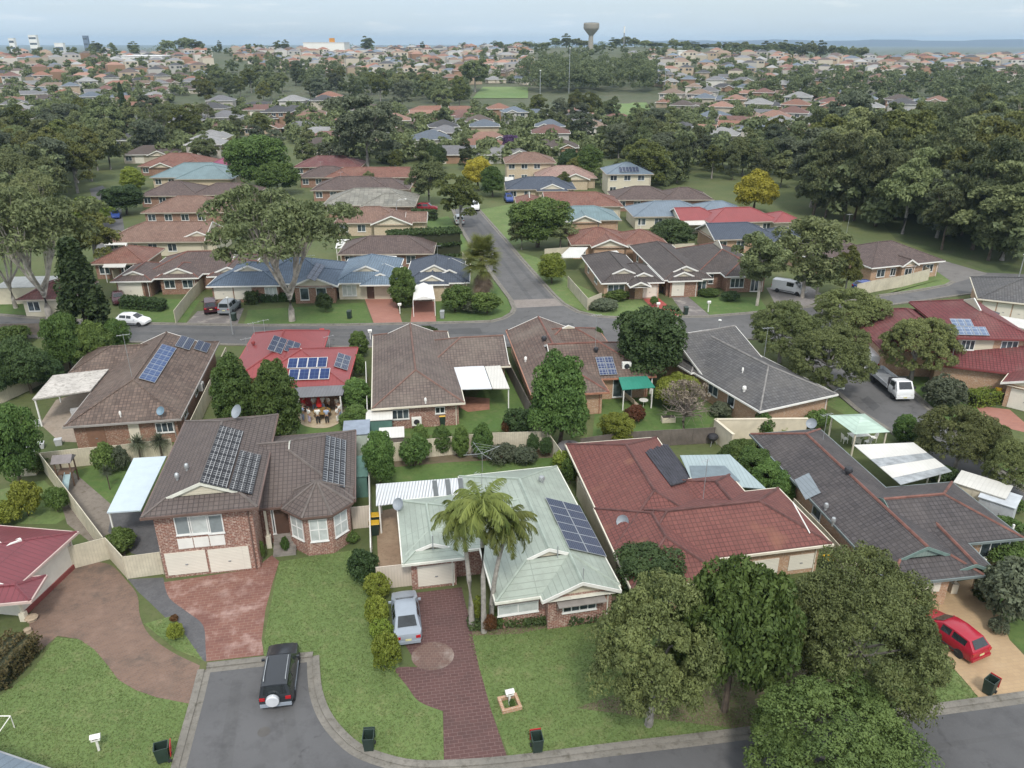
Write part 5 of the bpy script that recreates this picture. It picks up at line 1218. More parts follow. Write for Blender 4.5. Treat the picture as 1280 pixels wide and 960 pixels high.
# ------------------------------------------------------------------ vehicles
M_TYRE = plain('black_tyre', (.02, .02, .022), .8); M_RIM = plain('alloy_rim', (.45, .46, .48), .3, .6)
M_CGLASS = plain('car_glass', (.02, .025, .028), .08, spec=.7, var=.3); M_TAIL = plain('tail_lamp', (.40, .015, .02), .2); M_HEAD = plain('head_lamp', (.7, .7, .68), .15)
M_PLATE = plain('number_plate', (.62, .58, .30), .5); M_PLASTIC = plain('black_plastic', (.035, .035, .038), .55)
def paint(name, c, r=.22): return plain(name, c, r, .0, .04, spec=.65)
CARS = dict(
 sedan=dict(L=4.65, st=[(-2.34, .42, .70, .60, .72, .54, 0), (-2.26, .26, .86, .80, .90, .70, 0), (-2.0, .22, .91, .88, .96, .76, 0), (-1.78, .2, .93, .90, .98, .78, 's'), (-.98, .18, .93, .91, 1.40, .64, 'c'), (-.2, .18, .92, .91, 1.46, .66, 'c'), (.48, .18, .91, .91, 1.42, .65, 's'), (1.22, .18, .90, .90, .96, .80, 0), (2.0, .22, .78, .84, .82, .68, 0), (2.22, .28, .68, .74, .70, .58, 0), (2.34, .34, .58, .56, .60, .44, 0)], wx=1.34, r=.32),
 hatch=dict(L=4.3, st=[(-2.1, .4, .75, .76, .78, .68, 0), (-2.02, .26, .92, .86, .98, .76, 's'), (-1.55, .2, .96, .89, 1.42, .60, 'c'), (-.5, .18, .94, .90, 1.50, .63, 'c'), (.25, .18, .92, .90, 1.45, .62, 's'), (1.1, .18, .90, .89, .97, .77, 0), (1.85, .22, .76, .85, .80, .70, 0), (2.15, .34, .58, .70, .60, .56, 0)], wx=1.28, r=.32),
 suv=dict(L=4.75, st=[(-2.2, .5, 1.0, .84, 1.02, .80, 0), (-2.15, .42, 1.12, .91, 1.14, .84, 's'), (-1.98, .36, 1.14, .93, 1.74, .68, 'c'), (-1.0, .34, 1.13, .94, 1.83, .70, 'c'), (.3, .34, 1.12, .94, 1.80, .69, 's'), (1.05, .34, 1.10, .93, 1.17, .82, 0), (2.0, .38, 1.02, .90, 1.06, .76, 0), (2.35, .46, .80, .78, .82, .64, 0)], wx=1.4, r=.38),
 van=dict(L=4.9, st=[(-2.45, .45, 1.0, .84, 1.5, .74, 0), (-2.4, .32, 1.12, .92, 1.86, .80, 'b'), (-.3, .28, 1.12, .94, 1.95, .80, 'c'), (.9, .28, 1.10, .94, 1.90, .76, 's'), (1.75, .28, 1.06, .92, 1.12, .82, 0), (2.3, .34, .85, .86, .9, .74, 0), (2.46, .42, .6, .76, .62, .62, 0)], wx=1.5, r=.33))
WHEEL = {}
def wheel_meshes(r):
    if r not in WHEEL:
        m = MB(); m.lathe([(r * .62, -.1), (r * .95, -.11), (r, -.07), (r, .07), (r * .95, .11), (r * .62, .1)], n=18); t = m.mesh('tyre', M_TYRE, True)
        m = MB(); m.lathe([(.05, -.095), (r * .6, -.09), (r * .63, -.06), (r * .63, .06), (r * .6, .09), (.05, .095)], n=10); WHEEL[r] = (t, m.mesh('rim', M_RIM))
    return WHEEL[r]
def wheels(t, spots, r):
    ty, rm = wheel_meshes(r)
    for (x, y) in spots:
        w = meshobj('wheel', ty, t); w.location = (x, y, r); w.rotation_euler = (R_(90), 0, 0); meshobj('rim', rm, w)
def loft(st, mats=None):
    body, side, front, rear = MB(), MB(), MB(), MB()
    def ring(s):
        x, zb, zl, w, zt, wt, _ = s
        h = [(0, zb), (w * .9, zb), (w, zb + (zl - zb) * .3), (w * 1.0, zb + (zl - zb) * .72), (w * .95, zl), (wt + .02, zt - .05), (wt * .86, zt), (0, zt + .025)]
        return [(x, y, z) for y, z in h] + [(x, -y, z) for y, z in h[-2:0:-1]]
    R = [ring(s) for s in st]; n = len(R[0])
    def pane(mb, q, i0=.10, i1=.14, off=.012):
        q = [Vector(p) for p in q]; c = sum(q, Vector()) / 4; nn = (q[1] - q[0]).cross(q[3] - q[0]).normalized()
        if nn.dot(c - Vector((0, 0, .7))) < 0: nn = -nn
        a, b = (q[1] - q[0] + q[2] - q[3]).normalized(), (q[3] - q[0] + q[2] - q[1]).normalized()
        bl = lambda u, v: (q[0] * (1 - u) + q[1] * u) * (1 - v) + (q[3] * (1 - u) + q[2] * u) * v + nn * off
        mb.face([bl(i0, i1), bl(1 - i0, i1), bl(1 - i0, 1 - i1), bl(i0, 1 - i1)])
    for i in range(len(st) - 1):
        f = st[i][6]
        for k in range(n):
            q = [R[i][k], R[i + 1][k], R[i + 1][(k + 1) % n], R[i][(k + 1) % n]]
            body.face(q); seg = k if k < 7 else n - 1 - k
            if f == 'c' and seg == 4: pane(side, q, .07)
            if f == 's' and seg == 4 and k < 7: pass
        if f == 's':
            for dst in ((front if st[i][0] > 0 else rear),):
                A, B = R[i], R[i + 1]; _ = 0
                pane(dst, [A[6], B[6], B[n - 6], A[n - 6]], .10, .04, .034)
    body.face(R[0][::-1]); body.face(R[-1])
    return body, side, front, rear
def weld(o):
    import bmesh
    b = bmesh.new(); b.from_mesh(o.data); bmesh.ops.remove_doubles(b, verts=b.verts, dist=.001); bmesh.ops.recalc_face_normals(b, faces=b.faces); b.to_mesh(o.data); b.free()
    o.data.polygons.foreach_set('use_smooth', [True] * len(o.data.polygons)); o.data.set_sharp_from_angle(angle=R_(32))
def car(kind, mat, px, py, fx, fy, label, name='parked_car', cat='car', spare=None, bars=False, trim=None, glass_=None):
    """car whose middle is at ground pixel (px, py), nose towards (fx, fy)"""
    S = CARS[kind]; c, d = G(px, py), G(fx, fy)
    t = thing(name, label, cat, c, math.atan2(d[1] - c[1], d[0] - c[0]))
    t.scale = (.96, .95, .97)
    b, s, f, r = loft(S['st']); o = b.build('body', mat, t); weld(o)
    gm = M_CGLASS
    s.build('side_window', gm, t); f.build('windscreen', gm, t); r.build('rear_window', gm, t)
    wx, r_ = S['wx'], S['r']; wy = S['st'][3][3] - .10
    wheels(t, [(wx, wy), (wx, -wy), (-wx, wy), (-wx, -wy)], r_)
    R0, R1 = S['st'][1], S['st'][-2]
    for sg in (1, -1):
        m = MB(); m.box((R0[0] - .04, sg * R0[3] * .78, R0[2] - .24), (.10, .30, .18)); m.build('tail_light', M_TAIL, t)
        m = MB(); m.box((R1[0] - .06, sg * R1[3] * .74, R1[2] - .25), (.2, .3, .13)); m.build('headlight', M_HEAD, t)
        m = MB(); k = [q for q in S['st'] if q[6] == 's'][-1]; m.box((k[0] + .42, sg * (k[3] + .06), k[2] - .02), (.11, .18, .13)); m.build('door_mirror', mat, t)
    m = MB(); m.box((R0[0] - .10, 0, R0[2] - .36 if not spare else .62), (.03, .38, .12)); m.build('number_plate', M_PLATE, t)
    m = MB(); m.box((S['st'][0][0] + .02, 0, S['st'][1][1] + .02), (.16, S['st'][1][3] * 1.9, .2)); m.build('bumper', trim or mat, t)
    # door seams and handles stand as one thin trim each side
    for sg in (1, -1):
        m = MB(); m.box((-.1, sg * (S['st'][3][3] + .004), S['st'][3][1] + .14), (2.3, .03, .10)); m.build('sill', trim or M_PLASTIC, t)
    if spare:
        m = MB(); m.lathe([(.05, -.13), (.33, -.13), (.37, -.08), (.37, .1), (.33, .14), (.05, .15)], n=20); o = m.build('spare_wheel_cover', spare, t, smooth=True); o.location = (-2.37, .12, 1.0); o.rotation_euler = (0, R_(-90), 0)
    if bars:
        for sg in (1, -1):
            m = MB(); m.tube([(-1.7, sg * .6, 1.80), (-1.6, sg * .6, 1.87), (.1, sg * .6, 1.89), (.2, sg * .6, 1.80)], .025, 5); m.build('roof_rail', M_STEEL, t)
    return t
BLACK = paint('black_paint', (.022, .026, .032), .3); SILVERP = paint('silver_paint', (.28, .32, .37), .3); REDP = paint('crimson_paint', (.34, .012, .03)); WHITEP = paint('white_car_paint', (.72, .73, .74)); BLUEP = paint('blue_paint', (.03, .06, .22)); GREYP = paint('grey_paint', (.22, .24, .26), .3); PLUMP = paint('dark_plum_paint', (.05, .012, .018)); MARP = paint('maroon_paint', (.20, .012, .02))
car('suv', BLACK, 352, 853, 359, 806, 'black four-wheel drive with pale spare wheel cover, parked on the cul-de-sac', spare=plain('pearl_cover', (.55, .57, .60), .3), bars=True, trim=SILVERP)
car('sedan', SILVERP, 508, 777, 504, 738, 'silver sedan on the plum paver driveway beside yellow-green bushes')
car('hatch', REDP, 1186, 800, 1156, 778, 'red hatchback on the tan driveway, bottom right')
car('hatch', WHITEP, 168, 405, 190, 406.5, 'white hatchback parked on the cross street beside the cypress')
car('suv', PLUMP, 264, 388, 263, 380, 'dark plum car on the grey driveway of the blue roofed house')
car('suv', GREYP, 288, 389, 296, 382, 'grey wagon on the grey driveway, right of a dark car')
car('van', WHITEP, 986, 366, 1002, 369, 'white van on the gravel yard under the gum trees', name='parked_van', cat='van')
car('hatch', BLUEP, 1082, 362, 1096, 360, 'blue hatchback at the foot of the curved cream fence')
car('suv', WHITEP, 574, 279, 571, 272, 'white open-topped car parked at the left kerb of the side street')
car('suv', WHITEP, 594, 262, 596, 270, 'white car coming down the side street beyond the trees')
car('suv', BLUEP, 636, 252, 640, 258, 'blue car on a drive beside the long rust roof', name='parked_car')
car('suv', MARP, 534, 264, 541, 264, 'maroon car on a drive behind the clipped dark hedge')
car('hatch', BLUEP, 145, 272, 146, 278, 'blue-grey car in the left lane beside the round bush')
car('sedan', PLUMP, 149, 377, 150, 382, 'dark car half hidden behind the hedge of the brown house')
car('van', WHITEP, 1080, 455, 1068, 441, 'white van parked in front of the tray truck', name='parked_van', cat='van')
# tray truck
c, d = G(1113, 489), G(1132, 505)
t = thing('tray_truck', 'white tray truck facing the camera on the branch street', 'truck', c, math.atan2(d[1] - c[1], d[0] - c[0]))
b, s, f, r = loft([(1.0, .5, 1.25, .92, 1.9, .72, 'c'), (2.1, .5, 1.25, .94, 2.05, .76, 's'), (2.65, .5, 1.2, .93, 1.28, .84, 0), (2.75, .5, .9, .9, .92, .8, 0)])
o = b.build('cab', WHITEP, t); weld(o); s.build('side_window', M_CGLASS, t); f.build('windscreen', M_CGLASS, t)
m = MB(); m.box((-1.5, 0, .78), (4.8, 1.95, .08)); m.build('tray', plain('tray_floor', (.20, .21, .22), .6), t)
for sg in (1, -1):
    m = MB(); m.box((-1.5, sg * .98, .86), (4.8, .04, .36)); m.build('drop_side', plain('tray_side', (.50, .52, .54), .4), t)
    m = MB(); m.box((2.72, sg * .68, .72), (.1, .3, .16)); m.build('headlight', M_HEAD, t)
    m = MB(); m.box((2.3, sg * 1.08, 1.25), (.08, .2, .3)); m.build('door_mirror', M_PLASTIC, t)
m = MB(); m.box((-3.9, 0, .86), (.04, 1.95, .36)); m.build('tailgate', plain('tray_side', (.5, .52, .54)), t)
m = MB(); m.box((.8, 0, .86), (.05, 1.9, 1.1)); m.build('headboard', plain('black_mesh', (.04, .04, .045), .6), t)
m = MB(); m.box((-.6, 0, .5), (6.4, .8, .28)); m.build('chassis', M_PLASTIC, t); m = MB(); m.box((2.74, 0, .42), (.14, 1.8, .28)); m.build('bumper', WHITEP, t)
m = MB(); m.box((2.82, 0, .5), (.02, .36, .12)); m.build('number_plate', M_PLATE, t)
wheels(t, [(1.9, .78), (1.9, -.78), (-2.4, .8), (-2.4, -.8)], .36)
# ------------------------------------------------------------------ wheelie bins, letterboxes, small yard things
M_BIN = plain('dark_green_bin', (.022, .04, .032), .5); M_RLID = plain('red_lid', (.40, .02, .02), .45); M_YLID = plain('yellow_lid', (.60, .36, .01), .45)
def bin_(px, py, yaw, label, lid=None, open_=True, body=None):
    t = thing('wheelie_bin', label, 'bin', G(px, py), R_(yaw)); m = MB(); bm_ = body or M_BIN
    def ringb(w, d, z): return [(-w / 2, -d / 2, z), (w / 2, -d / 2, z), (w / 2, d / 2, z), (-w / 2, d / 2, z)]
    A, B, C = ringb(.46, .52, .06), ringb(.56, .66, .95), ringb(.58, .70, 1.0)
    v = A + B + C; fs = [(3, 2, 1, 0)]
    for a in (0, 4):
        for k in range(4): fs.append((a + k, a + (k + 1) % 4, a + 4 + (k + 1) % 4, a + 4 + k))
    m.fr(v, fs); I = ringb(.50, .60, .999); J = ringb(.44, .5, .3)
    m.fr(C + I + J, [(k, (k + 1) % 4, 4 + (k + 1) % 4, 4 + k) for k in range(4)] + [(4 + k, 4 + (k + 1) % 4, 8 + (k + 1) % 4, 8 + k) for k in range(4)] + [(8, 9, 10, 11)])
    m.build('body', bm_, t)
    m = MB()
    if open_: m.obox((-.29, .37, .38), (.58, 0, 0), (0, .04, .0), (0, .05, .64))
    else: m.fr([(-.3, -.37, 1.005), (.3, -.37, 1.005), (.3, .37, 1.02), (-.3, .37, 1.02), (-.26, -.3, 1.07), (.26, -.3, 1.07), (.26, .3, 1.09), (-.26, .3, 1.09)], [(3, 2, 1, 0), (4, 5, 6, 7), (0, 1, 5, 4), (1, 2, 6, 5), (2, 3, 7, 6), (3, 0, 4, 7)])
    m.build('lid', lid or M_RLID, t)
    m = MB(); m.tube([(-.24, .40, .95), (.24, .40, .95)], .018, 5); m.build('handle', bm_, t)
    for sg in (1, -1):
        m = MB(); m.tube([(sg * .22, .3, .1), (sg * .29, .3, .1)], .1, 10); m.build('wheel', M_TYRE, t)
bin_(205, 950, -70, 'open green bin with red lid on the left lawn by the cul-de-sac kerb'); bin_(462, 936, 4, 'open green bin on the rounded lawn corner at the kerb', lid=M_BIN); bin_(671, 938, 10, 'open green bin with red lid on the kerb below the white letterbox')
bin_(1235, 866, -55, 'open green bin with red lid at the foot of the tan driveway')
bin_(469, 668, 100, 'dark bin with yellow lid, nearer of two by the white fence', M_YLID, False); bin_(470.5, 658, 100, 'dark bin with yellow lid, farther of two by the white fence', M_YLID, False)
bin_(553, 531, 10, 'bin with orange-yellow lid below a small window of the taupe house', M_YLID, False); bin_(540, 531, 10, 'bin with pale green lid beside the air conditioner', plain('pale_green_lid', (.2, .3, .28)), False)
bin_(1033, 712, 20, 'bin with yellow lid half hidden by the round trees beside the garage', M_YLID, False); bin_(1245, 498, -40, 'bin with yellow lid at the end of the clipped lime hedge', M_YLID, False); bin_(1100, 435, -40, 'bin with orange lid under the trees beside the maroon house', plain('orange_lid', (.55, .22, .02)), False)
bin_(437, 398, 0, 'dark bin at the kerb in front of the light blue roofed house', lid=M_BIN, open_=False); bin_(403, 422, 5, 'red lidded bin on the verge behind the red metal roof', M_RLID, False); bin_(857, 393, 0, 'dark green bin on the grass between red and grey driveways', M_BIN, False)
bin_(293, 401, 0, 'green bin on the verge beside the grey driveway', M_BIN, False); bin_(830, 366, 0, 'bin with yellow lid between two garage doors across the road', M_YLID, False); bin_(553, 398, 0, 'grey bin under the corner shrubs across the road', plain('grey_bin', (.3, .32, .32)), False, plain('grey_bin', (.3, .32, .32)))
def letterbox(px, py, label, mat=M_WHITE, h=1.05, planter=False):
    t = thing('letterbox', label, 'letterbox', G(px, py), .3); m = MB(); m.box((0, 0, 0), (.1, .1, h - .28)); m.build('post', mat, t)
    m = MB(); m.box((0, 0, h - .28), (.42, .3, .2)); m.fr([(-.24, -.18, h - .08), (.24, -.18, h - .08), (.24, .18, h - .08), (-.24, .18, h - .08), (-.24, 0, h + .06), (.24, 0, h + .06)], [(0, 1, 5, 4), (2, 3, 4, 5), (1, 2, 5), (3, 0, 4), (3, 2, 1, 0)]); b = m.build('box', mat, t)
    m = MB(); m.box((0, -.155, h - .17), (.24, .012, .03)); m.build('slot', M_DARK, b)
    if planter:
        m = MB()
        for (x, y, w, d) in ((0, -.45, 1.1, .16), (0, .45, 1.1, .16), (-.47, 0, .16, .74), (.47, 0, .16, .74)): m.box((x, y, 0), (w, d, .22))
        m.build('planter_edge', M_BRICK_TAN, t)
letterbox(124, 938, 'white letterbox on a leaning post on the bottom left lawn'); letterbox(637, 881, 'white letterbox in a small brick planter on the front lawn', planter=True)
letterbox(822, 390, 'white letterbox beside the red driveway', h=1.3); letterbox(885, 390, 'white letterbox on the lawn right of the grey driveway', h=1.5); letterbox(728, 307, 'white letterbox under the white-trunked trees by the side street'); letterbox(500, 392, 'white letterbox in front of the egg-shaped street tree', h=1.4); letterbox(463, 424, 'white letterbox behind the red metal roof', h=1.2)
# lamps and poles
def street_lamp(px, py, top, ax, ay, label, arm=True):
    X, Y = G(px, py) if py > 150 else GT(px, py); z0 = terr(X, Y); d = ray(px, top); h = CAM_H + d.z * (Y / d.y) - z0; t = thing('street_lamp' if py > 150 else 'floodlight_mast', label, 'street lamp' if py > 150 else 'mast', (X, Y, z0)); k_ = 1 if py > 150 else 2.6
    m = MB(); e = Vector((ax, ay, 0)); P = [Vector((0, 0, 0)), Vector((0, 0, h - .8))]
    if arm: P += [Vector((0, 0, h - .35)) + e * .12, Vector((0, 0, h - .05)) + e * .45, Vector((0, 0, h)) + e]
    else: P += [Vector((0, 0, h))]
    m.tube(P, [.09 * k_, .06 * k_] + [.045 * k_] * (len(P) - 2), 8); m.build('pole', M_STEEL, t, smooth=True)
    m = MB(); q = P[-1]; m.lathe([(a * k_, b * k_) for a, b in ((.03, .10), (.16, .06), (.22, -.02), (.18, -.10), (.04, -.13))], (q.x, q.y, q.z), 10); m.build('lamp_head', plain('pale_lamp', (.62, .63, .60), .4), t, smooth=True)
street_lamp(1182, 480, 425, -1.7, .4, 'grey street lamp with curved arm in front of the maroon house'); street_lamp(497, 286, 249, 1.8, .3, 'grey street lamp with curved arm beside the side street hedge'); street_lamp(291, 418, 372, -.3, -.2, 'grey lamp pole on the cross street by the red metal roof', False)
street_lamp(1040, 497, 486, 1.0, .2, 'short pale street lamp on the verge behind the long grey house'); street_lamp(1272, 352, 318, .4, .2, 'grey lamp pole at the far right junction', False); street_lamp(956, 440, 404, .3, .1, 'grey lamp pole beside the round trees at the corner', False); street_lamp(898, 418, 400, -.4, 0, 'pale lamp pole at the corner behind the grey house', False)
street_lamp(711, 117, 60, .1, 0, 'tall floodlight mast, right of two by the park oval', False); street_lamp(675, 122, 88, .1, 0, 'tall floodlight mast, left of two by the park oval', False); street_lamp(830, 118, 86, .1, 0, 'tall floodlight mast right of the dark park trees', False); street_lamp(542, 112, 92, .1, 0, 'slim pale mast at the left end of the park', False)
# ------------------------------------------------------------------ fences
M_COLORB = lines('cream_steel_fence', (.58, .53, .41), .19, .84, .02, .6, False, .12, streak=.22); M_COLORP = lines('pink_white_gate', (.60, .53, .45), .19, .82, .02, .6, False, .05)
M_PALE = lines('grey_timber_palings', (.17, .145, .125), .12, .45, .015, .9, False, .3); M_CREND = plain('cream_render', (.60, .54, .42), .8, var=.08)
def fence(label, px, h=1.8, mat=None, zr=None, name='fence', pw=2.4, wall=False, post=True):
    """fence through ground points read at height zr (its top edge when zr = h)"""
    zr = h if zr is None else zr; mat = mat or M_COLORB
    P = [Vector(G(x, y, zr) + (0,)) for x, y in px]; o = P[0]; t = thing(name, label, 'wall' if wall else 'fence', o)
    for a, b in zip(P, P[1:]):
        L_ = (b - a).length; k = 1 if wall else max(1, round(L_ / pw)); d = (b - a) / k; u = d.normalized(); n = Vector((-u.y, u.x, 0)); tk = .2 if wall else .035
        m = MB(); m.obox(u * .03 - n * tk / 2 + Vector((0, 0, .02)), d - u * .06, n * tk, (0, 0, h - .06)); me = m.mesh('panel', mat)
        if not wall:
            m = MB(); m.obox(-n * .035 - u * .035, u * .07, n * .07, (0, 0, h)); pm = m.mesh('post', mat)
            m = MB(); m.obox(u * .03 - n * .03 + Vector((0, 0, h - .045)), d - u * .06, n * .06, (0, 0, .04)); rm = m.mesh('rail', mat)
        else:
            m = MB(); m.obox(-n * .13 + Vector((0, 0, h - .04)), d, n * .26, (0, 0, .07)); cm = m.mesh('coping', mat)
        for i in range(k):
            p = meshobj('panel', me, t); p.location = a + d * i - o
            if not wall:
                q = meshobj('post', pm, t); q.location = a + d * i - o; q = meshobj('rail', rm, t); q.location = a + d * i - o
            else: q = meshobj('coping', cm, t); q.location = a - o
        if not wall: q = meshobj('post', pm, t); q.location = b - o
    return t
fence('long cream steel fence running down the left yard to the garage corner', [(48, 565), (128, 671)]); fence('short cream steel fence joining the two garages, lower left', [(83, 684), (131, 672), (153, 696), (199, 690)])
fence('cream steel fence behind the yard with the slide', [(50, 566), (93, 561), (150, 556), (213, 548)], 1.7); fence('cream steel fence between brown tiled and red metal houses', [(237, 527), (282, 434)], 1.8)
fence('high cream steel fence climbing past the cypress trees', [(-20, 487), (30, 465), (80, 440), (118, 431), (155, 424)], 2.1); fence('cream steel fence behind the green roofed house, left half', [(470, 556), (560, 546), (612, 541)], 1.8); fence('cream steel fence behind the green roofed house, right half', [(616, 541), (684, 539), (702, 564)], 1.8)
fence('cream steel fence between the pale green and red tiled houses', [(722, 596), (771, 690)], 1.8); fence('cream steel fence between the red tiled and charcoal houses', [(993, 623), (1030, 660), (1072, 706)], 1.8)
fence('cream steel fence seen edge-on right of the two-storey house', [(457, 452), (460, 545), (463, 684)], 1.8, M_WHITE); fence('cream steel side gate between bay window and fence', [(439, 634), (461, 632)], 1.9, M_COLORP, name='gate'); fence('pale pink steel gate beside the green house garage', [(470, 709), (515, 704)], 1.8, M_COLORP, name='gate')
fence('grey timber paling fence behind the red tiled house', [(726, 548), (781, 540), (840, 537), (894, 534)], 1.6, M_PALE); fence('grey timber paling fence between taupe and brown houses', [(628, 437), (645, 470), (668, 514)], 1.7, M_PALE); fence('timber paling fence by the far left road', [(-10, 405), (60, 404)], 1.5, M_PALE)
fence('cream rendered courtyard wall behind the grey house', [(917, 543), (894, 524), (1010, 523)], 2.0, M_CREND, wall=True, name='wall'); fence('cream steel fence around the dark corner house', [(710, 345), (735, 373), (752, 366)], 1.7, zr=1.7); fence('cream steel fence behind the dark corner house', [(681, 311), (735, 307)], 1.9)
fence('cream steel fence stepping between two houses across the road', [(217, 388), (236, 364), (258, 341), (300, 313)], 1.8); fence('curved cream fence around the park-side house', [(1072, 355), (1095, 350), (1130, 344), (1163, 336), (1150, 330)], 1.8); fence('cream steel fence behind the light blue roofed house', [(425, 313), (495, 311)], 1.8); fence('cream steel fence beside the navy house and side street', [(578, 315), (588, 330), (580, 346)], 1.8)
fence('cream steel fence behind the brown tiled cottages', [(780, 308), (868, 304)], 1.8); fence('long cream fence left of the brown gablet house', [(140, 338), (195, 310)], 1.8)
# ------------------------------------------------------------------ yard things
# slide play tower
o = G(87, 604); t = thing('play_tower', 'timber play tower with grey roof and pale blue slide', 'playset', o, R_(10)); wd = plain('play_timber', (.14, .085, .055), .8)
for sx in (-.55, .55):
    for sy in (-.5, .5):
        m = MB(); m.box((sx, sy, 0), (.09, .09, 2.3)); m.build('post', wd, t)
m = MB(); m.box((0, 0, 1.1), (1.2, 1.1, .06)); m.build('platform', wd, t); m = MB(); m.fr([(-.75, -.7, 2.2), (.75, -.7, 2.2), (.75, .7, 2.2), (-.75, .7, 2.2), (-.75, 0, 2.65), (.75, 0, 2.65)], [(0, 1, 5, 4), (2, 3, 4, 5), (1, 2, 5), (3, 0, 4), (3, 2, 1, 0)]); m.build('roof', plain('grey_canopy', (.20, .18, .18), .8), t)
m = MB(); m.obox((.0, -.5, 1.12), (.5, 0, 0), (.12, -1.9, -1.0), (0, .02, .04)); m.obox((0, -.5, 1.12), (.05, 0, 0), (.12, -1.9, -1.0), (0, .05, .16)); m.obox((.45, -.5, 1.12), (.05, 0, 0), (.12, -1.9, -1.0), (0, .05, .16)); m.build('slide', plain('pale_blue_slide', (.28, .38, .40), .4), t)
M_TUB = plain('grey_white_tub', (.46, .47, .48), .5)
for px, py, w_, h_, lab in ((74, 556, .6, .55, 'white plastic tub on the dusty patio behind the play tower'), (50, 560, .8, .45, 'grey crate on the dusty patio near the left yard fence'), (40, 575, .6, .6, 'pale bin beside the white garden shed'), (48, 532, .5, .5, 'white bucket at the front carport post'), (95, 520, .7, .7, 'pale box under the carport roof')):
    t = thing('storage_tub', lab, 'tub', G(px, py), .4); m = MB(); q = w_ / 2; m.fr([(-q * .85, -q * .7, 0), (q * .85, -q * .7, 0), (q * .85, q * .7, 0), (-q * .85, q * .7, 0), (-q, -q * .8, h_), (q, -q * .8, h_), (q, q * .8, h_), (-q, q * .8, h_)], [(3, 2, 1, 0), (4, 5, 6, 7), (0, 1, 5, 4), (1, 2, 6, 5), (2, 3, 7, 6), (3, 0, 4, 7)]); m.build('body', M_TUB, t); m = MB(); m.box((0, 0, h_ + .002), (w_ * 1.04, w_ * .84, .05)); m.build('lid', M_TUB, t)
# rotary clothes line
o = G(603, 590); t = thing('clothes_hoist', 'rotary clothes hoist on the back lawn above the pale green roof', 'clothes hoist', o); m = MB(); m.tube([(0, 0, 0), (0, 0, 2.0)], .03, 6); m.build('pole', M_STEEL, t)
for k in range(4):
    a = k * math.pi / 2 + .5; m = MB(); m.tube([(0, 0, 1.75), (1.7 * math.cos(a), 1.7 * math.sin(a), 2.05)], .02, 5); m.build('arm', M_STEEL, t)
m = MB()
for r in (.7, 1.1, 1.5):
    for k in range(4):
        a, b = k * math.pi / 2 + .5, (k + 1) * math.pi / 2 + .5; z = 1.75 + .3 * r / 1.7; m.tube([(r * math.cos(a), r * math.sin(a), z), (r * math.cos(b), r * math.sin(b), z)], .008, 3)
m.build('line', M_STEEL, t)
def shed(label, px, py, L, W, h, ang_, wall, roof, name='shed', cat='shed'):
    t = thing(name, label, cat, G(px, py), R_(ang_)); m = MB(); m.box((0, 0, 0), (L, W, h)); m.build('wall', wall, t); m = MB(); m.fr([(-L / 2 - .1, -W / 2 - .1, h + .004), (L / 2 + .1, -W / 2 - .1, h + .004), (L / 2 + .1, W / 2 + .1, h + .12), (-L / 2 - .1, W / 2 + .1, h + .12), (-L / 2 - .1, -W / 2 - .1, h + .06), (L / 2 + .1, -W / 2 - .1, h + .06), (L / 2 + .1, W / 2 + .1, h + .18), (-L / 2 - .1, W / 2 + .1, h + .18)], [(3, 2, 1, 0), (4, 5, 6, 7), (0, 1, 5, 4), (1, 2, 6, 5), (2, 3, 7, 6), (3, 0, 4, 7)]); m.build('roof', roof, t)
    m = MB(); m.obox((-.4, -W / 2 - .025, .05), (.8, 0, 0), (0, .02, 0), (0, 0, h - .25)); d = m.build('door', wall, t); m = MB(); m.obox((.28, -W / 2 - .05, h * .5), (.05, 0, 0), (0, .03, 0), (0, 0, .1)); m.build('handle', M_GREYM, d)
M_TEALW = plain('teal_shed_wall', (.10, .20, .17), .6)
shed('small teal shed with a white roof beside the taupe house', 476, 543, 2.2, 1.8, 1.9, 8, M_TEALW, M_WSHEET); shed('low white roofed shed half hidden by the yard tree', 491, 562, 2.0, 1.6, 1.6, 8, M_PALE, M_WSHEET); shed('pale green garden shed behind the two-storey house', 448, 562, 2.1, 2.4, 2.1, 8, plain('pale_green_wall', (.42, .48, .42), .6), plain('blue_grey_sheet', (.22, .26, .32), .4)); shed('teal garden shed behind the bay window roof', 447, 610, 1.8, 3.0, 1.9, 8, M_TEALW, M_TEALW)
shed('cream shed with white roof beside the lane, rightmost side yard', 1221, 633, 3.4, 2.0, 1.9, -42, M_CREND, M_WSHEET); shed('pale grey shed beside the lane below the cream shed', 1243, 646, 2.3, 1.9, 1.7, -42, plain('pale_grey_wall', (.44, .46, .48)), plain('pale_grey_sheet', (.48, .51, .54), .4)); shed('white garden shed at the end of the left yard fence', 33, 590, 2.0, 1.5, 1.8, 12, M_CREND, M_WSHEET); shed('cream garage shed across the road under the big gum', 40, 373, 6.5, 5, 2.3, 5, M_CREND, plain('weathered_white_sheet', (.5, .5, .47)))
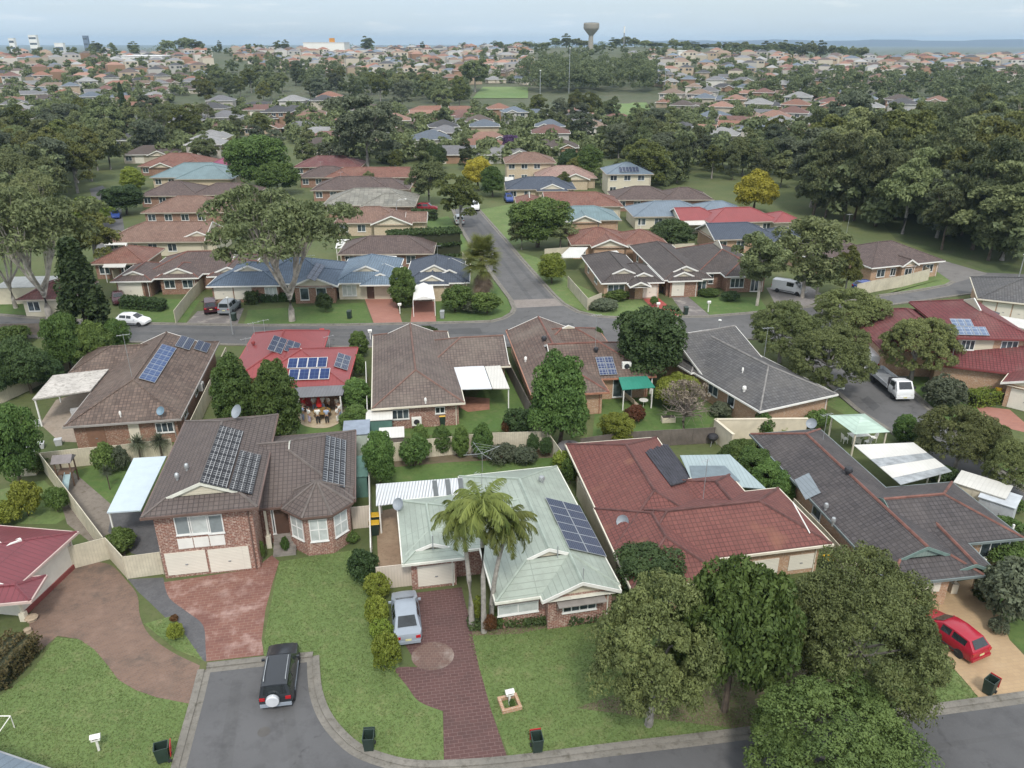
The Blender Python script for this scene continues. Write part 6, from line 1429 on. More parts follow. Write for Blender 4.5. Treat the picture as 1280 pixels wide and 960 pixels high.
# pale green gazebo behind the charcoal house
o = G(1075, 545); t = thing('gazebo', 'gazebo with pale green hipped roof behind the charcoal house', 'gazebo', o); q = [Vector(G(x, y, 2.4) + (2.4,)) - Vector(o + (0,)) for x, y in ((1069, 543), (1113, 540), (1081, 517), (1036, 519))]; ap = (q[0] + q[1] + q[2] + q[3]) / 4 + Vector((0, 0, .7))
m = MB()
for k in range(4): m.face([q[k], q[(k + 1) % 4], ap])
m.face(q[::-1]); m.build('roof', lines('pale_green_sheet', (.40, .52, .44), .4, .8, .03, .45, True), t)
for k in range(4):
    p = q[k].lerp(ap, .12); m = MB(); m.box((p.x, p.y, 0), (.12, .12, 2.4)); m.build('post', M_TRIM, t)
o = G(1072, 552); t = thing('outdoor_table', 'white outdoor table under the pale green gazebo', 'table', o, .2); m = MB(); m.box((0, 0, .7), (1.8, .9, .05)); m.build('tabletop', M_WHITE, t)
for sx in (-.8, .8):
    for sy in (-.35, .35): m = MB(); m.box((sx, sy, 0), (.06, .06, .7)); m.build('leg', M_WHITE, t)
def chair(x, y, yaw, label, mat=M_WHITE, group=None):
    t = thing('garden_chair', label, 'chair', (x, y, 0), yaw, group); m = MB(); m.box((0, 0, .42), (.48, .46, .04)); m.build('seat', mat, t); m = MB(); m.obox((-.24, .2, .46), (.48, 0, 0), (0, .04, 0), (0, .08, .45)); m.build('backrest', mat, t)
    for sx in (-.2, .2):
        for sy in (-.19, .19): m = MB(); m.box((sx, sy, 0), (.04, .04, .42)); m.build('leg', mat, t)
    return t
for k, (dx, dy) in enumerate(((-1.3, -.2), (-.4, -.9), (.5, -.8), (1.35, 0))): chair(o[0] + dx, o[1] + dy, math.atan2(dy, dx) - 1.57, 'white garden chair, %s from left beside the gazebo table' % ('first', 'second', 'third', 'last')[k], group='white chairs under the gazebo')
# green awning yard: white folded umbrella, bench
t = thing('garden_umbrella', 'folded white umbrella at the edge of the green awning', 'umbrella', G(813, 500)); m = MB(); m.tube([(0, 0, 0), (0, 0, 2.4)], .03, 6); m.build('pole', M_WHITE, t); m = MB(); m.lathe([(.22, .75), (.2, 1.0), (.12, 1.7), (.03, 2.3)], n=10); m.build('canopy', M_WHITE, t)
t = thing('garden_bench', 'pale timber bench beside the green awning', 'bench', G(789, 505), R_(110)); m = MB(); m.box((0, 0, .4), (2.2, .4, .06)); m.build('seat', plain('pale_timber', (.40, .32, .25), .8), t); m = MB(); m.obox((-1.1, .2, .5), (2.2, 0, 0), (0, .05, .0), (0, .06, .45)); m.build('backrest', plain('pale_timber', (.4, .32, .25)), t)
for sx in (-.9, .9): m = MB(); m.box((sx, 0, 0), (.08, .36, .4)); m.build('leg', plain('pale_timber', (.4, .32, .25)), t)
t = thing('garden_table', 'small round white table near the green awning', 'table', G(804, 508)); m = MB(); m.lathe([(.02, .68), (.45, .68), (.45, .72), (.02, .72)], n=14); m.build('tabletop', M_WHITE, t); m = MB(); m.tube([(0, 0, 0), (0, 0, .68)], .04, 6); m.build('leg', M_WHITE, t)
t = thing('garden_box', 'cream planter trough on the grass below the bare tree', 'planter', G(835, 527), .1); m = MB(); m.obox((-.65, -.3, 0), (1.3, 0, 0), (0, .6, 0), (0, 0, .5)); m.build('trough', M_CREND, t); m = MB(); m.box((0, 0, .5), (1.15, .45, .06)); m.build('soil', plain('dark_soil', (.05, .04, .03), .9), t)
t = thing('kettle_barbecue', 'dark covered barbecue beside the cream courtyard wall', 'barbecue', G(890, 556)); m = MB(); m.lathe([(.05, .5), (.4, .6), (.5, .8), (.42, 1.0), (.1, 1.1)], n=12); m.build('bowl', M_DARK, t, smooth=True)
for k in range(3): a = k * 2.1; m = MB(); m.tube([(.45 * math.cos(a), .45 * math.sin(a), 0), (.2 * math.cos(a), .2 * math.sin(a), .62)], .025, 5); m.build('leg', M_STEEL, t)
t = thing('water_tank', 'dark grey round water tank behind the red tiled house', 'water tank', G(711, 580)); m = MB(); m.lathe([(1.0, 0), (1.0, 1.75), (.9, 1.85), (.1, 2.05)], n=20); m.build('tank', plain('dark_tank', (.10, .095, .095), .6), t, smooth=True); m = MB(); m.lathe([(.2, 2.0), (.2, 2.1), (.03, 2.12)], n=10); m.build('lid', M_DARK, t)
# white carport / shade sail in front of the navy house
t = thing('carport', 'white fabric carport in front of the navy tiled house', 'carport', G(530, 376)); o = Vector(G(530, 376) + (0,)); q = [Vector(G(x, y, 2.3) + (2.3,)) - o for x, y in ((516, 375), (544, 374), (541, 357), (518, 357))]; m = MB(); up = Vector((0, 0, .45)); mid0, mid1 = (q[0] + q[1]) / 2 + up, (q[2] + q[3]) / 2 + up
m.face([q[0], mid0, mid1, q[3]]); m.face([mid0, q[1], q[2], mid1]); m.face([q[0] - Vector((0, 0, .06)), q[3] - Vector((0, 0, .06)), q[2] - Vector((0, 0, .06)), q[1] - Vector((0, 0, .06))]); m.face([q[0], q[1], mid0]); m.build('canopy', M_WHITE, t)
for k in q: m = MB(); m.box((k.x * .97, k.y, 0), (.08, .08, 2.28)); m.build('post', M_WHITE, t)
# goal frame at the bottom left edge
t = thing('goal_frame', 'white pipe goal frame at the bottom left corner of the lawn', 'goal', G(5, 912)); m = MB(); m.tube([(-1.5, .1, 0), (-1.5, .1, .85), (.5, .1, .85), (.5, .1, 0)], .03, 6); m.build('frame', M_WHITE, t); m = MB(); m.tube([(.5, .1, .85), (-.1, -1.0, .03)], .025, 6); m.build('stay', M_WHITE, t)
# pot with spiky plant by the plum drive, boulders
def rock(px, py, r, label, mat=None):
    rs = np.random.RandomState(int(px)); m = MB(); d = [(r * (.5 + .5 * rs.random()), z * r) for z in (0, .25, .5, .7)] + [(.05, .8 * r)]; m.lathe(d, G(px, py) + (-.02,), 9); o = m.build('boulder', mat or plain('sandstone', (.36, .28, .20), .9, var=.25), None, loc=G(px, py)); tag(o, label, 'boulder')
rock(40, 775, .45, 'sandstone boulder beside the maroon house porch'); rock(35, 790, .35, 'smaller sandstone boulder at the porch corner of the maroon house'); rock(632, 768, .3, 'pale stone in the palm garden bed')
# ------------------------------------------------------------------ guests around the patio table
SK = plain('skin', (.42, .26, .18), .6, var=.05); HAIRS = [plain('black_hair', (.02, .015, .012), .6), plain('brown_hair', (.07, .04, .025), .6)]
def skin_mesh(name, verts, edges, radii, mat):
    me = bpy.data.meshes.new(name); me.from_pydata(verts, edges, []); o = bpy.data.objects.new(name, me); COL.objects.link(o)
    sm = o.modifiers.new('s', 'SKIN'); ss = o.modifiers.new('u', 'SUBSURF'); ss.levels = 1; ss.render_levels = 1
    for i, r in enumerate(radii): o.data.skin_vertices[0].data[i].radius = (r, r) if not isinstance(r, tuple) else r
    o.data.skin_vertices[0].data[0].use_root = True
    dg = bpy.context.evaluated_depsgraph_get(); dg.update(); out = bpy.data.meshes.new_from_object(o.evaluated_get(dg)); out.name = name
    bpy.data.objects.remove(o); out.materials.clear(); out.materials.append(mat); out.polygons.foreach_set('use_smooth', [True] * len(out.polygons)); return out
def person_meshes(pose):
    a = .32 if pose == 0 else .75 if pose == 1 else .05   # how far the forearms reach forward (-y)
    V = [(0, 0, .95), (0, 0, 1.15), (0, -.01, 1.38), (0, -.01, 1.50), (0, -.02, 1.60), (0, -.03, 1.72)]; E_ = [(0, 1), (1, 2), (2, 3), (3, 4), (4, 5)]; Rr = [(.15, .11), (.14, .10), (.17, .11), .055, .085, .08]
    for sg in (1, -1):
        b = len(V); el = (sg * .26, -.02, 1.14); wr = (sg * .22, -.06 - a * .28, 1.0 + a * .2); hd = (sg * .20, -.10 - a * .36, .95 + a * .24)
        V += [(sg * .19, 0, 1.42), el, wr, hd]; E_ += [(2, b), (b, b + 1), (b + 1, b + 2), (b + 2, b + 3)]; Rr += [.06, .045, .033, .035]
        for k in range(4): V.append((hd[0] + (k - 1.5) * .018, hd[1] - .05 - .01 * (k in (1, 2)), hd[2] - .06)); E_.append((b + 3, len(V) - 1)); Rr.append(.010)
        V.append((hd[0] - sg * .045, hd[1] - .02, hd[2] - .01)); E_.append((b + 3, len(V) - 1)); Rr.append(.011)
        b = len(V); V += [(sg * .095, 0, .88), (sg * .11, -.02, .50), (sg * .115, .02, .09), (sg * .125, -.13, .04)]; E_ += [(0, b), (b, b + 1), (b + 1, b + 2), (b + 2, b + 3)]; Rr += [.09, .06, .042, .035]
    V.append((0, -.125, 1.66)); E_.append((4, len(V) - 1)); Rr.append(.014)
    body = skin_mesh('body', V, E_, Rr, SK)
    V = [(0, 0, .93), (0, 0, 1.15), (0, -.01, 1.38), (0, -.01, 1.45)]; E_ = [(0, 1), (1, 2), (2, 3)]; Rr = [(.17, .135), (.16, .125), (.185, .13), .08]
    for sg in (1, -1): b = len(V); V += [(sg * .19, 0, 1.42), (sg * .245, -.015, 1.2)]; E_ += [(2, b), (b, b + 1)]; Rr += [.075, .065]
    shirt = skin_mesh('shirt', V, E_, Rr, M_WHITE)
    V = [(0, 0, .98), (0, 0, .9)]; E_ = [(0, 1)]; Rr = [(.165, .13), (.17, .13)]
    for sg in (1, -1): b = len(V); V += [(sg * .095, 0, .84), (sg * .11, -.02, .5), (sg * .115, .02, .12)]; E_ += [(1, b), (b, b + 1), (b + 1, b + 2)]; Rr += [.105, .078, .062]
    trs = skin_mesh('trousers', V, E_, Rr, M_DARK)
    m = MB(); m.lathe([(.085, 1.63), (.098, 1.70), (.085, 1.77), (.03, 1.815)], (0, .0, 0), 10); hair = m.mesh('hair', HAIRS[0], True)
    m = MB()
    for sg in (1, -1): m.box((sg * .035, -.112, 1.685), (.022, .012, .014))
    eyes = m.mesh('eyes', M_DARK)
    return body, shirt, trs, hair, eyes
PM = [person_meshes(k) for k in range(3)]
SH = {'white': M_WHITE, 'pale blue': plain('pale_blue_cloth', (.36, .44, .60), .8), 'red': plain('red_cloth', (.5, .02, .02), .8), 'black': plain('black_cloth', (.02, .02, .025), .8), 'lilac': plain('lilac_cloth', (.42, .38, .52), .8), 'grey blue': plain('grey_blue_cloth', (.2, .26, .38), .8)}
tb = Vector(G(403, 522) + (0,))
t = thing('outdoor_table', 'round brown table amid the guests on the cream patio', 'table', tb); m = MB(); m.lathe([(.02, .70), (.85, .70), (.85, .75), (.02, .75)], n=24); m.build('tabletop', plain('golden_timber', (.26, .16, .05), .6), t)
for k in range(4): a = .78 + k * 1.571; m = MB(); m.box((.55 * math.cos(a), .55 * math.sin(a), 0), (.08, .08, .7)); m.build('leg', plain('golden_timber', (.26, .16, .05)), t)
order = [('white', 'black', 'nearest guest, back to the camera, in white top and black trousers'), ('pale blue', 'black', 'guest in pale blue top just right of the nearest guest at the patio table'), ('white', 'white', 'guest all in white on the near right of the patio table'), ('white', 'grey blue', 'guest in white top and grey-blue trousers right of the patio table'), ('white', 'pale blue', 'guest in white top and pale blue trousers at the far right of the patio table'), ('white', 'white', 'guest all in white on the far right side of the patio table, beyond the umbrella'), ('white', 'black', 'guest in white top standing behind the patio table, right of centre'), ('white', 'pale blue', 'guest in white standing behind the patio table, centre'), ('white', 'grey blue', 'guest in white behind the patio table, left of centre'), ('red', 'black', 'guest in a red top at the far left of the patio table'), ('lilac', 'lilac', 'guest in lilac clothes on the left of the patio table'), ('pale blue', 'grey blue', 'guest in pale blue on the near left of the patio table'), ('white', 'lilac', 'guest in white top and lilac trousers just left of the nearest guest')]
ORD_N = len(order)
for k, (sh, tr, lab) in enumerate(order):
    a = -1.62 + 6.283 * k / ORD_N + RV.uniform(-.1, .1); r = 1.5 + RV.uniform(-.12, .2) + (.4 if abs(math.cos(a)) > .6 else 0); p = tb + Vector((r * math.cos(a), r * math.sin(a) * .9, 0))
    t = thing('person', lab, 'person', p, a - math.pi / 2 + RV.uniform(-.4, .4), 'guests around the patio table')
    bd, sm_, tm_, hm, em = PM[k % 3]; s_ = RV.uniform(.92, 1.05); t.scale = (s_, s_, s_)
    meshobj('body', bd, t); o = meshobj('shirt', sm_, t); o.material_slots[0].link = 'OBJECT'; o.material_slots[0].material = SH[sh]; o = meshobj('trousers', tm_, t); o.material_slots[0].link = 'OBJECT'; o.material_slots[0].material = SH[tr]
    o = meshobj('hair', hm, t); o.material_slots[0].link = 'OBJECT'; o.material_slots[0].material = HAIRS[k % 2]; meshobj('eyes', em, t)
t = thing('patio_umbrella', 'red and white folded umbrella standing beside the guests on the patio', 'umbrella', G(400, 518)); m = MB(); m.tube([(0, 0, 0), (0, 0, 2.2)], .03, 6); m.build('pole', M_WHITE, t); m = MB(); m.lathe([(.3, .9), (.24, 1.3), (.12, 1.8), (.03, 2.1)], n=10); m.build('canopy', SH['red'], t)
for k, (dx, dy) in enumerate(((-3.6, .3), (-3.2, 1.0), (3.6, .6))): chair(tb.x + dx, tb.y + dy, 0, ('dark patio chair left of the guests', 'white patio chair at the left patio post', 'dark patio chair right of the guests')[k], mat=M_WHITE if k == 1 else M_DARK)
# ------------------------------------------------------------------ plants of the near streets
tree('round', 818, 916, 742, 158, 'big round olive-green tree on the front lawn beside the pale green house', var=0)
tree('broad', 920, 892, 688, 140, 'bright green leafy tree between two round trees at the front kerb', var=0)
tree('darkbroad', 815, 765, 680, 106, 'dark green tree at the front corner of the red tiled house', var=1)
tree('roundbig', 1077, 886, 706, 184, 'largest round tree, spreading before the charcoal house', var=0)
tree('roundbig', 1040, 1030, 852, 222, 'round tree at the bottom edge on the street verge', var=1, mat=leafmat('fresh_olive_leaves', (.055, .085, .024), (.175, .225, .065)))
tree('round', 985, 850, 722, 118, 'round tree wedged between bright green and largest round trees', var=1)
for (px, by, ty, w, kd, lab) in [
    (470, 752, 716, 36, 'shrublime', 'yellow-green clipped bush at the gate, farthest of the driveway row'), (472, 783, 744, 34, 'shrublime', 'second yellow-green bush of the driveway row, beside the car bonnet'), (477, 802, 772, 30, 'shrublime', 'third and smallest yellow-green bush of the driveway row'), (481, 838, 788, 40, 'shrublime', 'nearest yellow-green bush of the driveway row'),
    (453, 728, 684, 40, 'shrubdark', 'dark green bush above the yellow-green driveway row'), (218, 801, 778, 22, 'shrubyellow', 'golden tuft on the grass wedge beside the gravel path'), (217, 777, 768, 11, 'shrubred', 'small dark red bush beside the gravel path'),
    (1268, 778, 694, 88, 'shrubgrey', 'tall grey-green bush dotted with white flowers at the right edge'), (1258, 702, 676, 60, 'shrub', 'clipped green bush beside the charcoal house verandah'), (1232, 752, 735, 30, 'shrubdark', 'low dark bush under the flowering bush'), (1250, 792, 770, 26, 'shrubgrey', 'grey agave-like plant at the tan driveway edge'),
    (445, 512, 470, 40, 'column', 'leafy tree right of the red house patio'), (444, 540, 505, 42, 'column', 'leafy bush below the tree right of the patio'), (448, 445, 412, 26, 'column', 'small tree between red metal and taupe houses'), (448, 470, 440, 16, 'shrub', 'narrow bush beside the taupe house wall'),
    (290, 535, 440, 56, 'column', 'tall egg-shaped tree behind the two-storey house, left one'), (344, 552, 445, 58, 'column', 'tall egg-shaped tree behind the two-storey house, right one'), (318, 520, 470, 40, 'shrubred', 'red-tinged shrub between the two egg-shaped trees'),
    (473, 612, 542, 46, 'broad', 'leafy tree beside the small teal shed'), (480, 600, 560, 34, 'broad', 'smaller leafy tree right of the shed tree'), (518, 582, 543, 42, 'shrub', 'rounded bush in the back garden bed'), (525, 562, 530, 24, 'column', 'first of four clipped cones along the back fence'), (552, 566, 530, 26, 'column', 'second of four clipped cones along the back fence'), (576, 570, 529, 22, 'column', 'third of four clipped cones along the back fence'), (603, 572, 527, 28, 'column', 'fourth and widest clipped cone along the back fence'),
    (667, 568, 542, 16, 'shrubdark', 'clipped ball bush on the back fence, left of two'), (683, 571, 545, 16, 'shrubdark', 'clipped ball bush on the back fence, right of two'), (630, 574, 556, 40, 'shrubgrey', 'straggly grey-green bush on the back fence, left'), (655, 576, 560, 36, 'shrubgrey', 'straggly grey-green bush on the back fence, right'), (705, 588, 560, 34, 'shrublime', 'lime banana-like plant beside the water tank'), (712, 606, 575, 24, 'shrub', 'green plant in the side passage of the red house'),
    (700, 556, 452, 88, 'broad', 'large drooping leafy tree behind the paling fence'), (650, 543, 508, 44, 'shrubdark', 'dark bush at the back of the taupe house yard'), (633, 542, 525, 14, 'shrubred', 'small red bush at the fence of the taupe house yard'), (772, 556, 515, 50, 'yellow', 'yellow-green bush under the drooping tree'), (758, 490, 468, 26, 'shrubdark', 'dark bush below the roof panels of the brown house'),
    (815, 484, 388, 104, 'darkbroad', 'very large dark green tree beside the brown house'), (845, 508, 468, 66, 'yellow', 'yellow-green bush right of the green awning'), (858, 536, 475, 70, 'bare', 'bare twiggy tree in the back yard'), (793, 528, 506, 30, 'shrubred', 'red-brown rounded bush below the green awning'), (738, 452, 425, 22, 'purple', 'purple bougainvillea behind the brown house'), (712, 444, 420, 26, 'shrublime', 'lime bush on the cross street behind the brown house'), (748, 440, 412, 18, 'broad', 'small green tree beside the purple bougainvillea'), (533, 428, 406, 30, 'shrubdark', 'dark round bush at the kerb beyond the taupe roof'),
    (925, 590, 545, 50, 'broad', 'green bush in the passage beside the courtyard wall'), (944, 605, 560, 50, 'broad', 'second green bush down the passage beside the charcoal house'), (962, 618, 575, 48, 'broad', 'third green bush down the passage beside the charcoal house'), (978, 630, 592, 42, 'broad', 'lowest green bush of the passage beside the charcoal house'), (955, 545, 515, 28, 'shrub', 'rounded bush against the courtyard wall'), (978, 545, 524, 16, 'shrublime', 'small lime bush against the courtyard wall'), (1022, 536, 511, 32, 'shrub', 'bright bush at the right end of the courtyard wall'), (902, 520, 502, 30, 'shrubgrey', 'grey-green bush under the long grey house windows'),
    (980, 452, 374, 82, 'round', 'round tree at the street corner, left of three'), (1037, 492, 402, 100, 'round', 'round tree overhanging the branch street, middle of three'), (1072, 430, 361, 88, 'round', 'round tree at the corner beyond, right of three'), (1148, 474, 390, 86, 'round', 'round tree in front of the maroon two-storey house'), (1204, 590, 506, 88, 'round', 'spreading tree overhanging the lane at the right'), (1268, 622, 545, 66, 'round', 'round tree at the right edge beside the lane'), (1240, 575, 528, 44, 'broad', 'small tree between the two lane trees'),
    (1133, 553, 516, 32, 'column', 'small dark tree beside the white patio roof'), (1155, 565, 540, 28, 'shrubdark', 'dark bush at the lane fence'), (1180, 610, 580, 36, 'shrubdark', 'second dark bush along the lane fence'), (1205, 628, 600, 36, 'shrubdark', 'third dark bush along the lane fence'), (1262, 672, 648, 44, 'shrub', 'green bush beside the pale grey shed'), (1268, 640, 622, 30, 'shrub', 'green bush at the right edge by the lane'), (1180, 508, 468, 56, 'shrubgrey', 'silvery feathery bush at the street lamp'), (1235, 545, 526, 30, 'shrub', 'low green bush on the lawn at the right edge'),
    (12, 610, 508, 66, 'broad', 'leafy tree at the left edge above the lawn'), (30, 645, 600, 40, 'shrubyellow', 'yellow-green bush on the left yard grass'), (8, 655, 625, 40, 'shrubyellow', 'yellow-green bush at the left edge on the yard grass'), (45, 590, 565, 30, 'shrub', 'green bush beside the white garden shed'), (70, 640, 606, 30, 'shrub', 'bush growing over the left yard fence'),
    (130, 592, 553, 34, 'shrub', 'bushy plant behind the slide yard'), (148, 588, 556, 28, 'shrubgrey', 'pale grassy plant behind the slide yard'), (173, 578, 540, 26, 'spiky', 'spiky yucca in front of the brown tiled house, left'), (200, 574, 538, 26, 'spiky', 'spiky yucca in front of the brown tiled house, right'), (134, 612, 578, 16, 'spiky', 'slender young tree on the slide lawn'), (150, 690, 660, 40, 'shrub', 'green shrub in the corner of the gravel side yard'),
    (118, 448, 300, 72, 'cypress', 'tall dark cypress beside the cross street'), (80, 468, 392, 46, 'broad', 'dense green bush at the foot of the cypress, left'), (112, 462, 398, 52, 'broad', 'dense green bush at the foot of the cypress, middle'), (140, 448, 400, 40, 'broad', 'dense green bush at the foot of the cypress, right'), (30, 490, 420, 62, 'darkbroad', 'dark tree inside the high cream fence, left edge'), (60, 485, 440, 40, 'darkbroad', 'dark bush inside the high cream fence'), (-2, 500, 440, 40, 'darkbroad', 'dark tree cut by the left edge above the cream fence'), (15, 430, 405, 40, 'shrub', 'shrub behind the timber paling fence'),
    (365, 401, 231, 190, 'gum', 'tall spreading gum with pale trunk on the cross street verge'), (62, 398, 228, 178, 'gum', 'huge gum with pale trunk at the left edge of the cross street'), (20, 385, 240, 120, 'gum', 'tall gum at the far left edge behind the huge gum'), (115, 340, 258, 70, 'bushtree', 'gum behind the cypress top'),
    (503, 384, 331, 36, 'column', 'egg-shaped street tree between two pink driveways'), (570, 389, 358, 44, 'shrub', 'big rounded shrub at the street corner, left'), (608, 392, 366, 42, 'shrub', 'big rounded shrub under the fan palm'), (585, 390, 372, 30, 'shrubgrey', 'pale shrub between the two corner shrubs'), (447, 360, 345, 20, 'shrub', 'low bush below the light blue roof'), (405, 390, 366, 24, 'shrubdark', 'dark bush at the footpath beside the gum tree'),
    (690, 354, 319, 46, 'lime', 'round bright tree on the corner lawn by the side street'), (672, 309, 249, 80, 'broad', 'large dark green tree beside the side street'), (652, 312, 268, 44, 'thingum', 'white-trunked tree left of the large side street tree'), (700, 310, 272, 50, 'thingum', 'white-trunked tree right of the large side street tree'), (838, 309, 273, 62, 'darkbroad', 'dark tree behind the brown tiled cottages'), (946, 382, 284, 74, 'thingum', 'thin open gum in front of the brown hipped house'), (1003, 372, 250, 92, 'thingum', 'broad gum above the gravel yard'), (1020, 372, 315, 60, 'thingum', 'lower gum beside the white van'), (1060, 372, 310, 40, 'bushtree', 'gum left of the blue hatchback'), (818, 383, 370, 10, 'shrub', 'small plant at the red driveway'), (756, 386, 374, 40, 'shrubgrey', 'low spreading grey bush on the corner lawn'), (770, 374, 362, 36, 'shrub', 'garden bushes below the front windows of the corner house'), (885, 369, 360, 30, 'shrub', 'low hedge plant beside the grey driveway'), (912, 376, 364, 24, 'shrubdark', 'dark low bush on the verge under the thin gum'),
    (575, 284, 219, 58, 'bushtree', 'broad tree overhanging the side street, nearer'), (536, 256, 194, 54, 'bushtree', 'broad tree beside the side street, farther'), (598, 238, 194, 42, 'gold', 'golden-yellow tree at the end of the side street'), (616, 246, 211, 36, 'broad', 'green tree right of the golden tree'), (640, 196, 168, 24, 'purple', 'purple jacaranda among the far roofs'), (945, 268, 215, 58, 'gold', 'golden-yellow tree beside the bright red roof'), (457, 216, 120, 88, 'bushtree', 'massive dense gum in the middle distance'), (318, 238, 170, 76, 'broad', 'big bright green tree among the left roofs'), (346, 244, 200, 52, 'broad', 'green tree just right of the big bright green tree'), (112, 286, 248, 52, 'lime', 'round bright bush by the left lane'), (155, 268, 234, 60, 'darkbroad', 'dark round tree beside the left lane'), (165, 238, 208, 30, 'columnlime', 'lime conical tree beside the left lane'), (462, 236, 210, 16, 'thingum', 'small palm-like tree in front of brown roofs'), (735, 226, 186, 44, 'broad', 'green tree left of the white two-storey house'), (690, 228, 206, 18, 'cypress', 'small dark conifer before the pink roofed house'), (712, 220, 186, 36, 'darkbroad', 'dark tree beyond the pink roofed house'), (545, 212, 180, 30, 'darkbroad', 'dark tree at the far end of the side street'), (157, 148, 104, 12, 'cypress', 'slender dark cypress on the left hillside')]:
    tree(kd, px, by, ty, w, lab)
hedge([G(1212, 507), G(1240, 503)], 1.6, 1.5, 'clipped lime hedge at the maroon house corner', L_LIME)
hedge([G(487, 322), G(575, 318)], 3.0, 4.4, 'tall clipped dark hedge behind the navy tiled house', L_DARK, leaf=.2)
hedge([G(517, 274), G(545, 275)], 1.8, 2.0, 'low clipped dark hedge beside the maroon car', L_DARK, leaf=.16)
hedge([G(156, 384), G(205, 388)], 1.6, 1.5, 'rough green hedge before the brown gablet house', L_DARK, leaf=.16)
hedge([G(310, 379), G(322, 379)], 1.6, 1.7, 'square clipped bush by the blue roofed garage', L_DARK, leaf=.14); hedge([G(328, 377), G(398, 375)], 1.2, 1.1, 'low clipped hedge under the blue roofed house windows', L_DARK, leaf=.14)
hedge([G(-12, 862), G(34, 812)], 2.0, 1.4, 'brown-green hedge beside the maroon house porch', leafmat('brown_green_leaves', (.05, .05, .02), (.13, .10, .045)))
hedge([G(590, 784), G(690, 775)], .9, .55, 'low clipped hedge below the left front window of the green house', L_DARK); hedge([G(713, 778), G(772, 766)], .9, .6, 'low clipped hedge below the right front window of the green house', L_DARK)
hb = House('blue-grey metal roof edge of a house at the bottom left corner', (-28, 24), roof=T_BGREY, wall=M_BRICK_BRN, trim=M_GREYM)
A_, B_ = Vector(G(-75, 915, 2.5) + (0,)), Vector(G(80, 968, 2.5) + (0,)); e_ = (B_ - A_).normalized(); n_ = Vector((-e_.y, e_.x, 0)); hb.blk(A_ - n_ * 8, math.degrees(math.atan2(e_.y, e_.x)), (B_ - A_).length, 8, 2.5, 15, 0, 0, 0); hb.done()
hedge([G(1245, 700), G(1290, 690)], 2.2, 1.6, 'thick green hedge at the right edge beside the verandah', L_GREEN)
for i, (bx, by, h_, ln, R0, lab) in enumerate([(590, 786, 7.2, (-.4, .3), 2.3, 'leftmost of three palms in the plum driveway bed'), (605, 790, 8.2, (.0, .3), 2.55, 'middle and tallest of three palms in the plum driveway bed'), (614, 782, 6.6, (.9, .2), 2.25, 'rightmost leaning palm in the plum driveway bed')]):
    palm(*G(bx, by), h_, ln, R0, lab, i)
for (px, by, ty, w, kd, lab) in [(600, 775, 745, 20, 'shrublime', 'lime plant at the foot of the palms'), (612, 790, 768, 18, 'shrubred', 'dark red cordyline at the foot of the palms'), (628, 780, 760, 22, 'shrub', 'leafy plant right of the palms'), (722, 775, 750, 16, 'shrubdark', 'dark clipped bush before the front window'), (753, 770, 752, 12, 'shrubdark', 'smaller dark bush right of the front window'), (640, 884, 874, 8, 'shrub', 'tiny plant in the letterbox planter'), (440, 680, 664, 20, 'shrub', 'small plant below the side gate'), (325, 700, 676, 12, 'shrub', 'small plant left of the entry steps'), (356, 690, 672, 12, 'shrub', 'small plant right of the entry steps')]: tree(kd, px, by, ty, w, lab)
fanpalm(*G(603, 375), 9.0, 5.2, 'fat fan palm with hanging dead skirt at the street corner')
# ------------------------------------------------------------------ the far suburbs, woods, ridge and sky
def inpoly(x, y, P):
    c = False; j = len(P) - 1
    for i in range(len(P)):
        if (P[i][1] > y) != (P[j][1] > y) and x < (P[j][0] - P[i][0]) * (y - P[i][1]) / (P[j][1] - P[i][1]) + P[i][0]: c = not c
        j = i
    return c
ORD = ['first', 'second', 'third', 'fourth', 'fifth', 'sixth', 'seventh', 'eighth', 'ninth', 'tenth', 'eleventh', 'twelfth', 'thirteenth', 'fourteenth', 'fifteenth', 'sixteenth', 'seventeenth', 'eighteenth', 'nineteenth', 'twentieth']
def ordi(n):
    return ORD[n] if n < 20 else ['twenty', 'thirty', 'forty', 'fifty', 'sixty'][(n + 1) // 10 - 2] + ('-' + ORD[(n + 1) % 10 - 1] if (n + 1) % 10 else '')
HZ = [('on the far left hillside', [(0, 152), (0, 70), (262, 68), (258, 112), (200, 135), (120, 150)], 14), ('in the left rows beyond the gums', [(165, 206), (178, 165), (250, 140), (430, 130), (500, 145), (495, 207), (425, 203), (350, 172), (300, 172), (260, 204)], 2),
      ('on the central hillside', [(290, 64), (660, 62), (660, 106), (560, 108), (380, 92), (290, 78)], 8), ('in the middle rows past the massive gum', [(495, 207), (502, 146), (600, 142), (690, 150), (690, 200), (640, 206)], 3),
      ('on the slope right of the park', [(790, 70), (1000, 68), (1010, 118), (840, 124), (815, 100)], -8), ('on the far right hill', [(960, 76), (1290, 72), (1290, 104), (1130, 112), (960, 106)], -6), ('in the right rows before the hill', [(830, 196), (832, 128), (1010, 118), (1120, 126), (1290, 150), (1290, 172), (1140, 178), (1060, 172), (960, 186)], -10), ('behind the dark park trees', [(690, 200), (660, 168), (760, 150), (830, 170), (800, 200)], 0)]
ROOFS = [('terracotta', (.25, .12, .08)), ('red-brown', (.16, .08, .065)), ('grey', (.16, .16, .17)), ('pale grey', (.26, .26, .26)), ('dark brown', (.10, .075, .065)), ('tan', (.22, .155, .115)), ('blue-grey', (.13, .16, .20)), ('charcoal', (.06, .06, .065)), ('salmon', (.27, .15, .11))]
WALLS = [(.56, .50, .40), (.60, .56, .50), (.36, .22, .14), (.48, .38, .27), (.62, .60, .55)]
M_OR, M_OW = objcol('far_roof', 'roof'), objcol('far_wall', 'wall')
protos = []
